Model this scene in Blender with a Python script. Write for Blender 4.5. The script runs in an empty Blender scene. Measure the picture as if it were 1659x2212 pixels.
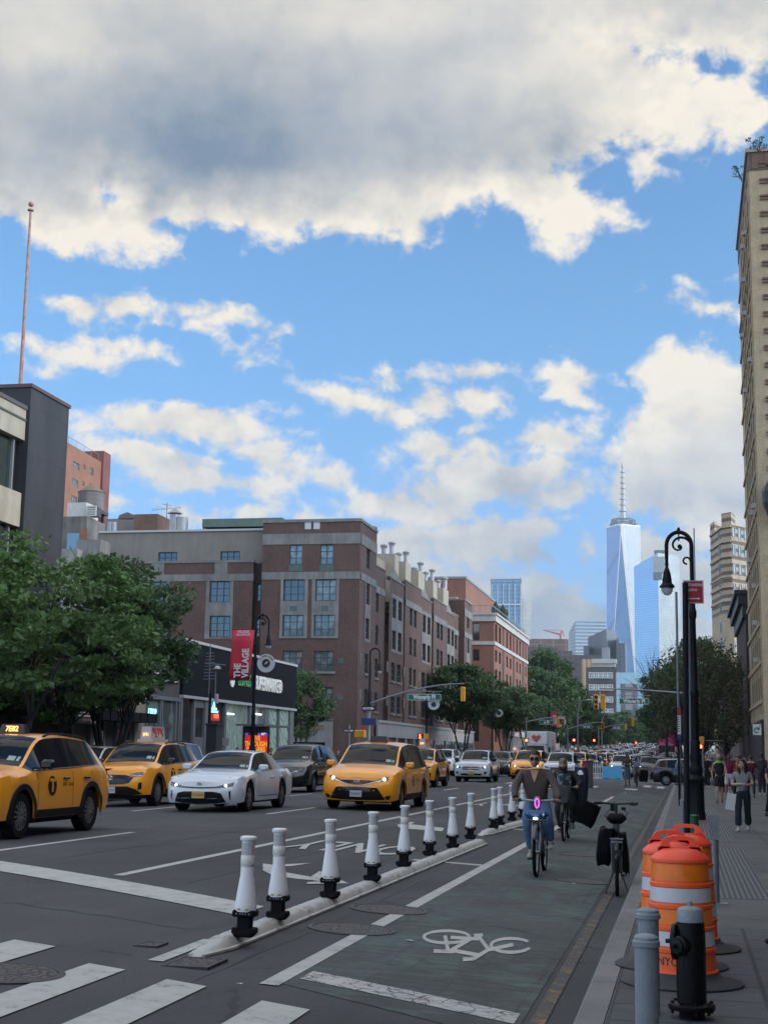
import bpy,bmesh,math,random
from mathutils import Vector,Matrix,noise
R=math.radians
random.seed(7)
SC=bpy.context.scene
COL=bpy.data.collections.new('place');SC.collection.children.link(COL)
# ---------------------------------------------------------------- camera
# P units: the photograph scaled to 1659 px wide. Axes: +Y down the avenue, +X towards the right kerb, z = 0 in the right gutter
PW,PH,PF=1659.0,2212.0,3100.0
CAMZ=1.75
_vY=Vector((1480-PW/2,1637-PH/2,PF)).normalized()
_vZ=Vector((290,-18400,PF));_vZ=(_vZ-_vY*_vZ.dot(_vY)).normalized()
_vX=_vY.cross(_vZ)
CAM=Vector((0,0,CAMZ))
cam_d=bpy.data.cameras.new('camera');cam=bpy.data.objects.new('camera',cam_d);COL.objects.link(cam)
right=Vector((_vX.x,_vY.x,_vZ.x));down=Vector((_vX.y,_vY.y,_vZ.y));fwd=Vector((_vX.z,_vY.z,_vZ.z))
if right.cross(-down).dot(-fwd)<0: # keep a right-handed frame
 pass
m=Matrix((right,-down,-fwd)).transposed().to_4x4();m.translation=CAM
cam.matrix_world=m
cam_d.sensor_fit='HORIZONTAL';cam_d.sensor_width=36;cam_d.lens=PF/PW*36
cam_d.clip_start=0.1;cam_d.clip_end=9000
SC.camera=cam
def ray(px,py):
 c=Vector((px-PW/2,py-PH/2,PF))
 return Vector((c.dot(_vX),c.dot(_vY),c.dot(_vZ))).normalized()
def on_X(px,py,X):d=ray(px,py);return CAM+d*(X/d.x)
def on_Y(px,py,Y):d=ray(px,py);return CAM+d*(Y/d.y)
def on_Z(px,py,Z):d=ray(px,py);return CAM+d*((Z-CAMZ)/d.z)
KERB_R,KERB_L=-0.70,-20.4
def rise(Y):return 0.0 if Y<120 else.0150*(Y-120)**2/160 if Y<200 else.6+.0150*(min(Y,420)-200)
def ground(X,Y):
 if X>KERB_R or X<KERB_L:z=0.15
 else:
  t=(X+10.6)/9.8;z=0.33*(1-t*t)
 return z+rise(Y)
def on_G(px,py):
 d=ray(px,py);z=0.1
 for _ in range(40):
  t=(z-CAMZ)/d.z if d.z<-1e-5 else 500
  p=CAM+d*t;z=0.5*z+0.5*ground(p.x,p.y)
 p.z=ground(p.x,p.y);return p
def YX(px,X,py=1640):return on_X(px,py,X).y # depth of pixel column px on the plane X
# ---------------------------------------------------------------- view
SC.view_settings.view_transform='Standard';SC.view_settings.look='None'
SC.view_settings.exposure=0.0;SC.view_settings.gamma=1.0
SC.render.engine='CYCLES'
SC.cycles.max_bounces=6;SC.cycles.diffuse_bounces=3;SC.cycles.glossy_bounces=3;SC.cycles.transmission_bounces=4;SC.cycles.transparent_max_bounces=8
SC.cycles.use_denoising=True
# ---------------------------------------------------------------- sun
SUN_EL,SUN_AZ=R(20),R(94) # azimuth clockwise from +Y: low evening sun over the right-hand roofs
sd=bpy.data.lights.new('sun','SUN');sd.energy=1.5;sd.angle=R(10);sd.color=(1.0,.88,.74)
sun=bpy.data.objects.new('sun',sd);COL.objects.link(sun)
_s=Vector((math.sin(SUN_AZ)*math.cos(SUN_EL),math.cos(SUN_AZ)*math.cos(SUN_EL),math.sin(SUN_EL)))
sun.rotation_euler=_s.to_track_quat('Z','Y').to_euler();sun.location=(0,0,80)
# ---------------------------------------------------------------- world: Nishita sky with a procedural cloud layer laid out by azimuth and elevation
W=bpy.data.worlds.new('World');SC.world=W;W.use_nodes=True
nt=W.node_tree;nt.nodes.clear();N=nt.nodes;L=nt.links
def nd(t,**k):
 n=N.new(t)
 for a,b in k.items():setattr(n,a,b)
 return n
def put(sock,v):
 if isinstance(v,bpy.types.NodeSocket):L.new(v,sock)
 else:sock.default_value=v
def mth(op,a,b=None,c=None,clamp=False):
 n=nd('ShaderNodeMath',operation=op,use_clamp=clamp)
 put(n.inputs[0],a)
 if b is not None:put(n.inputs[1],b)
 if c is not None:put(n.inputs[2],c)
 return n.outputs[0]
def vec(op,a,b=None,s=None):
 n=nd('ShaderNodeVectorMath',operation=op);put(n.inputs[0],a)
 if b is not None:put(n.inputs[1],b)
 if s is not None:put(n.inputs['Scale'],s)
 return n.outputs['Value'] if op in('LENGTH','DOT_PRODUCT') else n.outputs[0]
def mrange(v,a,b,c=0.0,d=1.0,smooth=True):
 n=nd('ShaderNodeMapRange',interpolation_type='SMOOTHSTEP' if smooth else 'LINEAR')
 put(n.inputs[0],v);put(n.inputs[1],a);put(n.inputs[2],b);put(n.inputs[3],c);put(n.inputs[4],d)
 return n.outputs[0]
def mixc(f,a,b):
 n=nd('ShaderNodeMix',data_type='RGBA');put(n.inputs[0],f);put(n.inputs[6],a);put(n.inputs[7],b);return n.outputs[2]
tc=nd('ShaderNodeTexCoord');sep=nd('ShaderNodeSeparateXYZ');L.new(tc.outputs['Generated'],sep.inputs[0])
az=mth('ARCTAN2',sep.outputs[0],sep.outputs[1]);el=mth('ARCSINE',sep.outputs[2])
cmb=nd('ShaderNodeCombineXYZ');L.new(az,cmb.inputs[0]);L.new(el,cmb.inputs[1]);UV=cmb.outputs[0]
def noise_n(v,scale,detail=6,rough=.55,dist=0.0,off=(0,0,0),stretch=(1,1,1)):
 mp=nd('ShaderNodeMapping');put(mp.inputs[0],v);mp.inputs[1].default_value=off;mp.inputs[3].default_value=stretch
 n=nd('ShaderNodeTexNoise',noise_dimensions='2D');L.new(mp.outputs[0],n.inputs['Vector'])
 n.inputs['Scale'].default_value=scale;n.inputs['Detail'].default_value=detail;n.inputs['Roughness'].default_value=rough
 n.inputs['Distortion'].default_value=dist
 return n.outputs
def azel(px,py):
 d=ray(px,py);return math.atan2(d.x,d.y),math.asin(d.z)
import numpy as np
# cloud layout (P units) -> low-resolution fields over azimuth and elevation, computed here; all cloud detail is procedural noise
BIGPOLY=[(-500,-700),(-500,470),(0,478),(60,520),(120,548),(200,562),(300,552),(405,578),(398,520),(345,482),(440,478),(520,498),(590,540),(640,520),(660,488),(740,508),(860,508),(890,522),(960,500),
(1000,460),(1070,430),(1120,460),(1150,490),(1150,532),(1200,546),(1250,515),(1330,502),(1370,482),(1352,432),(1300,408),(1262,392),(1300,350),(1340,345),(1400,388),(1442,378),(1415,335),(1430,310),(1520,332),(1570,315),(1630,268),
(1665,215),(1625,178),(1560,168),(1480,132),(1482,112),(1590,122),(1640,150),(1720,90),(2100,60),(2100,-700)]
CUM=[(1366,810),(1400,772),(1470,742),(1530,746),(1590,770),(1760,760),(2000,900),(2000,1330),(1450,1320),(1330,1240),(1310,1120),(1330,1040),(1290,1010),(1330,930),(1400,890)]
ELL=[(165,672,68,24,14),(262,662,50,28,10),(342,693,30,7,0),(415,668,42,20,12),(435,705,34,16,-8),(512,752,36,16,0),(568,779,24,6,0),(262,746,58,15,8),(165,772,84,16,12),(100,800,44,16,0),(520,690,40,14,20),
(380,915,190,42,4),(300,975,130,40,6),(430,1040,150,28,8),(600,1000,100,42,18),(590,893,42,15,0),(740,862,100,26,14),(835,885,70,26,16),(705,1035,64,34,30),(940,868,38,30,24),(1030,868,56,24,14),(1045,798,74,18,-4),
(870,818,60,9,0),(1225,815,96,22,8),(1240,845,40,22,30),(1010,965,170,42,0),(1190,945,110,40,-6),(1100,1040,220,55,0),(960,1060,90,50,0),(1550,608,34,12,0),(1545,652,44,8,6),(1625,670,24,30,0),
(880,1100,200,36,4),(430,1108,112,18,4),(655,1112,52,16,6),(800,1165,240,26,4),(1080,1170,200,58,0),(1040,1280,230,44,0),(1200,1350,190,80,0),(250,1078,70,10,4),(195,925,40,16,0),
(1480,1400,260,80,0),(1250,1480,520,60,0),(1000,1420,300,20,0),(900,1230,260,24,6)]
HOLE=[(1535,130,70,16,10),(1275,352,30,15,0),(1338,332,30,14,0),(1396,318,22,10,0),(240,415,12,8,30),(1285,1110,36,46,10),(1400,1135,70,16,0),(1290,1230,46,22,0),(1560,1180,60,22,0),(1090,930,60,10,-20),(1240,1010,60,12,-30),(880,1010,50,14,20),(1230,1180,40,60,0)]
GREY=[(1130,1055,170,45,.8),(860,1060,120,30,.4),(1010,1200,300,50,.6),(1230,1260,180,130,.9),(1100,1340,330,60,.8),(1480,1100,220,60,.8),(400,1000,150,20,.5),(900,1450,700,90,.5),(1480,990,180,20,.3),
(600,250,800,220,.9),(300,330,500,120,.35),(1050,80,160,60,.3),(1500,30,260,50,.35),(1180,300,200,50,.2),(1560,1250,200,90,.5)]
EDGE=[(1480,210,240,120,.75),(1300,60,160,50,.25),(1200,450,230,60,.8),(110,100,130,50,.5),(245,415,40,30,.9),(220,520,260,42,.8),(560,500,230,36,.5),(920,430,260,50,.35),(800,40,240,60,.3),(1150,160,240,50,.25),(1500,800,170,60,.6)]
GA0,GA1,GE0,GE1,GW,GH=-0.66,0.30,-0.02,0.70,720,540
_a,_e=np.meshgrid(np.linspace(GA0,GA1,GW),np.linspace(GE0,GE1,GH))
_d=np.stack([np.sin(_a)*np.cos(_e),np.cos(_a)*np.cos(_e),np.sin(_e)])
_c=[sum(_d[i]*v[k] for i,v in enumerate((_vX,_vY,_vZ))) for k in range(3)]
_z=np.maximum(_c[2],.2);GX=_c[0]/_z*PF+PW/2;GY=_c[1]/_z*PF+PH/2
def sd_poly(pts):
 d=np.full(GX.shape,1e9);ins=np.zeros(GX.shape,bool)
 for(x0,y0),(x1,y1) in zip(pts,pts[1:]+pts[:1]):
  ex,ey=x1-x0,y1-y0;t=np.clip(((GX-x0)*ex+(GY-y0)*ey)/(ex*ex+ey*ey),0,1)
  d=np.minimum(d,np.hypot(GX-x0-t*ex,GY-y0-t*ey))
  if y0!=y1:
   ins^=((y0>GY)!=(y1>GY))&(GX<ex*(GY-y0)/ey+x0)
 return np.where(ins,d,-d)
def sd_ell(x,y,rx,ry,rot=0):
 c,s=math.cos(R(rot)),math.sin(R(rot));u=(GX-x)*c+(GY-y)*s;v=-(GX-x)*s+(GY-y)*c
 return(1-np.hypot(u/rx,v/ry))*(min(rx,ry)*1.25)
def gsum(lst):
 a=np.zeros(GX.shape)
 for x,y,rx,ry,k in lst:a+=k*np.exp(-.9*(((GX-x)/rx)**2+((GY-y)/ry)**2))
 return a
sd=np.maximum(sd_poly(BIGPOLY),sd_poly(CUM))
for q in ELL:sd=np.maximum(sd,sd_ell(*q))
for q in HOLE:sd=np.minimum(sd,-sd_ell(*q))
img=bpy.data.images.new('cloud_layout',GW,GH,alpha=False,float_buffer=True);img.colorspace_settings.name='Non-Color'
_p=np.ones((GH,GW,4),np.float32);_p[...,0]=np.clip(sd/400+.5,0,1);_p[...,1]=gsum(GREY)*.4;_p[...,2]=gsum(EDGE)*.4
img.pixels.foreach_set(_p.ravel());img.update();img.pack()
wn=noise_n(UV,30,4,.6,0.0,(3.1,1.7,0))
warp=vec('SCALE',vec('SUBTRACT',wn[1],(0.5,0.5,0.5)),s=0.022)
WUV=vec('ADD',UV,warp)
mp=nd('ShaderNodeMapping');L.new(WUV,mp.inputs[0])
mp.inputs[3].default_value=(1/(GA1-GA0),1/(GE1-GE0),1);mp.inputs[1].default_value=(-GA0/(GA1-GA0),-GE0/(GE1-GE0),0)
ti=nd('ShaderNodeTexImage',image=img,interpolation='Linear',extension='EXTEND');L.new(mp.outputs[0],ti.inputs[0])
fs=nd('ShaderNodeSeparateColor');L.new(ti.outputs[0],fs.inputs[0])
# where the camera does not look the same kind of broken cloud goes on
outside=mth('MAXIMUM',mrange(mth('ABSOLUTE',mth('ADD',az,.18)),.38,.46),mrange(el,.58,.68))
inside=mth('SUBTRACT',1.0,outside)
gen=noise_n(UV,2.2,3,.55,0.3,(1.3,5.2,0),(1,2,1))[0]
n1=noise_n(UV,30,9,.56,.15,(0,0,0),(1,1.3,1))[0]
n2=noise_n(UV,30,5,.5,.15,(.10,-.35,0),(1,1.3,1))[0] # the same field a little down and left: relief
n3=noise_n(UV,7,3,.5,.2,(4,2,0))[0]
sdn=mth('MULTIPLY',mth('SUBTRACT',fs.outputs[0],.5),400) # signed distance to the cloud edge in P units
sdn=mth('ADD',mth('MULTIPLY',sdn,inside),mth('MULTIPLY',outside,mrange(gen,.38,.62,-60,90)))
nn=mth('SUBTRACT',n1,.5)
F=mth('ADD',mth('DIVIDE',sdn,30.0),mth('MULTIPLY',nn,4.6))
alpha=mrange(F,-.68,.85)
alpha=mth('MULTIPLY',alpha,mth('ADD',.84,mth('MULTIPLY',.3,n3)),clamp=True)
relief=mth('MULTIPLY',mth('SUBTRACT',n1,n2),1.35)
thick=mrange(sdn,5,150)
greyf=mth('ADD',mth('MULTIPLY',thick,.35),mth('MULTIPLY',fs.outputs[1],2.1))
greyf=mth('SUBTRACT',greyf,mth('MULTIPLY',fs.outputs[2],2.3))
greyf=mth('SUBTRACT',greyf,mth('MULTIPLY',relief,mth('SUBTRACT',1.0,mth('MULTIPLY',thick,.70))))
greyf=mth('ADD',greyf,mth('MULTIPLY',mth('SUBTRACT',n3,.5),1.0))
greyf=mrange(mth('ADD',greyf,.20),0,1.75,smooth=False)
lowel=mrange(el,.0,.30)
lit=mixc(lowel,(.64,.68,.68,1),(.96,.885,.75,1))
shade=mixc(lowel,(.30,.40,.53,1),(.185,.262,.365,1))
ccol=mixc(greyf,lit,shade)
sky=nd('ShaderNodeTexSky',sky_type='NISHITA',sun_disc=False)
sky.sun_elevation=SUN_EL;sky.sun_rotation=SUN_AZ;sky.air_density=1.0;sky.dust_density=.3;sky.ozone_density=2.5
SKY_S=0.10
blue=nd('ShaderNodeMix',data_type='RGBA',blend_type='MULTIPLY');blue.inputs[0].default_value=1
L.new(sky.outputs[0],blue.inputs[6])
L.new(mixc(mrange(el,-.02,.34),(.84,1.12,1.80,1),(1.16,1.80,2.15,1)),blue.inputs[7])
cs=vec('SCALE',ccol,s=1/SKY_S)
final=vec('SCALE',mixc(alpha,blue.outputs[2],cs),s=mth('ADD',1.0,mth('MULTIPLY',outside,mth('ADD',.85,mrange(sep.outputs[0],0.1,.9,0,1.9))))) # unseen sky brightened to add light to the street, most in the west
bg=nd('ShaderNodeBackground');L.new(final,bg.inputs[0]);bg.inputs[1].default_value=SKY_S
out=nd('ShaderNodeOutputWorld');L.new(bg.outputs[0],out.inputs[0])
W.cycles.sampling_method='MANUAL';W.cycles.sample_map_resolution=512
# ---------------------------------------------------------------- helpers
_LC=bpy.context.view_layer.layer_collection.children['place'];_LC.exclude=True # keeps temporary evaluations cheap; switched back on at the end
ORG={} # world origin of every object we parent to
class MB:
 def __init__(s):s.v=[];s.f=[];s.m=[];s.mi=0
 def add(s,vs,fs):
  b=len(s.v);s.v+=[tuple(p) for p in vs]
  for f in fs:s.f.append(tuple(b+i for i in f));s.m.append(s.mi)
  return s
 def quad(s,a,b,c,d):return s.add([a,b,c,d],[(0,1,2,3)])
 def box(s,x0,x1,y0,y1,z0,z1):
  if x0>x1:x0,x1=x1,x0
  if y0>y1:y0,y1=y1,y0
  if z0>z1:z0,z1=z1,z0
  return s.add([(x0,y0,z0),(x1,y0,z0),(x1,y1,z0),(x0,y1,z0),(x0,y0,z1),(x1,y0,z1),(x1,y1,z1),(x0,y1,z1)],
[(0,3,2,1),(4,5,6,7),(0,1,5,4),(1,2,6,5),(2,3,7,6),(3,0,4,7)])
 def bbox(s,c,h,b=.01,mat=None):
  """box with chamfered vertical/horizontal edges: centre, half sizes"""
  x,y,z=h;vs=[];fs=[]
  b=min(b,x*.9,y*.9,z*.9)
  for sz in(-1,1):
   for k,(ex,ey) in enumerate([(x-b,y),(x,y-b),(x,-(y-b)),(x-b,-y),(-(x-b),-y),(-x,-(y-b)),(-x,y-b),(-(x-b),y)]):
    vs.append((ex,ey,sz*(z-b)))
   for k,(ex,ey) in enumerate([(x-b,y-b),(x-b,-(y-b)),(-(x-b),-(y-b)),(-(x-b),y-b)]):
    vs.append((ex,ey,sz*z))
    # lower ring 0-7, lower cap 8-11, upper ring 12-19, upper cap 20-23
  for k in range(8):j=(k+1)%8;fs.append((k,j,12+j,12+k))
  cap={0:0,1:0,2:1,3:1,4:2,5:2,6:3,7:3}
  for base,cb,fl in((0,8,1),(12,20,0)):
   for k in range(8):
    j=(k+1)%8;a,bb=cap[k],cap[j]
    f=(base+k,base+j,cb+bb,cb+a) if a!=bb else(base+k,base+j,cb+a)
    fs.append(f[::-1] if fl else f)
   f=tuple(cb+i for i in(0,1,2,3));fs.append(f if fl else f[::-1])
  vs=[Vector(p) for p in vs]
  if mat:vs=[mat@p for p in vs]
  return s.add([p+Vector(c) for p in vs],fs)
 def cyl(s,p0,p1,r0,r1=None,n=12,caps=True):
  p0,p1=Vector(p0),Vector(p1);r1=r0 if r1 is None else r1
  q=(p1-p0).to_track_quat('Z','Y');vs=[]
  for p,r in((p0,r0),(p1,r1)):
   for k in range(n):
    a=2*math.pi*k/n;vs.append(p+q@Vector((r*math.cos(a),r*math.sin(a),0)))
  fs=[(k,(k+1)%n,n+(k+1)%n,n+k) for k in range(n)]
  if caps:fs+=[tuple(range(n))[::-1],tuple(range(n,2*n))]
  return s.add(vs,fs)
 def tube(s,pts,r,n=8,closed=False):
  pts=[Vector(p) for p in pts];rr=r if isinstance(r,(list,tuple)) else[r]*len(pts);vs=[];m_=len(pts);ref=None
  for i,p in enumerate(pts):
   a=pts[(i-1)%m_] if(closed or i) else p;b=pts[(i+1)%m_] if(closed or i<m_-1) else p
   t=(b-a).normalized()
   if ref is None:ref=t.orthogonal().normalized()
   ref=(ref-t*ref.dot(t)).normalized();o=t.cross(ref)
   for k in range(n):
    an=2*math.pi*k/n;vs.append(p+(ref*math.cos(an)+o*math.sin(an))*rr[i])
  fs=[]
  for i in range(m_ if closed else m_-1):
   j=(i+1)%m_
   for k in range(n):fs.append((i*n+k,i*n+(k+1)%n,j*n+(k+1)%n,j*n+k))
  if not closed:fs+=[tuple(range(n))[::-1],tuple(range((m_-1)*n,m_*n))]
  return s.add(vs,fs)
 def lathe(s,prof,c=(0,0,0),n=20,axis=None,cap=True):
  c=Vector(c);q=Vector(axis).to_track_quat('Z','Y') if axis else None;vs=[]
  for r,z in prof:
   for k in range(n):
    a=2*math.pi*k/n;p=Vector((r*math.cos(a),r*math.sin(a),z));vs.append(c+(q@p if q else p))
  fs=[(i*n+k,i*n+(k+1)%n,(i+1)*n+(k+1)%n,(i+1)*n+k) for i in range(len(prof)-1) for k in range(n)]
  if cap:fs+=[tuple(range(n))[::-1],tuple(range((len(prof)-1)*n,len(prof)*n))]
  return s.add(vs,fs)
 def prism(s,poly,z0,z1):
  n=len(poly);vs=[(x,y,z0) for x,y in poly]+[(x,y,z1) for x,y in poly]
  return s.add(vs,[(k,(k+1)%n,n+(k+1)%n,n+k) for k in range(n)]+[tuple(range(n))[::-1],tuple(range(n,2*n))])
 def extr(s,poly,fr,d):
  """polygon given as 3-D points, extruded along vector d"""
  n=len(poly);d=Vector(d);vs=[Vector(p) for p in poly];vs+=[p+d for p in vs]
  return s.add(vs,[(k,(k+1)%n,n+(k+1)%n,n+k) for k in range(n)]+[tuple(range(n))[::-1],tuple(range(n,2*n))])
 def xf(s,M,start=0):
  for i in range(start,len(s.v)):s.v[i]=tuple(M@Vector(s.v[i]))
  return s
 def build(s,name,mats,parent=None,smooth=None,fix=True):
  me=bpy.data.meshes.new(name)
  o0=ORG.get(parent.name,Vector((0,0,0))) if parent else Vector((0,0,0))
  me.from_pydata([tuple(Vector(p)-o0) for p in s.v],[],s.f)
  mats=mats if isinstance(mats,(list,tuple)) else[mats]
  for m_ in mats:me.materials.append(m_)
  if len(mats)>1:me.polygons.foreach_set('material_index',s.m)
  if fix:
   bm=bmesh.new();bm.from_mesh(me);bmesh.ops.recalc_face_normals(bm,faces=bm.faces);bm.to_mesh(me);bm.free()
  if smooth is not None:
   me.polygons.foreach_set('use_smooth',[True]*len(me.polygons));me.set_sharp_from_angle(angle=R(smooth))
  me.update();o=bpy.data.objects.new(name,me);COL.objects.link(o)
  if parent:o.parent=parent;ORG[o.name]=o0
  else:ORG[o.name]=Vector((0,0,0))
  return o
def split(b,name,mats,parent=None,smooth=None):
 """every connected piece of the builder as an object of its own"""
 par=list(range(len(b.v)))
 def find(i):
  while par[i]!=i:par[i]=par[par[i]];i=par[i]
  return i
 key={}
 for i,v in enumerate(b.v):
  k=(round(v[0],4),round(v[1],4),round(v[2],4))
  if k in key:par[find(i)]=find(key[k])
  else:key[k]=i
 for f in b.f:
  for i in f[1:]:par[find(i)]=find(f[0])
 grp={}
 for fi,f in enumerate(b.f):grp.setdefault(find(f[0]),[]).append(fi)
 out=[]
 for fl in grp.values():
  used=sorted({i for fi in fl for i in b.f[fi]});mp={i:k for k,i in enumerate(used)};c=MB();c.v=[b.v[i] for i in used];c.f=[tuple(mp[i] for i in b.f[fi]) for fi in fl];c.m=[b.m[fi] for fi in fl];out.append(c.build(name,mats,parent,smooth))
 return out
def meta(o,label=None,cat=None,group=None,kind=None):
 for k,v in(('label',label),('category',cat),('group',group),('kind',kind)):
  if v:o[k]=v
 return o
def thing(name,loc,label=None,cat=None,group=None,rz=0.0,local=False):
 o=bpy.data.objects.new(name,None);COL.objects.link(o);o.location=loc;o.rotation_euler.z=rz;o.empty_display_size=.2
 ORG[o.name]=Vector((0,0,0)) if local else Vector(loc)
 return meta(o,label,cat,group)
def struct(o):return meta(o,kind='structure')
def copy_tree(o,parent=None):
 c=o.copy();COL.objects.link(c)
 if parent is not None:c.parent=parent
 for ch in o.children:copy_tree(ch,c)
 return c
def place(proto,used,loc,rz,label,group=None,name=None):
 o=proto if not used else copy_tree(proto)
 o.location=loc;o.rotation_euler.z=rz;o['label']=label
 if group:o['group']=group
 elif 'group' in o:del o['group']
 return o
def drop_child(root,*names):
 for ch in list(root.children):
  if ch.name.split('.')[0] in names:
   for g in list(ch.children):bpy.data.objects.remove(g)
   bpy.data.objects.remove(ch)
   # ---------------------------------------------------------------- materials
MATS={}
def mat(name,col,rough=.7,metal=0.0,var=0.0,scale=4.0,bump=0.0,bscale=None,coat=0.0,emit=None,es=1.0,spec=.5,alpha=None,trans=0.0,var2=None):
 if name in MATS:return MATS[name]
 m_=bpy.data.materials.new(name);m_.use_nodes=True;t=m_.node_tree;b=t.nodes['Principled BSDF']
 b.inputs['Base Color'].default_value=(*col,1);b.inputs['Roughness'].default_value=rough;b.inputs['Metallic'].default_value=metal
 b.inputs['Coat Weight'].default_value=coat;b.inputs['Coat Roughness'].default_value=.05;b.inputs['Specular IOR Level'].default_value=spec
 b.inputs['Transmission Weight'].default_value=trans
 if emit:b.inputs['Emission Color'].default_value=(*emit,1);b.inputs['Emission Strength'].default_value=es
 if alpha is not None:b.inputs['Alpha'].default_value=alpha
 if var or bump:
  tc=t.nodes.new('ShaderNodeTexCoord');n=t.nodes.new('ShaderNodeTexNoise');t.links.new(tc.outputs['Object'],n.inputs['Vector'])
  n.inputs['Scale'].default_value=scale;n.inputs['Detail'].default_value=6;n.inputs['Roughness'].default_value=.65
  if var:
   mr=t.nodes.new('ShaderNodeMapRange');mr.inputs[1].default_value=.25;mr.inputs[2].default_value=.75;mr.inputs[3].default_value=1-var;mr.inputs[4].default_value=1+var
   t.links.new(n.outputs[0],mr.inputs[0])
   mx=t.nodes.new('ShaderNodeVectorMath');mx.operation='SCALE';mx.inputs[0].default_value=col;t.links.new(mr.outputs[0],mx.inputs['Scale'])
   t.links.new(mx.outputs[0],b.inputs['Base Color'])
  if bump:
   n2=n
   if bscale:
    n2=t.nodes.new('ShaderNodeTexNoise');t.links.new(tc.outputs['Object'],n2.inputs['Vector']);n2.inputs['Scale'].default_value=bscale;n2.inputs['Detail'].default_value=4
   bp=t.nodes.new('ShaderNodeBump');bp.inputs['Strength'].default_value=bump;bp.inputs['Distance'].default_value=.02
   t.links.new(n2.outputs[0],bp.inputs['Height']);t.links.new(bp.outputs[0],b.inputs['Normal'])
 MATS[name]=m_;return m_
class NT:
 """small node-graph writer for one material"""
 def __init__(s,name,rough=.8):
  s.m=bpy.data.materials.new(name);s.m.use_nodes=True;s.t=s.m.node_tree;s.b=s.t.nodes['Principled BSDF'];s.b.inputs['Roughness'].default_value=rough
  s.tc=s.t.nodes.new('ShaderNodeTexCoord');MATS[name]=s.m
 def n(s,ty,ins={},**k):
  x=s.t.nodes.new(ty)
  for a,b in k.items():setattr(x,a,b)
  for a,b in ins.items():s.put(x.inputs[a],b)
  return x
 def put(s,sock,v):
  if isinstance(v,bpy.types.NodeSocket):s.t.links.new(v,sock)
  else:sock.default_value=v
 def math(s,op,a,b=0.0,clamp=False):return s.n('ShaderNodeMath',{0:a,1:b},operation=op,use_clamp=clamp).outputs[0]
 def mr(s,v,a,b,c=0.0,d=1.0):return s.n('ShaderNodeMapRange',{0:v,1:a,2:b,3:c,4:d}).outputs[0]
 def mix(s,f,a,b,bt='MIX'):return s.n('ShaderNodeMix',{0:f,6:a,7:b},data_type='RGBA',blend_type=bt).outputs[2]
 def noise(s,vec,scale,det=5,rough=.6,st=(1,1,1)):
  mp=s.n('ShaderNodeMapping',{0:vec,3:st});return s.n('ShaderNodeTexNoise',{'Vector':mp.outputs[0],'Scale':scale,'Detail':det,'Roughness':rough}).outputs[0]
 def bump(s,h,st=.3,dist=.02):
  s.put(s.b.inputs['Normal'],s.n('ShaderNodeBump',{'Strength':st,'Distance':dist,'Height':h}).outputs[0])
def brick_mat(name,c1,c2,mortar,stain=.25,bw=.22,rh=.075,rough=.85):
 g=NT(name,rough);sp=g.n('ShaderNodeSeparateXYZ',{0:g.tc.outputs['Object']})
 u=g.math('ADD',sp.outputs[0],sp.outputs[1]);cb=g.n('ShaderNodeCombineXYZ',{0:u,1:sp.outputs[2]})
 br=g.n('ShaderNodeTexBrick',{'Vector':cb.outputs[0],'Color1':(*c1,1),'Color2':(*c2,1),'Mortar':(*mortar,1),'Scale':1.0,'Mortar Size':.009,'Brick Width':bw,'Row Height':rh,'Bias':0.0})
 ns=g.noise(g.tc.outputs['Object'],.35,6,.65);ns2=g.noise(g.tc.outputs['Object'],3.0,3,.6,(1,1,.25))
 f=g.math('MULTIPLY',g.mr(ns,.3,.7,1-stain,1+stain*.6),g.mr(ns2,.3,.7,.9,1.1))
 g.put(g.b.inputs['Base Color'],g.n('ShaderNodeVectorMath',{0:br.outputs[0],'Scale':f},operation='SCALE').outputs[0])
 g.bump(br.outputs['Fac'],-.4,.01);return g.m
def stone_mat(name,col,stain=.3,rough=.85,streak=True):
 g=NT(name,rough);a=g.noise(g.tc.outputs['Object'],.6,6,.65);b=g.noise(g.tc.outputs['Object'],2.0,4,.6,(1,1,.12) if streak else(1,1,1))
 f=g.math('MULTIPLY',g.mr(a,.3,.7,1-stain*.6,1+stain*.4),g.mr(b,.3,.7,1-stain*.6,1+stain*.3))
 g.put(g.b.inputs['Base Color'],g.n('ShaderNodeVectorMath',{0:(*col,),'Scale':f},operation='SCALE').outputs[0]);g.bump(b,.15);return g.m
def text_mesh(name,body,size,mat_,M,parent=None,depth=.004,bold=0.0,align='CENTER',sx=1.0,spacing=1.0):
 """lettering as a mesh; M maps the text plane (x right, y up, z out) into the world"""
 cu=bpy.data.curves.new(name,'FONT');cu.body=body;cu.size=size;cu.extrude=depth;cu.offset=bold;cu.align_x=align;cu.align_y='CENTER';cu.resolution_u=3;cu.space_character=spacing;cu.space_line=.85
 to=bpy.data.objects.new(name,cu);SC.collection.objects.link(to);bpy.context.view_layer.update()
 dg=bpy.context.evaluated_depsgraph_get();me=bpy.data.meshes.new_from_object(to.evaluated_get(dg));bpy.data.objects.remove(to);bpy.data.curves.remove(cu)
 me.transform(Matrix.Diagonal((sx,1,1,1)));me.transform(M)
 o0=ORG.get(parent.name,Vector((0,0,0))) if parent else Vector((0,0,0));me.transform(Matrix.Translation(-o0))
 me.materials.clear();me.materials.append(mat_);me.name=name
 o=bpy.data.objects.new(name,me);COL.objects.link(o)
 if parent:o.parent=parent;ORG[o.name]=o0
 else:ORG[o.name]=Vector((0,0,0))
 return o
def frame(o,x,z):
 """matrix with origin o, x axis x, y axis z (up), z axis = x cross up"""
 x=Vector(x).normalized();z=Vector(z).normalized();n=x.cross(z);m_=Matrix((x,z,n)).transposed().to_4x4();m_.translation=Vector(o);return m_
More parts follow.
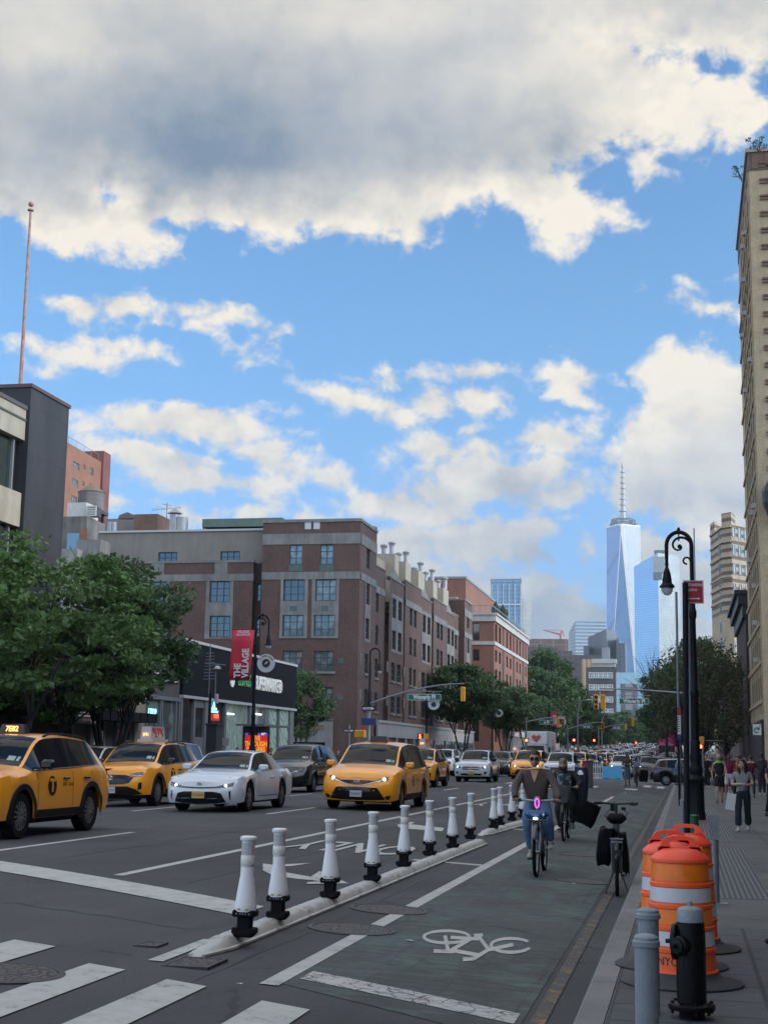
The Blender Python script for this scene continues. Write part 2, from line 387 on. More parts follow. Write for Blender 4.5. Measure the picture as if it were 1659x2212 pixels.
# ---------------------------------------------------------------- ground, road, markings
def asphalt(name,base,tint=(1,1,1),green=None,wear=.5):
 g=NT(name,.82);P_=g.tc.outputs['Object']
 big=g.noise(P_,.25,5,.6);mid=g.noise(P_,1.6,5,.6,(1,.25,1));fine=g.noise(P_,95,2,.6);speck=g.noise(P_,260,1,.5)
 f=g.math('MULTIPLY',g.mr(big,.35,.65,.74,1.22),g.mr(mid,.3,.7,.80,1.18));agg=g.noise(P_,26,4,.8);f=g.math('MULTIPLY',g.math('MULTIPLY',f,g.mr(fine,.25,.75,.70,1.30)),g.mr(agg,.35,.65,.84,1.16));patch=g.n('ShaderNodeTexVoronoi',{'Vector':g.n('ShaderNodeMapping',{0:P_,3:(.30,.11,1)}).outputs[0],'Scale':1.0},distance='CHEBYCHEV');pc=g.n('ShaderNodeSeparateColor',{0:patch.outputs['Color']});f=g.math('MULTIPLY',f,g.mr(pc.outputs[0],.0,1.0,.86,1.12));oil=g.noise(P_,.9,3,.5,(2.2,.5,1));f=g.math('MULTIPLY',f,g.mr(oil,.60,.72,1.0,.74));f=g.math('MULTIPLY',f,g.mr(speck,.62,.8,1.0,1.6))
 vo=g.n('ShaderNodeTexVoronoi',{'Vector':P_,'Scale':.23},feature='DISTANCE_TO_EDGE');wv=g.noise(P_,3,3)
 crack=g.mr(g.math('ADD',vo.outputs['Distance'],g.math('MULTIPLY',g.math('SUBTRACT',wv,.5),.06)),.0,.004,.55,1.0)
 f=g.math('MULTIPLY',f,crack)
 c=g.n('ShaderNodeVectorMath',{0:tuple(base*t for t in tint),'Scale':f},operation='SCALE').outputs[0]
 if green:
  w1=g.noise(P_,1.1,6,.72,(1,.45,1));w2=g.noise(P_,9,5,.7,(.35,1,1));ww=g.math('ADD',g.math('MULTIPLY',w1,.6),g.math('MULTIPLY',w2,.4))
  sx=g.n('ShaderNodeSeparateXYZ',{0:P_});track=g.noise(P_,2.2,5,.7,(5,.16,1))
  cov=g.mr(g.math('SUBTRACT',ww,g.math('MULTIPLY',g.mr(track,.56,.70),.13)),.44,.58,.06,.92)
  gr=g.n('ShaderNodeVectorMath',{0:green,'Scale':g.math('MULTIPLY',g.mr(w2,.3,.7,.7,1.3),g.mr(w1,.3,.7,.85,1.12))},operation='SCALE').outputs[0]
  c=g.mix(cov,c,gr)
 g.put(g.b.inputs['Base Color'],c);g.bump(fine,.35,.01);return g.m
def paint_mat(name,col,wear=.45,base=.055,cracks=False):
 g=NT(name,.75);P_=g.tc.outputs['Object'];a=g.noise(P_,5,7,.75);b=g.noise(P_,60,3,.7);s_=g.math('ADD',g.math('MULTIPLY',a,.6),g.math('MULTIPLY',b,.4))
 m_=g.mr(s_,wear-.07,wear+.05)
 if cracks:
  vo=g.n('ShaderNodeTexVoronoi',{'Vector':P_,'Scale':9.0},feature='DISTANCE_TO_EDGE');k=g.mr(g.math('ADD',vo.outputs['Distance'],g.math('MULTIPLY',g.math('SUBTRACT',a,.5),.2)),.01,.05)
  m_=g.math('MULTIPLY',m_,k)
 c=g.n('ShaderNodeVectorMath',{0:col,'Scale':g.mr(a,.3,.7,.82,1.1)},operation='SCALE').outputs[0]
 g.put(g.b.inputs['Base Color'],g.mix(m_,(base,base,base*1.05,1),c));return g.m
ASPH=asphalt('asphalt',.049,(1,1.01,1.05));GREEN=asphalt('green_lane_asphalt',.050,(1,1.02,1.03),green=(.074,.108,.094))
WHITE=paint_mat('road_white',(.46,.46,.43),.40);WHITE_C=paint_mat('road_white_cracked',(.46,.46,.43),.42,cracks=True);YEL=paint_mat('road_yellow',(.34,.20,.04),.58)
def sheet(name,m_,x0,x1,ys,dz,dx=.3,slant=None):
 """strip that follows the crowned road; slant(x) shifts the two ends"""
 b=MB();n=max(1,int(math.ceil(abs(x1-x0)/dx)));vs=[]
 for i in range(n+1):
  x=x0+(x1-x0)*i/n
  for j,y in enumerate(ys):
   yy=y+(slant(x)[0 if j==0 else 1] if slant and j in(0,len(ys)-1) else 0)
   vs.append((x,yy,min(max(ground(min(max(x,KERB_L),KERB_R),yy),-9),99)+dz))
 k=len(ys);b.add(vs,[(i*k+j,(i+1)*k+j,(i+1)*k+j+1,i*k+j+1) for i in range(n) for j in range(k-1)])
 return struct(b.build(name,m_))
YS=[-12,0,8,16,30,50,70,75,80,85,90,95,100,105,110,130,160,200,260,340,420,900]
g_=MB();gx=[-1200,-70,70,1200];gy=[-40]+YS[1:]+[3200]
g_.add([(x,y,rise(y)-.12) for x in gx for y in gy],[(i*len(gy)+j,(i+1)*len(gy)+j,(i+1)*len(gy)+j+1,i*len(gy)+j+1) for i in range(3) for j in range(len(gy)-1)])
struct(g_.build('ground',mat('far_ground',(.07,.07,.068),.9,var=.3,scale=.02)))
sheet('road',ASPH,KERB_L,KERB_R,YS,0.0)
# cross street (Waverly) running off to the left between supermarket and brick block, and right
cs_=MB();ysx=[90.5,95,100,105,108.5]
cs_.add([(x,y,rise(y)+.004) for x in(-70,KERB_L) for y in ysx],[(j,5+j,6+j,j+1) for j in range(4)]);struct(cs_.build('side_street',ASPH))
def walk(name,x0,x1,y0,y1,m_):
 ys=[y0]+[y for y in YS if y0<y<y1]+[y1];b=MB();vs=[]
 for x,dz in((x0,-.2),(x0,0),(x1,0),(x1,-.2)):
  for y in ys:vs.append((x,y,.15+rise(y)+dz))
 k=len(ys);fs=[(i*k+j,(i+1)*k+j,(i+1)*k+j+1,i*k+j+1) for i in range(3) for j in range(k-1)];fs+=[(0,k,2*k,3*k),(k-1,2*k-1,3*k-1,4*k-1)]
 b.add(vs,fs);return struct(b.build(name,m_))
def slab_mat(name,col,sx,sy,joint=.012):
 g=NT(name,.85);P_=g.tc.outputs['Object'];mp=g.n('ShaderNodeMapping',{0:P_,2:(0,0,math.pi/2)})
 br=g.n('ShaderNodeTexBrick',{'Vector':mp.outputs[0],'Color1':(*col,1),'Color2':(*[c*.8 for c in col],1),'Mortar':(*[c*.42 for c in col],1),'Scale':1.0,'Mortar Size':joint,'Brick Width':sx,'Row Height':sy,'Mortar Smooth':.3})
 a=g.noise(P_,.8,6,.7);b=g.noise(P_,7,5,.7);gum=g.n('ShaderNodeTexVoronoi',{'Vector':P_,'Scale':5.5});gm=g.mr(gum.outputs['Distance'],.05,.07,.62,1.0)
 f=g.math('MULTIPLY',g.math('MULTIPLY',g.mr(a,.3,.7,.72,1.2),g.mr(b,.3,.7,.86,1.12)),gm)
 g.put(g.b.inputs['Base Color'],g.n('ShaderNodeVectorMath',{0:br.outputs[0],'Scale':f},operation='SCALE').outputs[0]);g.bump(b,.2);return g.m
WALK=slab_mat('sidewalk_concrete',(.125,.125,.118),1.5,1.5);walk('sidewalk',KERB_R+.19,5.5,-12,88,WALK);walk('sidewalk',KERB_R+.19,5.5,101,900,WALK)
walk('sidewalk',-26,KERB_L-.19,-12,90,WALK);walk('sidewalk',-26,KERB_L-.19,109,900,WALK)
KERBM=stone_mat('kerb_granite',(.185,.185,.178),.35,.8,False)
def kerb(x0,x1,y0,y1):
 b=MB();y=y0;random.seed(3)
 while y<y1:
  n=min(y+(2.4 if y<60 else 30),y1);z0,z1=.15+rise(y)+.004,.15+rise(n)+.004;e=.012;c=.02
  b.add([(x0,y+e,z0-.25),(x0,y+e,z0-c),(x0+c,y+e,z0),(x1,y+e,z0),(x1,y+e,z0-.25),(x0,n,z1-.25),(x0,n,z1-c),(x0+c,n,z1),(x1,n,z1),(x1,n,z1-.25)],
[(0,1,6,5),(1,2,7,6),(2,3,8,7),(3,4,9,8),(0,1,2,3,4),(5,6,7,8,9)]);y=n
 return struct(b.build('kerb',KERBM))
kerb(KERB_R,KERB_R+.185,-6,88);kerb(KERB_R,KERB_R+.185,101,420);kerb(KERB_L-.185,KERB_L,-6,90);kerb(KERB_L-.185,KERB_L,109,420)
# bluestone pavers in the near sidewalk strip and light joint specks
PAVE=slab_mat('dark_pavers',(.088,.092,.098),.62,.5,.02)
pv=MB();pv.box(-.50,1.6,-6,14.5,.13,.154);struct(pv.build('paver_strip',PAVE))
sheet('bike_lane',GREEN,-2.84,-1.08,[y for y in[9.3]+YS if 9.2<y<71],.004,slant=lambda x:(.9*(-1.3-x)/1.5,0))
sheet('bike_lane_line',WHITE,-2.96,-2.82,[10.1,12,16,30,50,60],.008)
sheet('kerb_line',YEL,-1.03,-.93,[y for y in[9.0]+YS if 9<=y<80],.008)
sheet('lane_line',WHITE,-6.63,-6.50,[16.4,30,50,72],.004)
for y0,y1 in((16.6,24.0),(32.2,36.6),(45,49),(57,61)):sheet('lane_line',WHITE,-9.43,-9.31,[y0,y1],.004)
for y0,y1 in((20,24),(32.2,36.6),(45,49),(57,61)):sheet('lane_line',WHITE,-12.7,-12.58,[y0,y1],.004);sheet('lane_line',WHITE,-16.0,-15.88,[y0,y1],.004)
for k in range(2):sheet('buffer_line',WHITE,-4.0,-2.96,[(21.5,21.72),(31.5,31.72)][k],.004)
sl=lambda x:(-.66*(x+8.46),-.66*(x+8.46)*1.0)
sheet('stop_line',WHITE,-16,-4.2,[16.4,17.25],.008,slant=sl)
sheet('bike_stop_line',WHITE_C,-2.76,-1.12,[10.47,10.85],.008,slant=lambda x:(-.47*(x+2.76),)*2)
for x0,w,yf in((-7.7,.5,12.7),(-6.45,.48,11.8),(-5.25,.42,10.98),(-4.29,.33,10.22),(-3.57,.33,9.90),(-2.76,.36,9.50)):
 sheet('crosswalk_bar',WHITE,x0,x0+w,[4.5,yf],.008,slant=lambda x,x0=x0:(0,-.35*(x-x0)))
sheet('edge_line',WHITE,-3.98,-3.86,[10.6,11.9],.008)
for k in range(6):sheet('crosswalk_bar',WHITE,-13+k*2.0,-12.4+k*2.0,[73.5,76.5],.004)
for k in range(2):sheet('crosswalk_bar',WHITE,-2.35+k*.75,-1.95+k*.75,[82,87],.004)
sheet('stop_line',WHITE,-7.2,-4.6,[66,67],.004)
def px_paint(name,polys,m_,dz=.006):
 b=MB()
 for poly in polys:
  p=[on_G(*q) for q in poly];b.add([(v.x,v.y,v.z+dz) for v in p],[tuple(range(len(p)))])
 return struct(b.build(name,m_))
def flat_text(name,body,cx,cy,w,h,m_,dz=.006):
 """lettering on the road, read by traffic coming towards the camera"""
 z=ground(cx,cy);sl_=(ground(cx+.5,cy)-ground(cx-.5,cy));M=Matrix.Translation((cx,cy,z+dz+.004))@Matrix.Rotation(math.atan(sl_)*-1,4,'Y')@Matrix.Rotation(math.pi,4,'Z')@Matrix.Diagonal((w,h,1,1))
 o=text_mesh(name,body,1.0,m_,M,depth=0.0,bold=.012);return struct(o)
flat_text('road_lettering','ONLY',-5.25,23.2,.72,3.0,WHITE);flat_text('road_lettering','ONLY',-5.3,44,.72,3.6,WHITE)
px_paint('turn_arrow',[[(568,1867),(590,1870),(672,1866),(628,1873),(600,1873),(600,1883),(655,1893),(672,1896),(720,1894),(708,1907),(640,1900),(590,1893),(568,1882)]],WHITE)
px_paint('turn_arrow',[[(672,1896),(690,1884),(753,1911),(662,1912),(664,1908),(708,1906)]],WHITE,.010)
px_paint('turn_arrow',[[(858,1783),(880,1777),(896,1777),(888,1782),(960,1790),(955,1797),(885,1792),(862,1789)]],WHITE)
# bicycle symbol
def bike_symbol():
 b=MB();c0=[on_G(912,2079),on_G(1150,2079),on_G(1150,2011),on_G(912,2011)]
 def G(u,v):
  p=(c0[0]*(1-u)+c0[1]*u)*(1-v)+(c0[3]*(1-u)+c0[2]*u)*v;return Vector((p.x,p.y,ground(p.x,p.y)+.009))
 def line(a,bb,w):
  a,bb=Vector(a),Vector(bb);d=(bb-a);n=Vector((-d.y,d.x));n=Vector((n.x/4,n.y));
  t=Vector((d.x*3.4,d.y,0)).normalized();n=Vector((-t.y/3.4,t.x))*w
  b.quad(G(*(a-n)),G(*(bb-n)),G(*(bb+n)),G(*(a+n)))
 def ring(cx,cy,rx,ry,a0,a1,w,n=28):
  ps=[]
  for i in range(n+1):
   a=R(a0+(a1-a0)*i/n);ps.append((G(cx+(rx)*math.cos(a),cy+ry*math.sin(a)),G(cx+(rx-w/3.4)*math.cos(a),cy+(ry-w)*math.sin(a))))
  for(p,q),(r_,s_) in zip(ps,ps[1:]):b.quad(p,r_,s_,q)
 ring(.215,.74,.215,.26,0,360,.10);ring(.80,.46,.20,.27,30,340,.10)
 for a,e in(((.20,.78),(.23,.25)),((.23,.25),(.44,.68)),((.25,.72),(.50,.66)),((.50,.75),(.60,.30)),((.26,.30),(.50,.16)),((.60,.32),(.82,.48)),((.10,.28),(.28,.26)),((.46,.78),(.54,.80)),((.36,.04),(.46,.06)),((.46,.06),(.60,.34))):line(a,e,.055)
 return struct(b.build('bicycle_symbol',WHITE))
bike_symbol()
TAR=mat('tar',(.012,.012,.013),.6)
def seam(pts,w=.035,seed=1):
 r_=random.Random(seed);b=MB();vs=[]
 P2=[]
 for(xa,ya),(xb,yb) in zip(pts,pts[1:]):
  for k in range(12):u=k/12;P2.append((xa+(xb-xa)*u+r_.uniform(-.03,.03),ya+(yb-ya)*u+r_.uniform(-.05,.05)))
 P2.append(pts[-1])
 for i,(x,y) in enumerate(P2):
  a,c=P2[max(0,i-1)],P2[min(len(P2)-1,i+1)];d=Vector((c[0]-a[0],c[1]-a[1],0)).normalized();n=Vector((-d.y,d.x,0))*w*r_.uniform(.3,.7)
  for s in(-1,1):vs.append((x+n.x*s,y+n.y*s,ground(x+n.x*s,y+n.y*s)+.0025))
 b.add(vs,[(2*i,2*i+1,2*i+3,2*i+2) for i in range(len(P2)-1)]);return struct(b.build('tar_seam',TAR))
for i,p_ in enumerate(([(-9,12.6),(-6.3,13.2),(-4.3,12.4)],[(-5.6,16),(-5.5,24),(-5.7,34)],[(-8.1,18),(-7.9,30),(-8.2,46)],[(-12,24),(-8,25.2),(-6.9,24.8)],[(-3.4,9),(-3.3,16),(-3.45,30)],[(-1.12,9),(-1.15,20),(-1.12,34)],[(-2.8,13.5),(-1.9,13.9),(-1.1,13.6)],[(-2.6,24),(-1.2,24.6)],[(-11,12),(-7,10.4),(-4.9,9.6)])):seam(p_,seed=i+2)
# manhole covers
def cover_mat():
 g=NT('iron_cover',.6);P_=g.tc.outputs['Object'];g.b.inputs['Metallic'].default_value=.5
 v=g.n('ShaderNodeTexVoronoi',{'Vector':P_,'Scale':16.0},feature='DISTANCE_TO_EDGE');w=g.n('ShaderNodeTexWave',{'Vector':P_,'Scale':5.0,'Distortion':3.0,'Detail':1.0},wave_type='RINGS',rings_direction='SPHERICAL')
 h=g.math('MULTIPLY',g.mr(v.outputs['Distance'],.03,.12),g.mr(w.outputs['Fac'],.2,.6,.5,1));n=g.noise(P_,3,4)
 g.put(g.b.inputs['Base Color'],g.mix(h,(.025,.024,.024,1),g.mix(n,(.085,.075,.075,1),(.17,.15,.14,1))));g.bump(h,.8,.01);return g.m
COVER=cover_mat();RIM=mat('iron_rim',(.06,.056,.055),.55,.6,var=.3,scale=6)
def cover(px,py,r,label,grp='manhole covers in the roadway'):
 p=on_G(px,py);tilt=math.atan((ground(p.x+.2,p.y)-ground(p.x-.2,p.y))/.4)
 t=thing('manhole_cover',p,label,'manhole cover',grp);b=MB();b.lathe([(r*.9,.008),(r*.9,.014),(0.001,.015)],p,32,cap=False);c=b.build('lid',COVER,t)
 b=MB();b.lathe([(r*1.05,-.01),(r*1.05,.010),(r*.98,.017),(r*.93,.017),(r*.915,.006)],p,40,cap=False);b.build('rim',RIM,t,smooth=40);t.rotation_euler.y=-tilt
cover(760,2009,.39,'nearest iron manhole cover, left of the green bike lane beside the white kerb');cover(840,1967,.39,'second iron manhole cover, cut across the white bike lane line')
cover(1255,1905,.36,'worn manhole cover in the green lane between cyclist and parked bike');cover(8,2105,.40,'manhole cover at the left edge between the crosswalk bars');cover(1245,1848,.3,'faint far manhole cover in the green lane behind the cyclist')
def small_plate(px,py,w,d,label):
 p=on_G(px,py);t=thing('valve_cover',p,label,'utility cover');b=MB();b.box(p.x-w/2,p.x+w/2,p.y-d/2,p.y+d/2,p.z-.02,p.z+.010);b.build('plate',COVER,t);b=MB()
 for s in(-1,1):b.box(p.x+s*w/2-.012,p.x+s*w/2+.012,p.y-d/2,p.y+d/2,p.z-.02,p.z+.013);b.box(p.x-w/2-.012,p.x+w/2+.012,p.y+s*d/2-.012,p.y+s*d/2+.012,p.z-.02,p.z+.0135)
 b.build('frame',RIM,t)
small_plate(421,2083,.34,.45,'square iron cover beside the end of the white rubber kerb');small_plate(326,2043,.18,.24,'small square utility plate alone in the dark asphalt')
# subway gratings in the sidewalk
def grate_mat():
 g=NT('subway_grate',.6);P_=g.tc.outputs['Object'];sp=g.n('ShaderNodeSeparateXYZ',{0:P_});a=g.math('FRACT',g.math('MULTIPLY',sp.outputs[0],16));b=g.math('FRACT',g.math('MULTIPLY',sp.outputs[1],4.0))
 k=g.math('MULTIPLY',g.mr(a,.45,.5),g.mr(b,.1,.12));g.put(g.b.inputs['Base Color'],g.mix(k,(.13,.135,.145,1),(.015,.015,.017,1)));g.b.inputs['Metallic'].default_value=.3;return g.m
GR=grate_mat()
for x0,x1,y0,y1 in((.15,.95,17.5,27),(-.35,.10,17.5,27),(.15,.95,29,38),(-.35,.10,29,38),(.5,.9,42,50)):
 b=MB();b.box(x0,x1,y0,y1,.13,.156);struct(b.build('subway_grating',GR))
 # litter
random.seed(11);LIT=mat('litter_white',(.55,.55,.52),.8)
def litter(px,py,s,label):
 p=on_G(px,py);b=MB();vs=[(p.x+s*(random.random()-.5)*2,p.y+s*(random.random()-.5)*2.2,p.z+.012+random.random()*s*.35) for _ in range(6)];b.add(vs,[(0,1,2),(0,2,3),(0,3,4),(2,4,5)]);o=b.build('paper_scrap',LIT,fix=False);meta(o,label,'litter','litter on the road')
for px,py,s,l in((1352,1716,.10,'white paper scrap by the kerb beyond the parked bike'),(1327,1855,.06,'crumpled paper on the yellow kerb line'),(1335,1878,.05,'small white scrap at the kerb beside the drums'),(886,2036,.04,'brown leaf lying on the green lane by the bicycle symbol'),(570,2072,.03,'torn scrap on the asphalt between kerb line and lane'),(517,2130,.03,'tiny scrap above the right crosswalk bar'),(1240,1912,.035,'white scrap beside the worn manhole cover')):litter(px,py,s,l)
# ---------------------------------------------------------------- building helpers
def facade(b,M,x0,x1,z0,z1,holes=(),depth=.22):
 """wall in the local x-z plane (outward = -y) with real window openings and reveals"""
 xs=sorted({x0,x1,*[h[0] for h in holes],*[h[1] for h in holes]});zs=sorted({z0,z1,*[h[2] for h in holes],*[h[3] for h in holes]})
 def P(x,y,z):return M@Vector((x,y,z))
 for xa,xb in zip(xs,xs[1:]):
  for za,zb in zip(zs,zs[1:]):
   cx,cz=(xa+xb)/2,(za+zb)/2
   if any(h[0]<cx<h[1] and h[2]<cz<h[3] for h in holes):continue
   b.quad(P(xa,0,za),P(xb,0,za),P(xb,0,zb),P(xa,0,zb))
 for h in holes:
  a,c,e,f=h[:4]
  b.quad(P(a,0,e),P(a,depth,e),P(a,depth,f),P(a,0,f));b.quad(P(c,0,e),P(c,0,f),P(c,depth,f),P(c,depth,e))
  b.quad(P(a,0,f),P(a,depth,f),P(c,depth,f),P(c,0,f));b.quad(P(a,0,e),P(c,0,e),P(c,depth,e),P(a,depth,e))
  if depth>.2:b.quad(P(a,depth+.02,e),P(c,depth+.02,e),P(c,depth+.02,f),P(a,depth+.02,f))
def glass_mat(name,col,rough=.06,var=.0,wob=.02):
 g=NT(name,rough);P_=g.tc.outputs['Object'];n=g.noise(P_,.45,2,.5);g.b.inputs['Base Color'].default_value=(*col,1);g.b.inputs['Specular IOR Level'].default_value=.9;g.b.inputs['IOR'].default_value=1.7
 if var:g.put(g.b.inputs['Base Color'],g.mix(g.mr(g.noise(P_,.9,1),.45,.55),(*col,1),(*[min(1,c*var) for c in col],1)))
 g.bump(n,.15,wob*3);return g.m
GLASS=glass_mat('window_glass',(.02,.026,.03));GLASS_C=glass_mat('window_glass_curtained',(.09,.105,.10),.12,2.2)
GFRAME=mat('green_window_frame',(.045,.062,.058),.6);SFRAME=mat('steel_window_frame',(.22,.24,.25),.5);DFRAME=mat('dark_frame',(.02,.021,.022),.5)
WINC={}
def window(parent,M,w,h,cols,rows,fm=None,gm=None,depth=.16,fr=.07,mu=.045):
 """one window: frame mesh with mullions and its pane; meshes shared between equal windows"""
 fm,gm=fm or GFRAME,gm or GLASS;key=(round(w,1),round(h,1),cols,rows,fm.name,gm.name)
 w,h=round(w,1),round(h,1)
 if key not in WINC:
  b=MB();d0,d1=depth-.07,depth-.01
  b.box(-w/2,-w/2+fr,d0,d1,0,h);b.box(w/2-fr,w/2,d0,d1,0,h);b.box(-w/2+fr,w/2-fr,d0,d1,0,fr);b.box(-w/2+fr,w/2-fr,d0,d1,h-fr,h)
  for k in range(1,cols):x=-w/2+w*k/cols;b.box(x-mu/2,x+mu/2,d0+.005,d1,fr,h-fr)
  for k in range(1,rows):z=h*k/rows;b.box(-w/2+fr,w/2-fr,d0+.01,d1,z-mu/2.6,z+mu/2.6)
  f=b.build('window',fm);p=MB().quad((-w/2+.01,depth,.01),(w/2-.01,depth,.01),(w/2-.01,depth,h-.01),(-w/2+.01,depth,h-.01)).build('pane',gm,fix=False);WINC[key]=(f.data,p.data);bpy.data.objects.remove(f);bpy.data.objects.remove(p)
 fd,pd=WINC[key]
 o=bpy.data.objects.new('window',fd);COL.objects.link(o);o.parent=parent;o.matrix_local=Matrix.Translation(-ORG[parent.name])@M
 q=bpy.data.objects.new('pane',pd);COL.objects.link(q);q.parent=o;return o
def MY(Y):return Matrix.Translation((0,Y,0)) # facade facing the camera, local x = world X
def MX(X,s=1):return Matrix(((0,-s,0,X),(s,0,0,0),(0,0,1,0),(0,0,0,1))) # s=1: facing +X (east side of avenue seen from it); local x = world Y
def MXN(X):return Matrix(((0,1,0,X),(-1,0,0,0),(0,0,1,0),(0,0,0,1))) # facing -X, local x = -world Y
def T(x,y,z):return Matrix.Translation((x,y,z))
CONC=stone_mat('grey_concrete',(.205,.20,.19),.45);STUC=stone_mat('grey_stucco',(.215,.195,.17),.18);LIME=stone_mat('limestone',(.30,.275,.23),.3)
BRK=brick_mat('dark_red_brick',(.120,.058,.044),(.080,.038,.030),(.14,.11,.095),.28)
BRKD=brick_mat('dark_and_shaded_brick',(.060,.034,.030),(.045,.026,.023),(.07,.06,.055),.2)
BRO=brick_mat('orange_brick',(.29,.10,.05),(.23,.078,.04),(.28,.2,.15),.2)
ROOF=mat('roof_grey',(.10,.10,.10),.9)
# ================================================================ brick apartment block with the bank on its corner
def c3(x,y):return 373.3+x/4.0,1078.3+y/4.0
def c4(x,y):return 705.0+x/3.636,1078.3+y/3.636
YF=on_X(*c3(1620,400),-24.5).y
def F(x,y):p=on_Y(*c3(x,y),YF);return p.x,p.z
def brick_block():
 t=thing('apartment_block',(-24.5,YF,0),'dark red brick apartment block with grey concrete bands, bank on its ground floor corner','apartment block')
 rz=rise(YF)
 zt=F(1300,195)[1];zb1,zb0=F(1300,295)[1],F(1300,388)[1];zc1,zc0=F(1300,628)[1],F(1300,692)[1]
 xR=-24.5;xL=F(775,500)[0];xRec=F(668,900)[0];xEnd=on_Y(120,1300,YF).x
 wins=[] # (xa, xb, za, zb, cols, rows, glass)
 def W_(xa,ya,xb,yb,c,r,g=None):
  a,z1=F(xa,ya);b_,z0=F(xb,yb);wins.append((a,b_,z0,z1,c,r,g or GLASS))
 for xa,xb in((1010,1118),(1275,1385)):W_(xa,395,xb,565,2,3,GLASS_C)
 W_(958,695,1138,880,3,3);W_(1235,692,1410,880,3,3,GLASS_C)
 W_(950,1002,1130,1185,3,3,GLASS_C);W_(1222,1002,1400,1185,3,3,GLASS_C)
 W_(950,1310,1120,1490,3,3,GLASS_C);W_(1218,1312,1390,1488,3,3,GLASS_C)
 W_(945,1625,1115,1800,3,3);W_(1208,1625,1382,1800,3,3,GLASS_C)
 front=[w for w in wins]
 zg=F(1200,1910)[1];bx0,bx1=F(905,1910)[0],F(1385,1910)[0]
 b=MB();hol=[w[:4] for w in front]+[(bx0,bx1,0,zg)]
 facade(b,MY(YF),xL,xR,0,zt,hol);b.build('front_wall',BRK,t)
 # concrete bands stand a little proud
 def bands(b,x0,x1,y0,y1):
  pass
 b=MB();b.box(xL,xR+.05,YF-.05,YF+.3,zb0,zb1);b.box(xL,xR+.05,YF-.05,YF+.3,zc0,zc1)
 b.box(xL-.05,xR+.08,YF-.08,YF+.35,zt-.02,zt+.22)
 for xa,xb in((935,1160),(1205,1430)): # concrete window surrounds over two floors
  a,z1=F(xa,692);c,z0=F(xb,1202)
  w_=[w for w in front if a<(w[0]+w[1])/2<c and w[2]>z0-.5 and w[3]<z1+.5]
  fac=MB();facade(b,MY(YF-.04),a,c,z0,z1,[w[:4] for w in w_],.10)
  b.box(a,c,YF-.10,YF,z0-.02,z0+.16)
 for w in front[6:]:b.box(w[0]-.15,w[1]+.15,YF-.12,YF+.02,w[2]-.2,w[2]-.02)
 split(b,'concrete_band',CONC,t)
 b=MB()
 for xa,xb in((1003,1122),(1270,1390)):a,z1=F(xa,568);c,z0=F(xb,622);b.box(a,c,YF-.03,YF+.1,z0,z1)
 for xa,xb in((1015,1075),(1285,1345)):a,z1=F(xa,925);c,z0=F(xb,968);b.box(a,c,YF-.06,YF-.02,z0,z1)
 a,z1=F(1430,1375);c,z0=F(1475,1420);b.box(a,c,YF-.03,YF+.02,z0,z1);a,z1=F(1425,1690);c,z0=F(1470,1735);b.box(a,c,YF-.03,YF+.02,z0,z1)
 split(b,'green_panel',mat('verdigris',(.075,.115,.105),.7,var=.3,scale=3),t)
 # thin light mortar lines every floor
 # recess and left wing
 b=MB();zl=F(400,540)[1];zs=F(400,640)[1];zs0=F(400,700)[1]
 rh=[F(682,870)+F(760,712),F(668,1180)+F(752,1010)];rh=[(q[0],q[2],q[1],q[3]) for q in rh]
 facade(b,MY(YF+1.2),xRec,xL,0,zl,rh);b.quad((xRec,YF+.6,0),(xRec,YF+1.2,0),(xRec,YF+1.2,zl),(xRec,YF+.6,zl));b.quad((xL,YF,0),(xL,YF+1.2,0),(xL,YF+1.2,zt),(xL,YF,zt));b.build('recess_wall',BRKD,t)  # recess brick darkened in its colour to stand for the shade there
 lw=[]
 for k in range(4):
  o=-5.35*k
  for(ya,yb) in((702,885),(1002,1190),(1310,1490),(1625,1800)):
   a,z1=F(300,ya);c,z0=F(474,yb);lw.append((a+o,c+o,z0,z1,3,3,GLASS))
 lw=[w for w in lw if w[0]>xEnd+.5]
 b=MB();facade(b,MY(YF+.6),xEnd,xRec,0,zl,[w[:4] for w in lw]);b.build('wing_wall',BRK,t)
 b=MB();b.box(xEnd,xRec+.04,YF+.55,YF+.8,zs0,zs);b.box(xEnd,xRec+.06,YF+.52,YF+.95,zl,zl+.18)
 for k in range(4):
  o=-5.35*k
  a,z1=F(345,540);c,z0=F(452,640);b.box(a+o,c+o,YF+.54,YF+.7,z0,z1)
  a,z1=F(270,702);c,z0=F(492,1202)
  if a+o>xEnd+.4:facade(b,MY(YF+.56),a+o,c+o,z0,z1,[w[:4] for w in lw if a+o<w[0] and w[1]<c+o and w[2]>z0-.5 and w[3]<z1+.5],.06)
 split(b,'concrete_band',CONC,t)
 # penthouse of grey stucco
 zp=F(300,255)[1];pw=[]
 for k in range(3):
  a,z1=F(365,430);c,z0=F(533,525);pw.append((a-5.3*k,c-5.3*k,z0,z1,3,2,GLASS if k else GLASS))
 xp=on_Y(217,1180,YF+1.4).x
 b=MB();facade(b,MY(YF+1.4),xp,xL,zl-.5,zp,[w[:4] for w in pw]);b.quad((xp,YF+1.4,zl-.5),(xp,YF+14,zl-.5),(xp,YF+14,zp),(xp,YF+1.4,zp));b.box(xp,xL,YF+1.6,YF+14,zp-.3,zp-.05);b.build('penthouse_wall',STUC,t)
 b=MB();b.box(xp-.1,xL,YF+1.25,YF+1.75,zp,zp+.16);b.build('penthouse_coping',mat('pale_coping',(.42,.42,.42),.6),t)
 for w in front:window(t,MY(YF)@T((w[0]+w[1])/2,0,w[2]),w[1]-w[0],w[3]-w[2],w[4],w[5],gm=w[6])
 for w in rh:window(t,MY(YF+1.2)@T((w[0]+w[1])/2,0,w[2]),w[1]-w[0],w[3]-w[2],2,3)
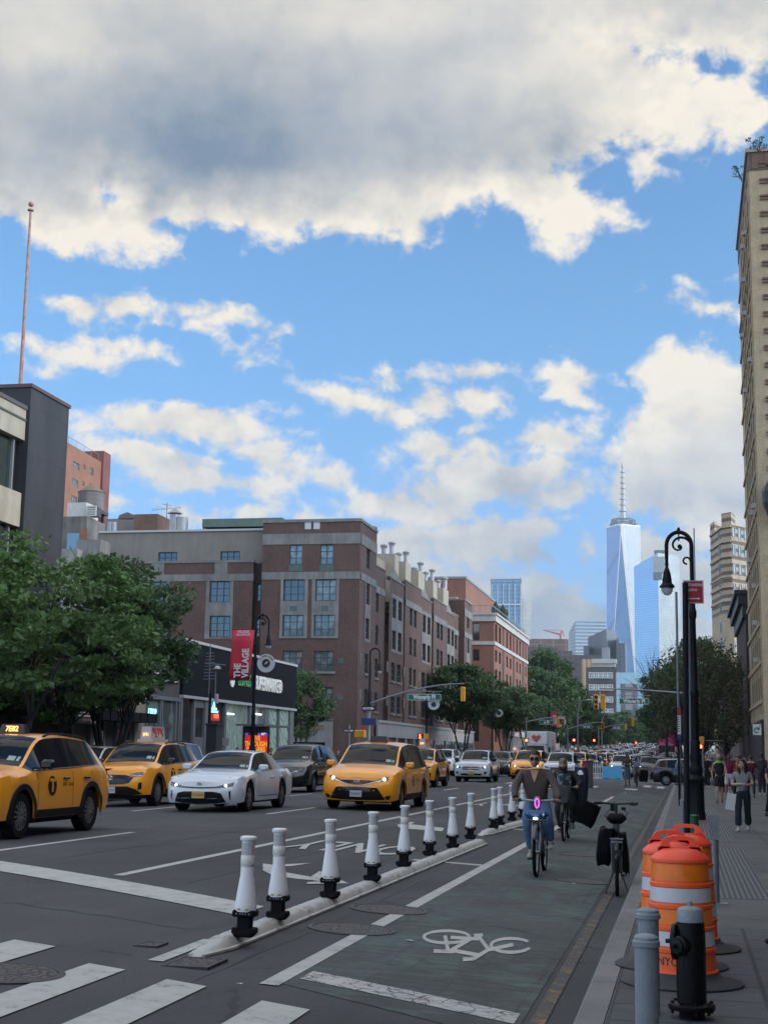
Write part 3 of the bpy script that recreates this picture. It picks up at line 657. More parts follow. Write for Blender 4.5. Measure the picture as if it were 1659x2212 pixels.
 for i,w in enumerate(lw):window(t,MY(YF+.6)@T((w[0]+w[1])/2,0,w[2]),w[1]-w[0],w[3]-w[2],3,3)
 for w in pw:window(t,MY(YF+1.4)@T((w[0]+w[1])/2,0,w[2]),w[1]-w[0],w[3]-w[2],3,2)
 # ---- side along the avenue
 X0=-24.5;S=lambda x,y=900:on_X(*c4(x,y),X0).y
 fl=[(front[i][2],front[i][3]) for i in(0,3,5,7,9)] # window heights per floor, top first
 yc1=S(388,900);ends=dict(zt=zt)
 swins=[]
 def SW(yc,w,floors,c=2,g=GLASS):
  for k in floors:swins.append((yc-w/2,yc+w/2,fl[k][0],fl[k][1],c,3,g))
 def mid(a,b_):return S((a+b_)/2)
 SW(mid(303,340),1.3,(0,1,2,3,4))
 secs=[('single',410,505,(430,456)),('pair',505,617,(525,556),(570,602)),('plain',620,747,(655,676),(688,709)),('pair',750,838,(762,790),(800,826)),
('plain',842,944,(868,890),(897,916)),('pair',948,1018,(957,981),(988,1009)),('single',1022,1072,(1044,1061))]
 ye=S(1085);yend=S(1145)
 for s_ in secs:
  for q in s_[3:]:a,c=S(q[0]),S(q[1]);SW((a+c)/2,min(1.9,max(1.1,(c-a)*.95)),(1,2,3,4),2,GLASS)
 SW(mid(1105,1121),1.6,(0,1,2,3),2)
 zpar=fl[1][1]+1.6;zg2=4.4+rise(120)
 b=MB();M=MX(X0)
 facade(b,M,YF,yc1,0,zt,[w[:4] for w in swins if w[1]<yc1])
 facade(b,M,ye,yend,0,zt-.4,[w[:4] for w in swins if w[0]>ye]);b.quad((X0,ye,0),(X0-3,ye,0),(X0-3,ye,zt-.4),(X0,ye,zt-.4));b.quad((X0,yc1,0),(X0-12,yc1,0),(X0-12,yc1,zt),(X0,yc1,zt));b.quad((X0,yend,0),(X0-20,yend,0),(X0-20,yend,zt-.4),(X0,yend,zt-.4))
 split(b,'avenue_wall',BRK,t)
 for s_ in secs:
  a,c=S(s_[1]),S(s_[2]);off={'single':.5,'pair':.12,'plain':.0}[s_[0]]
  b=MB();facade(b,MX(X0-off),a,c,0,zpar+(0 if s_[0]=='pair' else.5),[w[:4] for w in swins if a<w[0] and w[1]<c])
  b.box(X0-off-.35,X0-off-.02,a,c,zpar-.1,zpar+(0 if s_[0]=='pair' else.5)-.02)
  for yy in(a,c):b.quad((X0-.6,yy,0),(X0+.0,yy,0),(X0+.0,yy,zpar),(X0-.6,yy,zpar)) if off<.1 else None
  b.build('avenue_bay',BRK,t)
 b=MB();b.box(X0-.6,X0-.5,yc1,S(410),0,zpar);b.build('recess_wall',BRKD,t)  # same darkened brick, painting in the shade of the recess
 b=MB()
 b.box(X0-.1,X0+.05,YF+.02,yc1,zb0,zb1);b.box(X0-.1,X0+.05,YF+.02,yc1,zc0,zc1);b.box(X0-.3,X0+.08,YF+.4,yc1+.05,zt-.02,zt+.22)
 b.box(X0-.1,X0+.05,ye,yend,zb0-.4,zb1-.4);b.box(X0-.1,X0+.05,ye,yend,zc0,zc1);b.box(X0-3,X0+.08,ye-.05,yend,zt-.42,zt-.2)
 for s_ in secs:
  a,c=S(s_[1]),S(s_[2])
  if s_[0]=='pair':
   z0,z1=fl[2][0]-.25,fl[1][1]+.35;ws=[w[:4] for w in swins if a<w[0] and w[1]<c and w[2]>z0 and w[3]<z1];y0=min(w[0] for w in ws)-.35;y1=max(w[1] for w in ws)+.35
   facade(b,MX(X0-.12+.05),y0,y1,z0,z1,ws,.05);b.box(X0-.45,X0-.05,a-.05,c+.05,zpar,zpar+.12)
   b.quad((X0-.3,a,zpar+.12),(X0-.3,c,zpar+.12),(X0-.3,(a+c)/2,zpar+1.1),(X0-.3,(a+c)/2,zpar+1.1))
  else:
   off=.5 if s_[0]=='single' else 0;b.box(X0-off-.1,X0-off+.05,a,c,zc0-.1,zc1-.1);b.box(X0-off-.35,X0-off+.06,a-.02,c+.02,zpar+.5,zpar+.62)
 z0,z1=fl[2][0]-.25,fl[1][1]+.35;ws=[w[:4] for w in swins if w[1]<yc1 and z0<w[2] and w[3]<z1];facade(b,MX(X0+.04),ws[0][0]-.35,ws[0][1]+.35,z0,z1,ws,.05)
 ws=[w[:4] for w in swins if w[0]>ye and z0<w[2] and w[3]<z1];facade(b,MX(X0+.04),ws[0][0]-.35,ws[0][1]+.35,z0,z1,ws,.05)
 for w in swins:
  if w[3]<fl[2][0]:off=0 if w[1]<yc1 or w[0]>ye else[{'single':.5,'pair':.12,'plain':0}[s_[0]] for s_ in secs if S(s_[1])<w[0]<S(s_[2])][0];b.box(X0-off-.02,X0-off+.12,w[0]-.15,w[1]+.15,w[2]-.2,w[2]-.02)
 for yy in[S(q) for q in(275,483,615,733)]:
  for k in(3,4):b.box(X0-.01,X0+.05,yy-.18,yy+.18,fl[k][1]-1.0,fl[k][1]-.1)
 split(b,'concrete_band',CONC,t)
 for w in swins:
  off=0 if w[1]<yc1 or w[0]>ye else[{'single':.5,'pair':.12,'plain':0}[s_[0]] for s_ in secs if S(s_[1])<w[0]<S(s_[2])][0]
  window(t,MX(X0-off)@T((w[0]+w[1])/2,0,w[2]),w[1]-w[0],w[3]-w[2],w[4],w[5],gm=w[6])
  # stucco attic set back with stepped chimneys
 X1=-27.2;b=MB();za=on_X(*c4(700,640),X1).z
 segs=[(405,520),(520,550),(552,625),(625,655),(657,745),(745,776),(778,833),(833,858),(862,935),(935,966),(968,1000)]
 zz=on_X(*c4(470,432),X1).z;ylist=[on_X(*c4(x,600),X1).y for x in(400,462,520,552,625,655,745,776,833,858,935,966,1010)]
 zlow=on_X(*c4(470,500),X1).z
 atw=[]
 for k in range(0,len(ylist)-1):
  hi=k in(1,3,5,7,9,11);y0,y1=ylist[k],ylist[k+1]
  if hi:b.box(X1-2,X1+.9,y0,y0+(y1-y0)*.55,zpar-1,zz)
  else:
   b.box(X1-3,X1,y0-1,y1+1,zpar-1,zlow)
   atw.append(((y0*.6+y1*.4),fl[0][0]+.1))
 b.box(X1-9,X1-2.5,YF+4,yend-3,zpar-2,zlow-.2);b.build('attic',stone_mat('attic_stucco',(.36,.32,.255),.12),t)
 for y,z in atw:window(t,MX(X1+.16)@T(y,0,z),1.1,1.5,2,2)
 b=MB()
 for x,y0,y1 in((452,350,430),(513,330,425),(568,415,498),(625,405,498),(740,490,575),(690,530,590),(780,565,640),(831,545,640),(880,632,690),(932,610,700),(372,208,240)):
  p=on_X(*c4(x,y1),X1-.3);q=on_X(*c4(x,y0),X1-.3);r=.24;b.cyl((X1-.3,p.y,p.z-.5),(X1-.3,p.y,q.z-.25),r,n=10);b.lathe([(r+.04,q.z-.5),(r+.04,q.z-.42),(r+.14,q.z-.2),(r+.14,q.z-.12),(.05,q.z)],(X1-.3,p.y,0),10)
 split(b,'flue',mat('galvanised',(.33,.33,.34),.45,.5,var=.2,scale=3),t)
 # ground floor shops on the avenue side
 b=MB();fasc=MB();gl=MB();zf=4.3+rise(115)
 for a,c in((405,745),(750,1150)):
  ya,yb=S(a,1770) if a>405 else yc1+1.0,S(c,1770);b.box(X0-.02,X0+.22,ya,yb,zf-.12,zf+.1);b.box(X0-.02,X0+.14,ya,yb,zf-1.25,zf-.12)
  n=5
  for k in range(n+1):y=ya+(yb-ya)*k/n;b.box(X0,X0+.16,y-.12,y+.12,.1,zf-1.25)
  for k in range(n):y0=ya+(yb-ya)*k/n+.12;y1=ya+(yb-ya)*(k+1)/n-.12;gl.quad((X0+.05,y0,.6),(X0+.05,y1,.6),(X0+.05,y1,zf-1.25),(X0+.05,y0,zf-1.25));b.box(X0,X0+.1,y0,y1,.1,.6)
 b.build('shopfront',stone_mat('shop_stone',(.34,.34,.33),.15),t);gl.build('shop_glass',GLASS,t,fix=False)
 # bank front
 b=MB();b.box(bx0,bx0+.45,YF-.1,YF+.3,0,zg);b.box(bx1-.55,bx1,YF-.1,YF+.3,0,zg);b.box(bx0+.45,bx1-.55,YF-.1,YF+.3,F(1,2085)[1],zg);b.box(bx0-.05,bx1+.05,YF-.2,YF+.2,zg,zg+.15);b.build('bank_surround',stone_mat('bank_stone',(.25,.245,.235),.2),t)
 b=MB();b.quad((bx0+.45,YF+.1,0),(bx1-.55,YF+.1,0),(bx1-.55,YF+.1,F(1,2085)[1]),(bx0+.45,YF+.1,F(1,2085)[1]));wg=b.build('bank_window',mat('poster_black',(.012,.012,.014),.25),t)
 sx,sz=F(1150,1972);BZ=mat('bronze_letters',(.30,.20,.10),.5,.3)
 text_mesh('bank_lettering','WELLS FARGO',.50,BZ,frame((sx,YF-.14,sz),(1,0,0),(0,0,1)),t,.03,.008,sx=.92)
 WL=mat('poster_white',(.62,.62,.62),.5)
 px_,pz_=F(1000,2130);text_mesh('poster_lettering','Checking\naccounts for',.30,WL,frame((px_,YF+.06,pz_-.05),(1,0,0),(0,0,1)),wg,.005,0,align='LEFT',sx=.95)
 text_mesh('poster_lettering','every win',.52,WL,frame((px_,YF+.06,pz_-.75),(1,0,0),(0,0,1)),wg,.005,.01,align='LEFT',sx=.95)
 # roof top metal frame with two white panels
 b=MB();a,z1=F(1140,205);c,z0=F(1272,290)
 for k in range(7):x=a+(c-a)*k/6;b.box(x-.03,x+.03,YF+.1,YF+.16,z0,z1)
 for k in range(4):z=z0+(z1-z0)*k/3;b.box(a,c,YF+.1,YF+.15,z-.03,z+.03)
 for k in(.22,.78):x=a+(c-a)*k;b.box(x-.25,x+.25,YF-.02,YF+.09,z0+.3,z1+.12)
 b.build('roof_screen',mat('white_metal',(.5,.52,.55),.5),t)
 return t
brick_block()
def px_box(name,m_,pl,pr,pt,Y,depth,label=None,cat=None,zb=0,group=None,parent=None,slant=0):
 """free-standing block whose camera-facing side spans two pixel columns at distance Y"""
 a=on_Y(pl,pt,Y);c=on_Y(pr,pt,Y);b=MB();b.prism([(a.x,Y),(c.x,Y+slant),(c.x,Y+slant+depth),(a.x,Y+depth)],zb,a.z)
 o=b.build(name,m_,parent)
 return meta(o,label,cat,group),a,c
 # roofs behind the brick block
def roof_things():
 Y=128
 o,a,c=px_box('stair_bulkhead',STUC,228,290,1121,Y,6,'low grey stair bulkhead on the roofs behind the stucco penthouse','rooftop structure')
 o,a,c=px_box('brick_bulkhead',brick_mat('brown_brick',(.20,.10,.07),(.15,.075,.05),(.18,.13,.1)),290,341,1111,Y-3,4,'square brown brick bulkhead on the roof near the antenna','rooftop structure')
 b=MB();pts=[on_Y(x,y,Y) for x,y in((255,1122),(257,1113),(275,1106),(289,1112),(291,1122))];b.extr([tuple(p) for p in pts],None,(0,3,0));meta(b.build('tarpaulin_heap',mat('tarp',(.16,.12,.13),.8,var=.5,scale=2)),'heap of tarpaulin lying on the grey stair bulkhead','tarpaulin')
 t=thing('tv_antenna',on_Y(359,1143,Y-2),'thin old television antenna on the roof above the stucco penthouse','antenna');p=on_Y(359,1143,Y-2);q=on_Y(361,1086,Y-2);MT=mat('antenna_metal',(.12,.11,.11),.5,.5)
 b=MB();b.cyl((p.x,p.y,p.z-1),(p.x,p.y,q.z),.035,n=6);b.build('mast',MT,t);b=MB();h=q.z-.5
 b.cyl((p.x-1.5,p.y,h-.2),(p.x+1.4,p.y,h),.02,n=5)
 for k in range(6):x=p.x-1.2+k*.45;b.cyl((x,p.y-.7,h+.25*(k%2)-.2),(x+.1,p.y+.7,h+.1),.015,n=5)
 b.cyl((p.x-.5,p.y,q.z-.1),(p.x+.5,p.y,q.z-.3),.02,n=5);b.build('aerial',MT,t)
 GM=mat('galvanised',(.33,.33,.34))
 for i,(x,y0,y1,r,l) in enumerate(((377,1112,1143,.42,'capped round metal flue to the right of the roof antenna'),(393,1118,1143,.5,'plain wide metal flue, rightmost on the stucco penthouse roof'),(246,1128,1146,.22,'leftmost short white vent pipe on the roofs behind the penthouse'),(238,1128,1146,.22,'white vent pipe beside the leftmost on the roofs behind the penthouse'))):
  p=on_Y(x,y1,YF+3);q=on_Y(x,y0,YF+3);b=MB();b.cyl((p.x,p.y,p.z-.8),(p.x,p.y,q.z),r,n=14)
  if i==0:b.lathe([(r*1.5,q.z+.1),(.04,q.z+.55)],(p.x,p.y,0),14);b.cyl((p.x,p.y,q.z-.1),(p.x,p.y,q.z+.3),r*.3,n=8)
  meta(b.build('roof_flue',GM,smooth=40),l,'roof flue','flues on the left roofs')
  # copper-green pergola roof
 Yp=YF+6;t=thing('roof_pergola',on_Y(525,1140,Yp),'low hipped green metal roof canopy on posts above the brick block','roof canopy');A=on_Y(437,1128,Yp);B=on_Y(610,1126,Yp);zt=on_Y(450,1121,Yp).z;zr=on_Y(600,1116,Yp).z;zb=on_Y(437,1137,Yp).z
 b=MB();b.add([(A.x,Yp,zt),(B.x,Yp,zt),(B.x,Yp+5,zt),(A.x,Yp+5,zt),(A.x+1,Yp+2.5,zr),(B.x-1,Yp+2.5,zr),(A.x,Yp,zt-.7),(B.x,Yp,zt-.7),(B.x,Yp+5,zt-.7),(A.x,Yp+5,zt-.7)],[(0,1,5,4),(1,2,5),(2,3,4,5),(3,0,4),(0,1,7,6),(1,2,8,7),(2,3,9,8),(3,0,6,9)]);b.build('canopy',mat('copper_green',(.10,.15,.13),.7,var=.25,scale=1.5),t)
 b=MB();b.box(A.x+.5,B.x-.5,Yp+.6,Yp+4,zb-1.2,zt-.65);b.build('plant_room',mat('dark_frame',(0,0,0)),t);b=MB()
 for x in(A.x+.1,B.x-.1):b.box(x-.06,x+.06,Yp+.1,Yp+.2,zb-1.5,zt-.6)
 b.build('post',GFRAME,t)
roof_things()
# ================================================================ orange-brick loft tower, far left
def orange_tower():
 Y0=170;L_=on_Y(146,1000,Y0);Rr=on_Y(228,1000,Y0+14);zt=on_Y(146,957,Y0).z
 t=thing('loft_tower',(L_.x,Y0,0),'tall orange brick loft building with small gridded windows behind the black slab','loft building')
 d=Vector((Rr.x-L_.x,Rr.y-L_.y,0));w=d.length;u=d.normalized();n=Vector((-u.y,u.x,0))
 M=Matrix(((u.x,n.x,0,L_.x),(u.y,n.y,0,L_.y),(0,0,1,0),(0,0,0,1)))
 def loc(x,y): # crop1 px -> local
  px,py=x/4.0,829.5+y/4.0;d_=ray(px,py);tt=(Vector(L_)-CAM).dot(n)/d_.dot(n);p=CAM+d_*tt;return(p-Vector((L_.x,L_.y,0))).dot(u),p.z
 ws=[]
 for xa,ya,xb,yb,c,r in((630,662,685,750,3,4),(723,697,741,745,1,2),(779,716,806,797,2,4),(622,808,676,897,3,4),(714,838,731,888,1,2),(772,858,800,885,2,2),(612,955,664,1040,3,4)):
  a,z1=loc(xa,ya);c_,z0=loc(xb,yb);ws.append((a,c_,z0,z1,c,r))
 b=MB();facade(b,M,-6,w,0,zt,[q[:4] for q in ws]);P=lambda x,y,z:M@Vector((x,y,z))
 b.quad(P(w,0,0),P(w,14,0),P(w,14,zt),P(w,0,zt));b.quad(P(-6,0,zt),P(w,0,zt),P(w,14,zt),P(-6,14,zt));b.build('wall',BRO,t)
 b=MB();x1=w+1.2;x0=w-1.6;z2=zt+1.6;b.add([P(x0,-.3,0),P(x1,-.3,0),P(x1,2.5,0),P(x0,2.5,0),P(x0,-.3,z2),P(x1,-.3,z2),P(x1,2.5,z2),P(x0,2.5,z2)],[(0,3,2,1),(4,5,6,7),(0,1,5,4),(1,2,6,5),(2,3,7,6),(3,0,4,7)]);b.build('chimney_breast',brick_mat('crimson_brick',(.20,.055,.045),(.16,.04,.035),(.2,.12,.1)),t)
 for q in ws:window(t,M@T((q[0]+q[1])/2,0,q[2]),max(.4,q[1]-q[0]),q[3]-q[2],q[4],q[5],SFRAME,GLASS_C)
 b=MB();pts=[P(-5,.3,zt+1.0),P(w-2,.3,zt+1.0)];b.tube(pts,.04,6)
 for k in range(7):x=-5+(w+3)*k/6;b.tube([P(x,.3,zt),P(x,.3,zt+1)],.03,5)
 b.build('roof_railing',SFRAME,t)
orange_tower()
def left_roofs():
# weathered party-wall building in front of the orange tower, with water tank and air handlers
 Y0=132;A=on_Y(136,1116,Y0);B=on_Y(190,1114,Y0);C=on_Y(262,1145,Y0+13);t=thing('party_wall_building',(A.x,Y0,0),'weathered cream and grey brick back building below the water tank','building')
 b=MB();b.prism([(A.x-4,Y0),(B.x,Y0),(B.x-1,Y0+15),(A.x-4,Y0+15)],0,A.z);b.build('grey_wall',stone_mat('old_render',(.17,.165,.155),.6),t)
 b=MB();b.prism([(B.x,Y0+.01),(C.x,Y0+13),(C.x-3,Y0+16),(B.x-.5,Y0+6)],0,A.z-.1);b.build('cream_wall',stone_mat('flaking_cream',(.34,.29,.20),.7),t)
 b=MB();z0,z1=on_Y(175,1185,Y0-.1).z,on_Y(175,1151,Y0-.1).z;b.quad((on_Y(144,1170,Y0-.1).x,Y0-.03,z0),(on_Y(170,1170,Y0-.1).x,Y0-.03,z0),(on_Y(170,1170,Y0-.1).x,Y0-.03,z1),(on_Y(144,1170,Y0-.1).x,Y0-.03,z1));b.build('window',glass_mat('sky_window',(.12,.2,.26),.03),t,fix=False)
 b=MB();z0,z1=on_Y(175,1170,Y0).z,on_Y(175,1142,Y0).z;b.box(on_Y(171,1170,Y0).x,B.x+.02,Y0-.04,Y0+.1,z0,z1);b.build('brick_patch',BRO,t)
 # concrete low building with parapet
 o,a,c=px_box('concrete_annex',CONC,166,218,1166,106,2,'stained concrete annex between black slab and stucco penthouse','building')
 o,a,c=px_box('low_annex',stone_mat('pale_block',(.26,.25,.23),.5),128,168,1186,105,2,'low pale block annex directly behind the black slab','building')
 # water tank
 Yt=145;p=on_Y(196,1104,Yt);q=on_Y(196,1064,Yt);r=(on_Y(223,1080,Yt).x-on_Y(169,1080,Yt).x)/2
 t=thing('water_tank',(p.x,Yt,p.z),'round wooden water tank with conical lid in front of the orange loft building','water tank')
 g=NT('tank_wood',.85);sp=g.n('ShaderNodeSeparateXYZ',{0:g.tc.outputs['Object']});an=g.math('ARCTAN2',sp.outputs[0],sp.outputs[1]);pl=g.math('FRACT',g.math('MULTIPLY',an,9));hz=g.math('FRACT',g.math('MULTIPLY',sp.outputs[2],1.9))
 k=g.math('MULTIPLY',g.mr(pl,.0,.08,.5,1),g.mr(hz,.0,.08,.45,1));nz=g.noise(g.tc.outputs['Object'],2,4,.6,(1,1,.2));g.put(g.b.inputs['Base Color'],g.n('ShaderNodeVectorMath',{0:(.15,.135,.13),'Scale':g.math('MULTIPLY',k,g.mr(nz,.3,.7,.6,1.3))},operation='SCALE').outputs[0])
 b=MB();b.lathe([(r,p.z),(r*.97,q.z)],(p.x,Yt,0),32);b.build('barrel',g.m,t,smooth=60)
 b=MB();b.lathe([(r*1.03,q.z-.02),(r*.5,q.z+.55),(.05,q.z+.95)],(p.x,Yt,0),32);b.build('lid',mat('tank_lid',(.17,.13,.09),.9,var=.3,scale=3),t)
 b=MB()
 for sx in(-.7,0,.7):
  for sy in(-.7,.7):b.box(p.x+sx*r-.16,p.x+sx*r+.16,Yt+sy*r-.16,Yt+sy*r+.16,p.z-6,p.z)
 b.box(p.x-r,p.x+r,Yt-r,Yt+r,p.z-.35,p.z-.02);b.build('stand',mat('dark_frame',(0,0,0)),t)
 WM=mat('white_enamel',(.48,.47,.44),.5,var=.15,scale=2)
 o,a,c=px_box('air_handler',WM,146,187,1086,133,3,'large pale rooftop air handler box left of the water tank','air handler',zb=A.z-.3)
 p1=on_Y(188,1094,132.5);p2=on_Y(206,1113,132.5);t=thing('louvred_unit',((p1.x+p2.x)/2,132.5,p2.z),'small white louvred vent unit below the water tank','vent unit')
 b=MB();b.box(p1.x,p2.x,132.6,134,p2.z,p1.z);b.build('casing',mat('dark_frame',(0,0,0)),t);b=MB()
 for k in range(5):z=p2.z+(p1.z-p2.z)*k/4;b.box(p1.x,p2.x,132.5,132.62,z-.08,z+.08)
 for x in(p1.x,p2.x):b.box(x-.05,x+.05,132.49,132.63,p2.z-.08,p1.z+.08)
 b.build('louvres',WM,t)
left_roofs()
# ================================================================ black slab and beige office block at the left edge
def office():
 X0=-24.6;t=thing('office_block',(X0,46,0),'beige and glass office block at the left edge joined to a tall black slab','office block')
 y0=on_X(64,900,X0).y;y1=on_X(148.5,900,X0).y;zt=on_X(68,836,X0).z
 g=NT('black_panels',.7);P_=g.tc.outputs['Object'];sp=g.n('ShaderNodeSeparateXYZ',{0:P_});u=g.math('ADD',sp.outputs[0],sp.outputs[1]);cb=g.n('ShaderNodeCombineXYZ',{0:u,1:sp.outputs[2]})
 br=g.n('ShaderNodeTexBrick',{'Vector':cb.outputs[0],'Color1':(.036,.036,.040,1),'Color2':(.028,.028,.031,1),'Mortar':(.018,.018,.02,1),'Scale':1.0,'Mortar Size':.012,'Brick Width':1.9,'Row Height':1.85});br.offset=.3
 nz=g.noise(P_,.9,6,.7,(1,1,.3));g.put(g.b.inputs['Base Color'],g.n('ShaderNodeVectorMath',{0:br.outputs[0],'Scale':g.mr(nz,.3,.7,.75,1.35)},operation='SCALE').outputs[0])
 b=MB();b.box(X0-22,X0,y0,y1,0,zt);b.build('black_slab',g.m,t)
 b=MB();b.box(X0-22.05,X0+.06,y0-.06,y1+.06,zt,zt+.14);b.build('slab_coping',mat('copper_edge',(.10,.05,.045),.5),t)
 Xb=X0-.12;ya=30;z_=lambda y:on_X(30,y,Xb).z
 Zs={'top':on_X(0,856,Xb).z,'c':on_X(0,880,Xb).z,'b1':on_X(0,926,Xb).z,'b2':on_X(0,1047,Xb).z,'b3':on_X(0,1124,Xb).z}
 ye=on_X(56,900,Xb).y
 b=MB();b.box(Xb-16,Xb,ya,ye,Zs['b1'],Zs['top']);b.box(Xb-16,Xb,ya,ye,Zs['b3'],Zs['b2']);b.box(Xb-16,Xb,ya,ye,Zs['b3']-4.3-1.9,Zs['b3']-4.3)
 g2=stone_mat('beige_precast',(.40,.355,.27),.3);split(b,'spandrel',g2,t)
 b=MB();b.box(Xb-16,Xb+.05,ya,ye+.02,Zs['top'],Zs['top']+.16);b.box(Xb-.2,Xb+.04,ya,ye,Zs['c']-.04,Zs['c']+.04);b.build('coping',mat('dark_trim',(.08,.075,.07),.6),t)
 b=MB();b.box(Xb-16.2,Xb-.35,ya,ye+.03,0,Zs['top']-.4);b.build('dark_core',mat('core_dark',(.012,.013,.015),.6),t)
 for k,(z0,z1) in enumerate(((Zs['b2'],Zs['b1']),(Zs['b3']-4.3,Zs['b3']))):
  b=MB();b.quad((Xb-.3,ya,z0),(Xb-.3,ye-.35,z0),(Xb-.3,ye-.35,z1),(Xb-.3,ya,z1));w=b.build('window_band',glass_mat('office_glass',(.018,.034,.034),.05),t,fix=False)
  b=MB()
  for q in range(6):y=ye-.45-q*2.3;b.box(Xb-.3,Xb-.2,y-.05,y+.05,z0,z1)
  split(b,'mullion',SFRAME,w)
  # rusty flagpole on the slab roof
 p=on_X(44,832,X0-1.6);q=on_X(66,437,X0-1.6);fp=thing('flagpole',(p.x,p.y,zt+.1),'tall thin rusty flagpole with ball tip on the black slab roof','flagpole');RU=mat('rusty_white',(.34,.20,.17),.7,var=.55,scale=5)
 b=MB();b.cyl((p.x,p.y,zt+.1),(p.x,p.y,q.z-.25),.085,.05,10);b.build('pole',RU,fp,smooth=50);b=MB();b.lathe([(.01,-.12),(.09,-.08),(.12,0),(.09,.08),(.01,.12)],(p.x,p.y,q.z-.05),12);b.lathe([(.13,-.33),(.13,-.28)],(p.x,p.y,q.z),12);b.build('finial',RU,fp,smooth=50)
office()
# ================================================================ shops along the left pavement, supermarket
XS=-24.5
def SX(px,py=1640,X=XS):return on_X(px,py,X)
NEONB=mat('neon_blue',(.2,.6,.8),emit=(.35,.85,1.0),es=1.6);NEONR=mat('neon_red',(.8,.1,.05),emit=(1,.12,.06),es=2.0)
def avenue_text(name,body,size,m_,px,py,parent,X=XS,off=.02,sx=1.0,bold=0.0,align='CENTER',depth=.01):
 p=on_X(px,py,X);return text_mesh(name,body,size,m_,frame((X+off,p.y,p.z),(0,1,0),(0,0,1)),parent,depth,bold,align,sx)
def supermarket():
 y0,y1=SX(384).y,SX(632).y;zt0,zb=SX(632,1440).z,SX(628,1531).z
 t=thing('supermarket',(XS,y0,0),'two storey black-fronted supermarket with white sign letters and glass ground floor','supermarket')
 BLK=mat('black_fascia',(.008,.009,.013),.75,var=.12,scale=1.2,spec=.12);GREYW=stone_mat('shop_grey',(.17,.17,.17),.25)
 b=MB();b.box(XS-.35,XS+.12,y0,y1,zb,zt0);b.box(XS-14,XS-.35,y1-.35,y1,zb,zt0);b.box(XS-14,XS-.35,y0,y0+.3,zb,zt0);b.build('fascia',BLK,t)
 b=MB();b.box(XS-.45,XS+.18,y0-.04,y1+.05,zt0,zt0+.14);b.box(XS-.3,XS+.20,y0,y1+.03,zb-.14,zb);b.build('fascia_trim',mat('pale_coping',(.42,.42,.42)),t)
 b=MB();b.box(XS-14,XS-.4,y0+.3,y1-.4,.1,zt0-.8);b.build('body',GREYW,t)
 # ground floor bays by pixel columns
 fr=MB();lit=MB();dk=MB();mural=MB()
 cols=[(384,388,'f'),(388,412,'d'),(412,416,'f'),(416,436,'p'),(436,449,'f'),(449,480,'n'),(480,484,'f'),(484,520,'l'),(520,534,'l'),(534,540,'f'),(540,568,'l'),(568,576,'f'),(576,597,'m'),(597,600,'f'),(600,622,'m'),(622,630,'f')]
 zd=zb-.14
 for a,c,k in cols:
  ya,yb=SX(a).y,SX(c).y
  if k=='f':fr.box(XS-.1,XS+.08,ya,yb,.12,zd)
  elif k=='d':dk.quad((XS-.05,ya,.15),(XS-.05,yb,.15),(XS-.05,yb,zd),(XS-.05,ya,zd))
  elif k=='p':dk.quad((XS-.05,ya,2.4),(XS-.05,yb,2.4),(XS-.05,yb,zd-.4),(XS-.05,ya,zd-.4));fr.box(XS-.1,XS+.03,ya,yb,.12,2.4);fr.box(XS-.1,XS+.03,ya,yb,zd-.4,zd)
  elif k=='n':dk.quad((XS-.05,ya,2.4),(XS-.05,yb,2.4),(XS-.05,yb,zd),(XS-.05,ya,zd));fr.box(XS-.1,XS+.35,ya,yb,2.0,2.4);dk.quad((XS-.05,ya,.1),(XS-.05,yb,.1),(XS-.05,yb,2.0),(XS-.05,ya,2.0))
  elif k=='l':lit.quad((XS-.05,ya,.4),(XS-.05,yb,.4),(XS-.05,yb,zd),(XS-.05,ya,zd));fr.box(XS-.06,XS+.04,ya,yb,.1,.4)
  else:mural.quad((XS-.05,ya,.4),(XS-.05,yb,.4),(XS-.05,yb,zd),(XS-.05,ya,zd));fr.box(XS-.06,XS+.04,ya,yb,.1,.4)
 split(fr,'window_frame',mat('pale_aluminium',(.15,.155,.16),.5),t);split(dk,'dark_glass',GLASS,t)
 # lit interior seen through clear panes: pale green back wall, shelves and ceiling tubes behind real glass
 CL=mat('clear_glass',(.9,.95,.93),.02,trans=1.0,spec=.5);CLg=lit.build('clear_pane',mat('thin_glass',(.75,.8,.78),.03,alpha=.22),t,fix=False)
 ya,yb=SX(484).y,SX(568).y;b=MB();b.quad((XS-.38,ya,.2),(XS-.38,yb,.2),(XS-.38,yb,zd),(XS-.38,ya,zd));
 g=NT('shop_interior',.8);n1_=g.noise(g.tc.outputs['Object'],3,4,.6,(1,1,.6));g.put(g.b.inputs['Base Color'],g.mix(g.mr(n1_,.52,.56),(.10,.15,.12,1),(.22,.30,.24,1)));g.b.inputs['Emission Color'].default_value=(.30,.44,.36,1);g.b.inputs['Emission Strength'].default_value=.13;b.build('interior',g.m,t,fix=False)
 b=MB();LT=mat('tube_light',(1,1,1),emit=(1,1,.95),es=3)
 for a,c,y in((486,507,1541),(549,566,1542)):p,q=SX(a,y,XS-.2),SX(c,y+1,XS-.2);b.box(XS-.3,XS-.22,p.y,q.y,p.z-.05,p.z+.03)
 b.build('tube_light',LT,t)
 g=NT('leaf_mural',.5);n1_=g.noise(g.tc.outputs['Object'],2.6,2,.5,(1,1,.45));w_=g.n('ShaderNodeTexWave',{'Vector':g.tc.outputs['Object'],'Scale':.8,'Distortion':9.0,'Detail':1.5},bands_direction='DIAGONAL').outputs['Fac'];g.put(g.b.inputs['Base Color'],g.mix(g.mr(w_,.80,.93),(.33,.44,.36,1),(.08,.17,.12,1)))
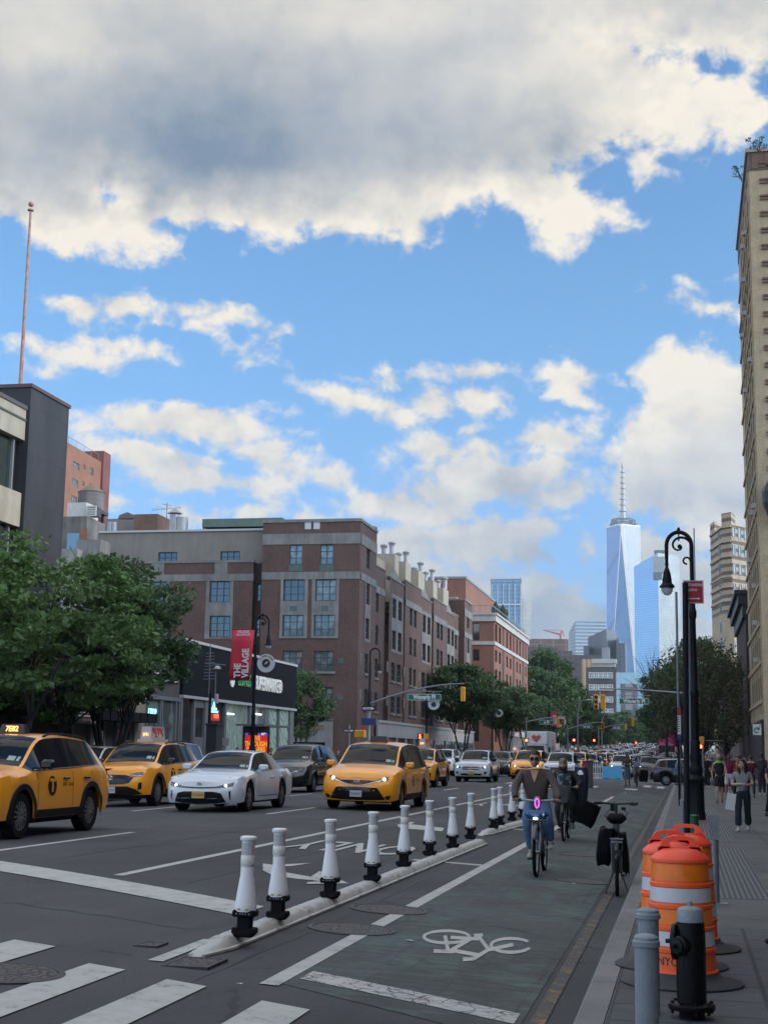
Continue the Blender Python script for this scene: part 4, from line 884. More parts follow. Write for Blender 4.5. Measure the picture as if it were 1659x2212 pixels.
 g.b.inputs['Emission Color'].default_value=(.30,.42,.33,1);g.b.inputs['Emission Strength'].default_value=.07;mural.build('mural_window',g.m,t,fix=False)
 WL=mat('sign_white',(.72,.72,.70),.5,emit=(1,1,.95),es=.12);GN=mat('sign_green',(.12,.42,.16),.5)
 avenue_text('sign_lettering','SUPERMARKET',1.12,WL,574,1481,t,off=.16,sx=.74,bold=.02,depth=.03)
 p0=SX(507,1466);avenue_text('sign_lettering','LEUNGS',1.0,GN,522,1471,t,off=.16,sx=.66,bold=.01,depth=.03)
 b=MB();p=SX(497,1462);b.lathe([(.001,.0),(.38,.0),(.38,.05),(.001,.05)],(XS+.12,p.y,p.z-.2),14,axis=(1,0,0));b.extr([(XS+.13,p.y-.35,p.z),(XS+.13,p.y-.2,p.z+.75),(XS+.13,p.y,p.z+.3),(XS+.13,p.y+.2,p.z+.75),(XS+.13,p.y+.35,p.z)],None,(.05,0,0));b.build('sign_emblem',WL,t)
 b=MB();p=SX(601,1484);b.lathe([(.26,.0),(.38,.0),(.38,.05),(.26,.05)],(XS+.12,p.y,p.z),18,axis=(1,0,0),cap=False);b.box(XS+.12,XS+.17,p.y-.05,p.y+.12,p.z-.2,p.z+.2);b.build('sign_emblem',WL,t)
 avenue_text('neon_sign','OPEN',.30,NEONR,467,1548,t,off=.0,bold=.01);avenue_text('neon_sign','KEBAB',.30,NEONB,463,1536,t,off=.0) if False else None
 b=MB();
 for(a,c,y,h) in((455,471,1537,.06),(457,468,1531,.05)):p,q=SX(a,y),SX(c,y);b.box(XS-.02,XS+.02,p.y,q.y,p.z-h,p.z+h)
 p=SX(462,1525);b.extr([(XS,p.y-.2,p.z-.1),(XS,p.y,p.z+.35),(XS,p.y+.2,p.z-.1)],None,(.03,0,0));split(b,'neon_tube',NEONB,t)
 b=MB();ya,yb=SX(455,1548).y,SX(474,1548).y;z=SX(465,1550).z;b.box(XS-.02,XS,ya,yb,z-.18,z+.18);b.build('neon_board',mat('neon_board',(.25,.02,.015),emit=(.9,.05,.03),es=.35),t)
supermarket()
def shop_row():
# smoke shop between the supermarket and the beige pier
 y0,y1=SX(312).y,SX(383).y;ztop=SX(345,1440).z+.2
 t=thing('smoke_shop',(XS,y0,0),'narrow dark grey shop with purple banner above and blue neon window','shop')
 DG=stone_mat('dark_render',(.085,.08,.08),.3);z1=SX(350,1507).z
 b=MB();b.box(XS-12,XS-.02,y0,y1-.01,z1,ztop);b.box(XS-12,XS-.5,y0,y1-.01,0,z1);b.build('wall',DG,t)
 b=MB();b.box(XS-.2,XS+.1,y0,y1,z1-.12,z1+.06)
 for px in(312,341,345,375,382):y=SX(px).y;b.box(XS-.15,XS+.06,y-.07,y+.07,.1,z1-.1)
 split(b,'window_frame',mat('pale_aluminium',(0,0,0)),t)
 b=MB();b.quad((XS-.06,y0,.4),(XS-.06,y1,.4),(XS-.06,y1,z1),(XS-.06,y0,z1));b.build('shop_window',GLASS_C,t,fix=False)
 avenue_text('neon_sign','KE SHOP',.55,NEONB,327,1541,t,off=0,sx=.6,bold=.006)
 b=MB();p,q=SX(316,1512),SX(326,1512);b.box(XS-.05,XS-.01,p.y,q.y,p.z-.05,p.z+.05);b.build('tube_light',mat('tube_light',(1,1,1)),t)
 b=MB();a,c,d,e=SX(316,1456,XS+.05),SX(381,1452,XS+.05),SX(381,1474,XS+.05),SX(316,1467,XS+.05);b.extr([tuple(v) for v in(a,c,d,e)],None,(.03,0,0));ban=b.build('shop_banner',mat('banner_purple',(.07,.05,.15),.7),None);meta(ban,'purple vinyl banner with white border above the smoke shop window','banner')
 b=MB()
 for u,v in((a,c),(c,d),(d,e),(e,a)):b.tube([u+Vector((.045,0,0)),v+Vector((.045,0,0))],.045,4)
 b.build('border',mat('poster_white',(.62,.62,.62)),ban)
 # beige pier, low shop range with awning, white sign, subway sign
 t=thing('low_shop_range',(XS,45,0),'low dark range of shops with long black awning under the trees','shops')
 ya,yb,yc=40,SX(289).y,y0-.02;b=MB();b.box(XS-10,XS-.01,yb,yc,0,SX(300,1440).z+.6);b.build('beige_pier',stone_mat('beige_pier',(.30,.25,.18),.2),t)
 zA1,zA0=SX(200,1535).z,SX(200,1556).z
 b=MB();b.box(XS-10,XS-.3,ya,yb-.01,0,SX(60,1471).z+1.2);b.build('wall',DG,t)
 b=MB();b.box(XS-.3,XS+.9,ya,SX(297).y,zA0,zA1);
 for k in range(26):y=ya+(yb-ya)*k/26;b.box(XS+.9,XS+.94,y,y+.06,zA0,zA1)
 b.build('awning',mat('awning_black',(.012,.012,.013),.8,spec=.15,var=.3,scale=2),t)
 AL=mat('pale_aluminium',(0,0,0));WG=mat('poster_blue',(.03,.045,.10),.4)
 b=MB();g2=MB();ps=MB()
 for px in(31,49,74,95,97,160,200,204,229,256,286):y=SX(px).y;b.box(XS-.28,XS-.1,y-.05,y+.05,.1,zA0)
 for a_,c_ in((31,95),(97,160),(204,229),(256,286)):ya_,yb_=SX(a_).y,SX(c_).y;b.box(XS-.28,XS-.12,ya_,yb_,zA0-.9,zA0-.8);g2.quad((XS-.2,ya_,.3),(XS-.2,yb_,.3),(XS-.2,yb_,zA0),(XS-.2,ya_,zA0))
 for a_,c_ in((33,48),(76,93),(120,150)):ya_,yb_=SX(a_).y,SX(c_).y;ps.quad((XS-.17,ya_,.8),(XS-.17,yb_,.8),(XS-.17,yb_,zA0-.95),(XS-.17,ya_,zA0-.95))
 split(b,'window_frame',AL,t);split(g2,'shop_window',GLASS,t);split(ps,'window_poster',WG,t)
 b=MB();
 for px in(206,213,220):y=SX(px).y;b.box(XS-.15,XS-.1,y,y+.28,1.9,2.5);b.box(XS-.15,XS-.1,y,y+.28,1.2,1.75)
 split(b,'window_notice',mat('poster_white',(.62,.62,.62)),t)
 b=MB();a_,c_=SX(112,1497),SX(230,1497);z0=SX(111,1534).z;b.box(XS-.28,XS-.05,a_.y,c_.y,z0,SX(112,1490).z+.5);wh=b.build('sign_board',mat('white_sign_board',(.42,.43,.42),.5,var=.06,scale=1.5),None);meta(wh,'wide plain white shop sign board with dark letters above the awning','shop sign')
 DK=mat('sign_dark',(.05,.04,.07),.5);p=SX(124,1505);b=MB();b.lathe([(.22,0),(.42,0),(.42,.05),(.22,.05)],(XS-.04,p.y,p.z),20,axis=(1,0,0),cap=False);b.build('emblem_ring',mat('emblem_red',(.25,.05,.04),.5),wh);b=MB();b.lathe([(.001,0),(.22,0),(.22,.04),(.001,.04)],(XS-.04,p.y,p.z),20,axis=(1,0,0));b.build('emblem_disc',mat('emblem_gold',(.5,.4,.12),.5),wh)
 p=SX(140,1507);text_mesh('sign_lettering','au',.9,DK,frame((XS-.04,p.y,p.z),(0,1,0),(0,0,1)),wh,.02,.02)
 # subway sign
 a_,c_,z0,z1=SX(164,1532,XS+1),SX(211,1532,XS+1),SX(164,1562,XS+1).z,SX(164,1532,XS+1).z;sg=thing('subway_sign',(XS+1,a_.y,z0),'black subway station sign with blue and orange route bullets on the awning','subway sign');X=XS+1.0
 b=MB();b.box(X-.12,X,a_.y,c_.y,z0,z1);b.build('board',mat('sign_black',(.01,.01,.012),.4),sg);h=z1-z0;w=c_.y-a_.y;WT=mat('sign_white',(0,0,0))
 for k,s in enumerate(('West 4 Street-Washington','Square Subway Station')):text_mesh('sign_lettering',s,h*.19,WT,frame((X+.005,a_.y+.12,z1-h*(.2+.24*k)),(0,1,0),(0,0,1)),sg,.003,.004,'LEFT',sx=w/(h*.19)/14.2)
 for k,s in enumerate('ACEBDFM'):
  y=a_.y+w*(.10+.095*k);b=MB();r=h*.095;b.lathe([(.001,0),(r,0),(r,.01),(.001,.01)],(X,y,z1-h*.74),14,axis=(1,0,0));o=b.build('route_bullet',mat('bullet_blue',(.02,.08,.35),.5) if k<3 else mat('bullet_orange',(.75,.14,.03),.5),sg);text_mesh('route_letter',s,r*1.5,WT,frame((X+.012,y,z1-h*.74),(0,1,0),(0,0,1)),o,.001,.0)
 b=MB();b.box(X,X+.006,a_.y+w*.72,c_.y-.1,z1-h*.9,z1-h*.68);b.build('notice_strip',WT,sg)
shop_row()
# ================================================================ red brick block beyond Washington Place
def c4w(x,y):return c4(x,y)
RB=brick_mat('red_brick',(.24,.085,.052),(.18,.062,.04),(.25,.17,.13),.15)
RBT=stone_mat('white_trim',(.46,.44,.41),.2)
def red_block():
 X0=-24.5;C=on_X(*c4(1318,910),X0);Y0=C.y;Y1=on_X(*c4(1580,1090),X0).y;t=thing('red_brick_block',(X0,Y0,0),'orange-red brick block with white cornice bands and rows of paired windows','apartment block')
 zt=C.z;zw0=on_X(*c4(1318,960),X0).z;zm1=on_X(*c4(1318,1118),X0).z;zm0=on_X(*c4(1318,1145),X0).z
 pairs=[(1325,1342,1355,1371),(1413,1426,1440,1453),(1492,1503,1515,1526),(1545,1553,1562,1570)]
 fh=(zw0-zm1)
 rows=[(zw0-fh*.95,zw0-.25),(zm0-fh*.80,zm0-.6),(zm0-fh*.80-3.7,zm0-fh*.8-1.0),(zm0-fh*.8-7.2,zm0-fh*.8-4.5),(zm0-fh*.8-10.6,zm0-fh*.8-8)]
 ws=[]
 S=lambda x:on_X(*c4(x,1100),X0).y
 for p in pairs:
  for a,c in((p[0],p[1]),(p[2],p[3])):
   for r in rows:ws.append((S(a),S(c),r[0],r[1]))
 b=MB();facade(b,MX(X0),Y0,Y1,0,zt,ws,.3);b.build('avenue_wall',RB,t)
 fw=[]
 for r in rows:a=on_Y(*c4(1152,1000),Y0).x;c=on_Y(*c4(1202,1000),Y0).x;fw.append((a,c,r[0],r[1]))
 b=MB();facade(b,MY(Y0),X0-14,X0,0,zt,fw,.3);b.build('street_wall',RB,t)
 b=MB();b.box(X0-14,X0+.25,Y0-.25,Y0+.5,zw0,zt);b.box(X0-.5,X0+.25,Y0+.5,Y1+.2,zw0,zt);b.box(X0-14,X0+.15,Y0-.15,Y0+.2,zm0,zm1);b.box(X0-.1,X0+.15,Y0+.2,Y1,zm0,zm1);b.box(X0-14,X0+.45,Y0-.45,Y1+.3,zt,zt+.25);b.build('white_cornices',RBT,t)
 b=MB()
 for p in pairs[:-1]:y=S(p[3]+18);b.box(X0-.02,X0+.06,y-.9,y+.9,.2,zw0)
 for k in range(22):y=Y0+.5+(Y1-Y0-1)*k/22;b.box(X0,X0+.10,y,y+.25,4.6,5.0)
 split(b,'dark_pier',brick_mat('red_brick_dark',(.10,.042,.032),(.08,.034,.026),(.1,.07,.06)),t)
 for w in ws:window(t,MX(X0)@T((w[0]+w[1])/2,0,w[2]),w[1]-w[0],w[3]-w[2],1,2,DFRAME,GLASS,.25)
 for w in fw:window(t,MY(Y0)@T((w[0]+w[1])/2,0,w[2]),w[1]-w[0],w[3]-w[2],1,2,DFRAME,GLASS,.25)
 zs=on_X(*c4(1180,715),X0-5).z;b=MB();xa=X0-4.5;b.box(X0-16,xa,Y0+4.5,Y1-6,zt,zs);b.build('set_back_storey',RB,t)
 b=MB();b.box(X0-16,xa+.1,Y0+4.4,Y1-5.9,zs,zs+.3);
 for k in range(16):y=Y0+.5+k*(Y1-Y0)/16;b.box(X0-.3,X0-.24,y,y+.06,zt+.25,zt+1.3)
 b.box(X0-.32,X0-.22,Y0+.3,Y1-.3,zt+1.25,zt+1.32);b.box(X0-14,X0-.3,Y0+.25,Y0+.31,zt+1.25,zt+1.32)
 for k in range(16):b.box(X0-.5-k*.8,X0-.44-k*.8,Y0+.25,Y0+.31,zt+.25,zt+1.3)
 b.build('terrace_railing',SFRAME,t)
 for i,(x,y0,y1) in enumerate(((1330,800,905),(1385,825,915),(1398,845,915))):
  q=on_X(*c4(x,y1),X0-1.2);r=on_X(*c4(x,y0),X0-1.2);b=MB();b.lathe([(.25,q.z-.6),(.62,q.z+.3),(.6,(q.z+r.z)/2),(.3,r.z-.5),(.02,r.z)],(X0-1.2,q.y,0),9);o=b.build('cypress',mat('cypress_green',(.02,.035,.018),.9,var=.5,scale=3,bump=.8));meta(o,('leftmost dark potted cypress on the red block terrace','tall middle dark cypress on the red block terrace','rightmost dark cypress on the red block terrace')[i],'cypress','cypresses on the terrace')
red_block()
def washington_pl_block():
 t=thing('stone_storefront_building',(-24.5,172,0),'grey stone and white columned low storefront under the street trees','shop building');b=MB();b.box(-38,-25.2,236,300,0,9);b.build('wall',LIME,t)
 b=MB()
 for k in range(14):y=202+k*2.1;b.box(-24.5,-24.2,y,y+.5,.2,4.4)
 b.box(-24.5,-24.1,201,232,4.4,5.2);split(b,'white_column',RBT,t)
washington_pl_block()
# ================================================================ tall apartment tower on the right edge
YB=brick_mat('buff_brick',(.42,.325,.205),(.35,.27,.165),(.30,.25,.18),.12);YBD=brick_mat('brown_banding',(.15,.085,.06),(.12,.07,.05),(.14,.1,.08),.1)
def right_tower():
 X0=5.5;A=on_X(1616.5,330,X0);Y0=A.y;zt=A.z;Y1=on_X(1599,700,X0).y
 t=thing('buff_brick_tower',(X0,Y0,0),'very tall buff brick apartment tower with brown brick ledges cut by the right edge','apartment tower')
 b=MB();z=.15;b.prism([(X0,Y0),(X0+22,Y0),(X0+22,Y1),(X0,Y1)],0,zt);b.build('wall',YB,t)
 b=MB();n=27;zs=on_X(1640,1360,X0).z
 for k in range(n+13):
  z=zt-1.2-k*(zt-zs)/n*.98
  if z<7:break
  b.box(X0+.75,X0+22,Y0-.12,Y0,z,z+.14);b.box(X0+.75,X0+22,Y0-.16,Y0,z+.26,z+.40)
 b.build('brick_ledges',YBD,t)
 b=MB();b.box(X0-.05,X0+22,Y0-.06,Y0,zt-1.4,zt);b.box(X0-.06,X0,Y0,Y1,zt-1.4,zt)
 for k in range(10):b.box(X0+.2+k*1.0,X0+.65+k*1.0,Y0-.12,Y0,zt-1.3,zt-.1)
 b.box(X0-.1,X0,Y0+4,Y1-2,zt-9,zt-8.6);b.build('cornice',YBD,t)
 b=MB();b.box(X0-.22,X0+22,Y0-.22,Y1+.2,zt,zt+.3);b.build('coping',LIME,t)
 # side windows towards the avenue and their air conditioners
 rng=random.Random(5);b=MB();wn=0;W0=[]
 for k in range(14):
  z=6+k*(zt-8)/14
  for j in range(5):y=Y0+1.6+j*3.1;W0.append((y,z))
 for y,z in W0:window(t,MXN(X0-.13)@T(-y,0,z),.9,1.6,1,2,mat('buff_frame',(.16,.13,.09),.7),GLASS_C,.11)
 for i,(y,z) in enumerate(W0):
  if rng.random()<.14:
   b=MB();b.box(X0-.38,X0-.02,y-.28,y+.28,z+.02,z+.36);o=b.build('air_conditioner',mat('ac_white',(.42,.41,.38),.5),t)
 b=MB()
 for k in range(14):z=6+k*(zt-8)/14;b.box(X0-.14,X0,Y0+.3,Y1-.2,z-.35,z-.1)
 for j in range(6):y=Y0+.1+j*3.05;b.box(X0-.10,X0,y,y+.35,5,zt-1.5)
 split(b,'side_pier',YB,t)
 # shop level
 b=MB();b.box(X0-.18,X0,Y0+.8,Y1,.15,4.2+.3);b.build('shop_base',mat('shop_dark',(.03,.03,.035),.6),t)
 g_s=MB();p=on_Y(1633,1577,Y0+1.2);a_,c_=on_Y(1624,1577,Y0+1),on_Y(1642,1577,Y0+1);z1,z0=on_Y(1630,1566,Y0+1).z,on_Y(1630,1589,Y0+1).z
 sg=thing('blade_sign',(X0-.5,Y0+1,z0),'small square white shop sign with a green swirl at the right building','shop sign');b=MB();b.box(a_.x,c_.x,Y0-.6,Y0-.5,z0,z1);b.build('board',mat('white_sign_board',(0,0,0)),sg)
 b=MB();cx,cz=(a_.x+c_.x)/2,(z0+z1)/2;b.tube([(cx+.18*math.cos(a),Y0-.62,cz-.03+.17*math.sin(a)) for a in[R(q) for q in range(0,330,30)]],.04,6);b.extr([(cx-.02,Y0-.62,cz+.02),(cx+.28,Y0-.62,cz+.35),(cx+.12,Y0-.62,cz-.02)],None,(0,.03,0));b.build('swirl',mat('logo_green',(.02,.16,.08),.5),sg)
 # dark ornate bracket lantern on the tower, and shrubs growing on the cornice
 p=on_Y(1655,1075,Y0-1.2);t2=thing('bracket_ornament',(p.x,p.y,p.z),'dark wrought iron bracket at the right edge high on the buff tower','iron bracket');b=MB();b.lathe([(.05,-1.6),(.45,-1.3),(.75,-.4),(.8,.4),(.5,1.0),(.2,1.5),(.05,1.7)],(p.x+.5,p.y,p.z),10);b.build('lantern',mat('wrought_iron',(.015,.015,.018),.5),t2)
 # projecting dark cornice and brown pilasters lower down, seen against the tower
 p=on_Y(1601,1290,128);t3=thing('dark_cornice_building',(p.x,128,0),'narrow brown building with heavy black bracketed cornice beyond the buff tower','building');xa=on_Y(1612,1400,128).x;zc=on_Y(1601,1276,128).z
 b=MB();b.box(xa,xa+6,128,150,0,zc-.8);b.build('wall',BRKD,t3);b=MB();b.prism([(xa-.9,127.4),(xa+6,127.4),(xa+6,150),(xa-.9,150)],zc-.35,zc);b.prism([(xa-.6,127.6),(xa+6,127.6),(xa+6,150),(xa-.6,150)],zc-1.2,zc-.35);b.prism([(xa-.25,127.8),(xa+6,127.8),(xa+6,150),(xa-.25,150)],zc-2.3,zc-1.2);b.build('cornice',mat('black_iron',(.015,.015,.017),.5),t3)
right_tower()
def right_rows():
# low shop fronts continuing down the right side
 t=thing('right_shop_row',(5.9,152,0),'row of low red brick houses with white shopfront beyond the cornice building','houses');b=MB();b.box(6.2,16,150,200,0,12);b.build('wall',brick_mat('crimson_brick2',(.18,.06,.05),(.14,.05,.04),(.2,.12,.1)),t);b=MB();b.box(5.8,6.2,150.2,199,4.6,5.2);
 for k in range(12):b.box(5.9,6.2,150.5+k*4,150.9+k*4,.3,4.6)
 b.build('white_shopfront',RBT,t)
 t=thing('corner_house',(6.5,200,0),'dark low corner block at the far right behind the street trees','building');b=MB();b.box(6.5,18,202,300,0,14);b.build('wall',BRKD,t)
 # buildings beside the photographer, out of the picture: they keep the evening sun off the street
 t=thing('corner_apartment_house',(6.0,-30,0),'six storey brick apartment house on the near right pavement','apartment house');b=MB();ws=[]
 for k in range(6):
  for j in range(24):ws.append((-(-38+j*5.2)-1.3,-(-38+j*5.2),5+k*3.1-3*(k==-1),5+k*3.1+1.9))
 facade(b,MXN(5.6),-88,40,0,17,[w for w in ws if w[3]<16.5],.3);b.box(5.6,20,-40,88,17,17.3);b.box(5.95,20,-39.9,87.9,0,16.9);b.build('wall',BRK,t)
right_rows()
# ================================================================ art-deco tower
def c6(x,y):return 1327.1+x/5.0,1078.3+y/5.0
def deco():
 Y0=305;a=on_Y(*c6(1035,400),Y0+14);bq=on_Y(*c6(1160,400),Y0+2);c=on_Y(*c6(1265,400),Y0);d=on_Y(*c6(1420,400),Y0+6);zt=on_Y(*c6(1200,140),Y0).z;zt2=on_Y(*c6(1330,195),Y0).z
 t=thing('deco_tower',(bq.x,Y0,0),'banded sandstone art deco tower with crenellated top beside the tall right tower','tower');g=NT('deco_stone',.85);sp=g.n('ShaderNodeSeparateXYZ',{0:g.tc.outputs['Object']});ff=g.math('FRACT',g.math('MULTIPLY',sp.outputs[2],.62));zz=g.mr(sp.outputs[2],31,32,0,1);k=g.math('MULTIPLY',g.mr(ff,.5,.56),zz)
 nz=g.noise(g.tc.outputs['Object'],.4,5);g.put(g.b.inputs['Base Color'],g.n('ShaderNodeVectorMath',{0:g.mix(k,(.40,.32,.22,1),(.15,.105,.08,1)),'Scale':g.mr(nz,.3,.7,.85,1.1)},operation='SCALE').outputs[0])
 pts=[(a.x,Y0+14),(bq.x,Y0+2),(c.x,Y0),(d.x+1,Y0+6),(d.x+10,Y0+22),(a.x+3,Y0+26)]
 b=MB();b.prism(pts,0,zt2-1.5);b.prism([(p[0]-.0,p[1]) for p in[(a.x,Y0+14),((a.x*.6+bq.x*.4),Y0+9),(a.x*.6+bq.x*.4+2,Y0+14),(a.x+2,Y0+18)]],zt2-1.5,zt-.4);b.prism([(bq.x,Y0+2),(c.x,Y0),(c.x+1,Y0+5),(bq.x+1,Y0+6)],zt2-1.5,zt);b.build('shaft',g.m,t)
 # pilasters and cornices
 b=MB();
 for z in[on_Y(*c6(1200,y),Y0).z for y in(290,450,610,830,940,1090)]:b.prism([(p[0]-.25,p[1]-.25) for p in pts[:4]]+[(d.x+1,Y0+10),(a.x+1,Y0+18)],z-.2,z+.15)
 b.build('string_course',stone_mat('deco_trim',(.45,.37,.27),.2),t)
 def face(p,q,xs,ys,wd):
  u=Vector((q[0]-p[0],q[1]-p[1],0));L_=u.length;u.normalize();n=Vector((-u.y,u.x,0));M=Matrix(((u.x,n.x,0,p[0]),(u.y,n.y,0,p[1]),(0,0,1,0),(0,0,0,1)))
  for s in xs:
   for y in ys:z=on_Y(*c6(1200,y),Y0).z;window(t,M@T(L_*s,-.24,z),wd,2.3 if y!=395 else 2.5,1,1,SFRAME,GLASS if(s*10+y)%3<1.6 else GLASS_C,.2,fr=.15)
 ys=(395,585,785,1005,1220,1430,1640)
 face((bq.x*.62+a.x*.38,Y0+2+12*.38),(bq.x,Y0+2),(.45,),ys,1.5);face((c.x,Y0),(d.x+1,Y0+6),(.10,.40,.72),[y+20 for y in ys],1.0)
deco()
# ================================================================ skyline
def curtain(name,base,line,gw,gh,metal=.75,rough=.12,lw=.06,lh=.06,tintvar=.12,spec=.5):
 g=NT(name,rough);P_=g.tc.outputs['Object'];sp=g.n('ShaderNodeSeparateXYZ',{0:P_});u=g.math('FRACT',g.math('DIVIDE',g.math('ADD',sp.outputs[0],sp.outputs[1]),gw));v=g.math('FRACT',g.math('DIVIDE',sp.outputs[2],gh))
 k=g.math('MAXIMUM',g.math('LESS_THAN',u,lw),g.math('LESS_THAN',v,lh));n=g.noise(P_,.018,5,.6,(1,1,1.6));n2=g.noise(P_,.25,2,.5,(1,1,.3))
 f=g.math('MULTIPLY',g.mr(n,.3,.7,1-tintvar,1+tintvar),g.mr(n2,.3,.7,1-tintvar*.5,1+tintvar*.5));c=g.n('ShaderNodeVectorMath',{0:(*base,),'Scale':f},operation='SCALE').outputs[0]
 g.put(g.b.inputs['Base Color'],g.mix(k,c,(*line,1)));g.b.inputs['Metallic'].default_value=metal;g.put(g.b.inputs['Roughness'],g.mr(k,0,1,rough,.5));g.bump(n2,.04,1.0);return g.m
def c5(x,y):return 1036.8+x/3.3335,953.9+y/3.3335
def wtc():
 D=2600;A=on_Y(*c5(905,600),D);B=on_Y(*c5(1149,600),D);zt=on_Y(*c5(1018,592),D).z;cx=(A.x+B.x)/2;r=(B.x-A.x)/2
 t=thing('spired_glass_tower',(cx,D+r,0),'tallest tower on the skyline: tapering mirrored glass with a tall white spire','skyscraper');z0=30;ang=R(-3.5);C=Vector((cx,D+r,0))
 top=[C+Vector((r*math.sin(ang+k*math.pi/2),-r*math.cos(ang+k*math.pi/2),zt)) for k in range(4)];bot=[C+Vector((r*1.414*math.sin(ang+math.pi/4+k*math.pi/2),-r*1.414*math.cos(ang+math.pi/4+k*math.pi/2),z0)) for k in range(4)]
 mats_=[curtain('tower_glass',(.14,.24,.44),(.09,.17,.34),9,4.2,.55,.28,.06,.10,.10),curtain('tower_glass_grey_reflection',(.20,.25,.31),(.13,.15,.17),9,4.2,.15,.35,.10,.16,.16),curtain('tower_glass_mid_reflection',(.15,.28,.46),(.11,.22,.36),9,4.2,.6,.25,.08,.12,.16)]  # one glass, tinted per face: the reflections are put into the colour
 b=MB()
 for k in range(4):
  b.mi=2;b.add([top[k],bot[k],bot[(k-1)%4]],[(0,1,2)]);b.mi=1 if k==0 else 0;b.add([bot[k],top[k],top[(k+1)%4]],[(0,1,2)])
 b.mi=0;b.add(top,[(0,1,2,3)]);b.build('shaft',mats_,t)
 b=MB();EM=mat('sun_glint_edge',(1.0,.90,.76),.6)  # cream colour painted on the edge bars stands for the sun glint
 b.tube([top[0],bot[0]],[3.4,1.4],4);
 for k in range(4):b.tube([top[k]+Vector((0,0,-1)),top[(k+1)%4]+Vector((0,0,-1))],1.4,4)
 b.tube([top[1],bot[0]],.9,4);b.tube([top[0],bot[3]],.9,4);b.build('edge_trim',EM,t)
 b=MB();RM=mat('ring_metal',(.10,.11,.12),.5,.4);zr=zt+3
 for k,(rr,z) in enumerate(((r*.75,zt+5),(r*.72,zt+9),(r*.66,zt+12),(r*.8,zt+2))):b.tube([(cx+rr*math.cos(a),D+r+rr*math.sin(a),z) for a in[R(q) for q in range(0,360,15)]],1.0,5,closed=True)
 for q in range(0,360,20):a=R(q);b.tube([(cx+r*.74*math.cos(a),D+r+r*.74*math.sin(a),zt),(cx+r*.7*math.cos(a),D+r+r*.7*math.sin(a),zt+12)],.5,4)
 b.build('antenna_ring',RM,t)
 b=MB();zs=on_Y(*c5(1020,125),D).z;h=zs-zt;pr=[(3.2,0),(2.6,h*.22),(4.2,h*.23),(4.2,h*.245),(2.4,h*.25)]
 for k in range(7):z=h*(.33+.085*k);q=2.2-.17*k;pr+=[(q,z-.8),(q+1.4,z),(q+1.4,z+2),(q,z+2.6)]
 pr+=[(1.0,h*.90),(1.7,h*.93),(1.0,h*.97),(.2,h)];pr=[(r_*1.7,z_) for r_,z_ in pr]
 b.lathe(pr,(cx,D+r,zt),10);
 for q in(20,140,260):a=R(q);b.tube([(cx+r*.62*math.cos(a),D+r+r*.62*math.sin(a),zt+10),(cx,D+r,zt+h*.24)],.5,4)
 b.build('spire',mat('spire_white',(.36,.37,.38),.5,.2),t)
wtc()
def tower(name,D,pl,pm,pr,pyt,pyt2,mL,mR,label,dl=60,dr=60,z0=0,cat='skyscraper',extra=None):
 """prism with two visible faces meeting at column pm; pyt / pyt2 are the roof heights at pm and the outer edges"""
 m_=on_Y(*pm,D);a=on_Y(*pl,D+dl);c=on_Y(*pr,D+dr);zt=m_.z;t=thing(name,(m_.x,D,0),label,cat);far=Vector((a.x+c.x-m_.x,D+dl+dr,0))
 b=MB();vs=[(a.x,D+dl),(m_.x,D),(c.x,D+dr),(far.x,far.y)];V=[(x,y,z) for z in(z0,zt) for x,y in vs];zz=[zt+(pyt if pyt else 0),zt,zt+(pyt2 if pyt2 else 0),zt];V=V[:4]+[(x,y,z) for(x,y),z in zip(vs,zz)]
 b.mi=0;b.add(V,[(0,1,5,4),(3,0,4,7)]);b.mi=1;b.add(V,[(1,2,6,5),(2,3,7,6),(4,5,6,7)]);b.build('shaft',[mL,mR],t);return t,m_,a,c,zt
def P5(x,y):return c5(x,y)
t_,m_,a_,c_,zt_=tower('glass_tower',2450,P5(1108,855),P5(1280,802),P5(1436,818),-18,0,curtain('blue_glass',(.20,.32,.45),(.14,.24,.36),5,4.0,.7,.2,.03,.14,.10),curtain('champagne_glass',(.22,.23,.22),(.15,.16,.17),5,4.0,.4,.3,.10,.16,.25),'broad pale glass tower directly right of the tallest spired tower',40,40)
b=MB();p,q=on_Y(*P5(1245,832),2445),on_Y(*P5(1332,942),2445);b.box(p.x,q.x,2440,2460,q.z,p.z);b.build('corner_box',curtain('smoky_glass',(.30,.32,.32),(.2,.21,.21),4,4,.5,.3),t_)
b=MB();q2=on_Y(*P5(1310,990),2445);b.box(p.x,q2.x,2441,2459,q2.z,q.z);b.build('corner_void',mat('void_dark',(.06,.09,.13),.3),t_)
b=MB();p,q=on_Y(*P5(1255,785),2470),on_Y(*P5(1330,800),2470);b.box(p.x,q.x,2465,2490,zt_-2,p.z);b.build('plant_room',mat('ring_metal',(0,0,0)),t_)
LG=curtain('pale_blue_glass',(.20,.32,.44),(.07,.12,.19),6,4.2,.7,.15,.10,.16,.12)
t_,m_,a_,c_,zt_=tower('glass_tower',1500,P5(78,1000),P5(78.5,990),P5(300,990),0,0,LG,LG,'blue glass tower with vertical white fins left of the brick block terrace',1,1)
b=MB();
for k in range(6):x=m_.x+(c_.x-m_.x)*(.02+.19*k);b.box(x,x+.7,1498.5,1500,0,zt_-6)
b.box(m_.x-.5,c_.x+.5,1498,1499.4,zt_-.5,zt_+1.2);b.box(m_.x,c_.x,1498.6,1500,zt_-28,zt_-26.5);split(b,'white_fin',mat('fin_white',(.55,.58,.6),.5),t_)
PALE=curtain('pale_reflecting_glass',(.60,.59,.52),(.5,.5,.46),7,5,.55,.25,.05,.08,.10)
tower('glass_tower',1520,P5(299,1135),P5(300,1132),P5(367,1136),0,0,PALE,PALE,'pale bright slab tower just right of the blue finned tower',1,1)
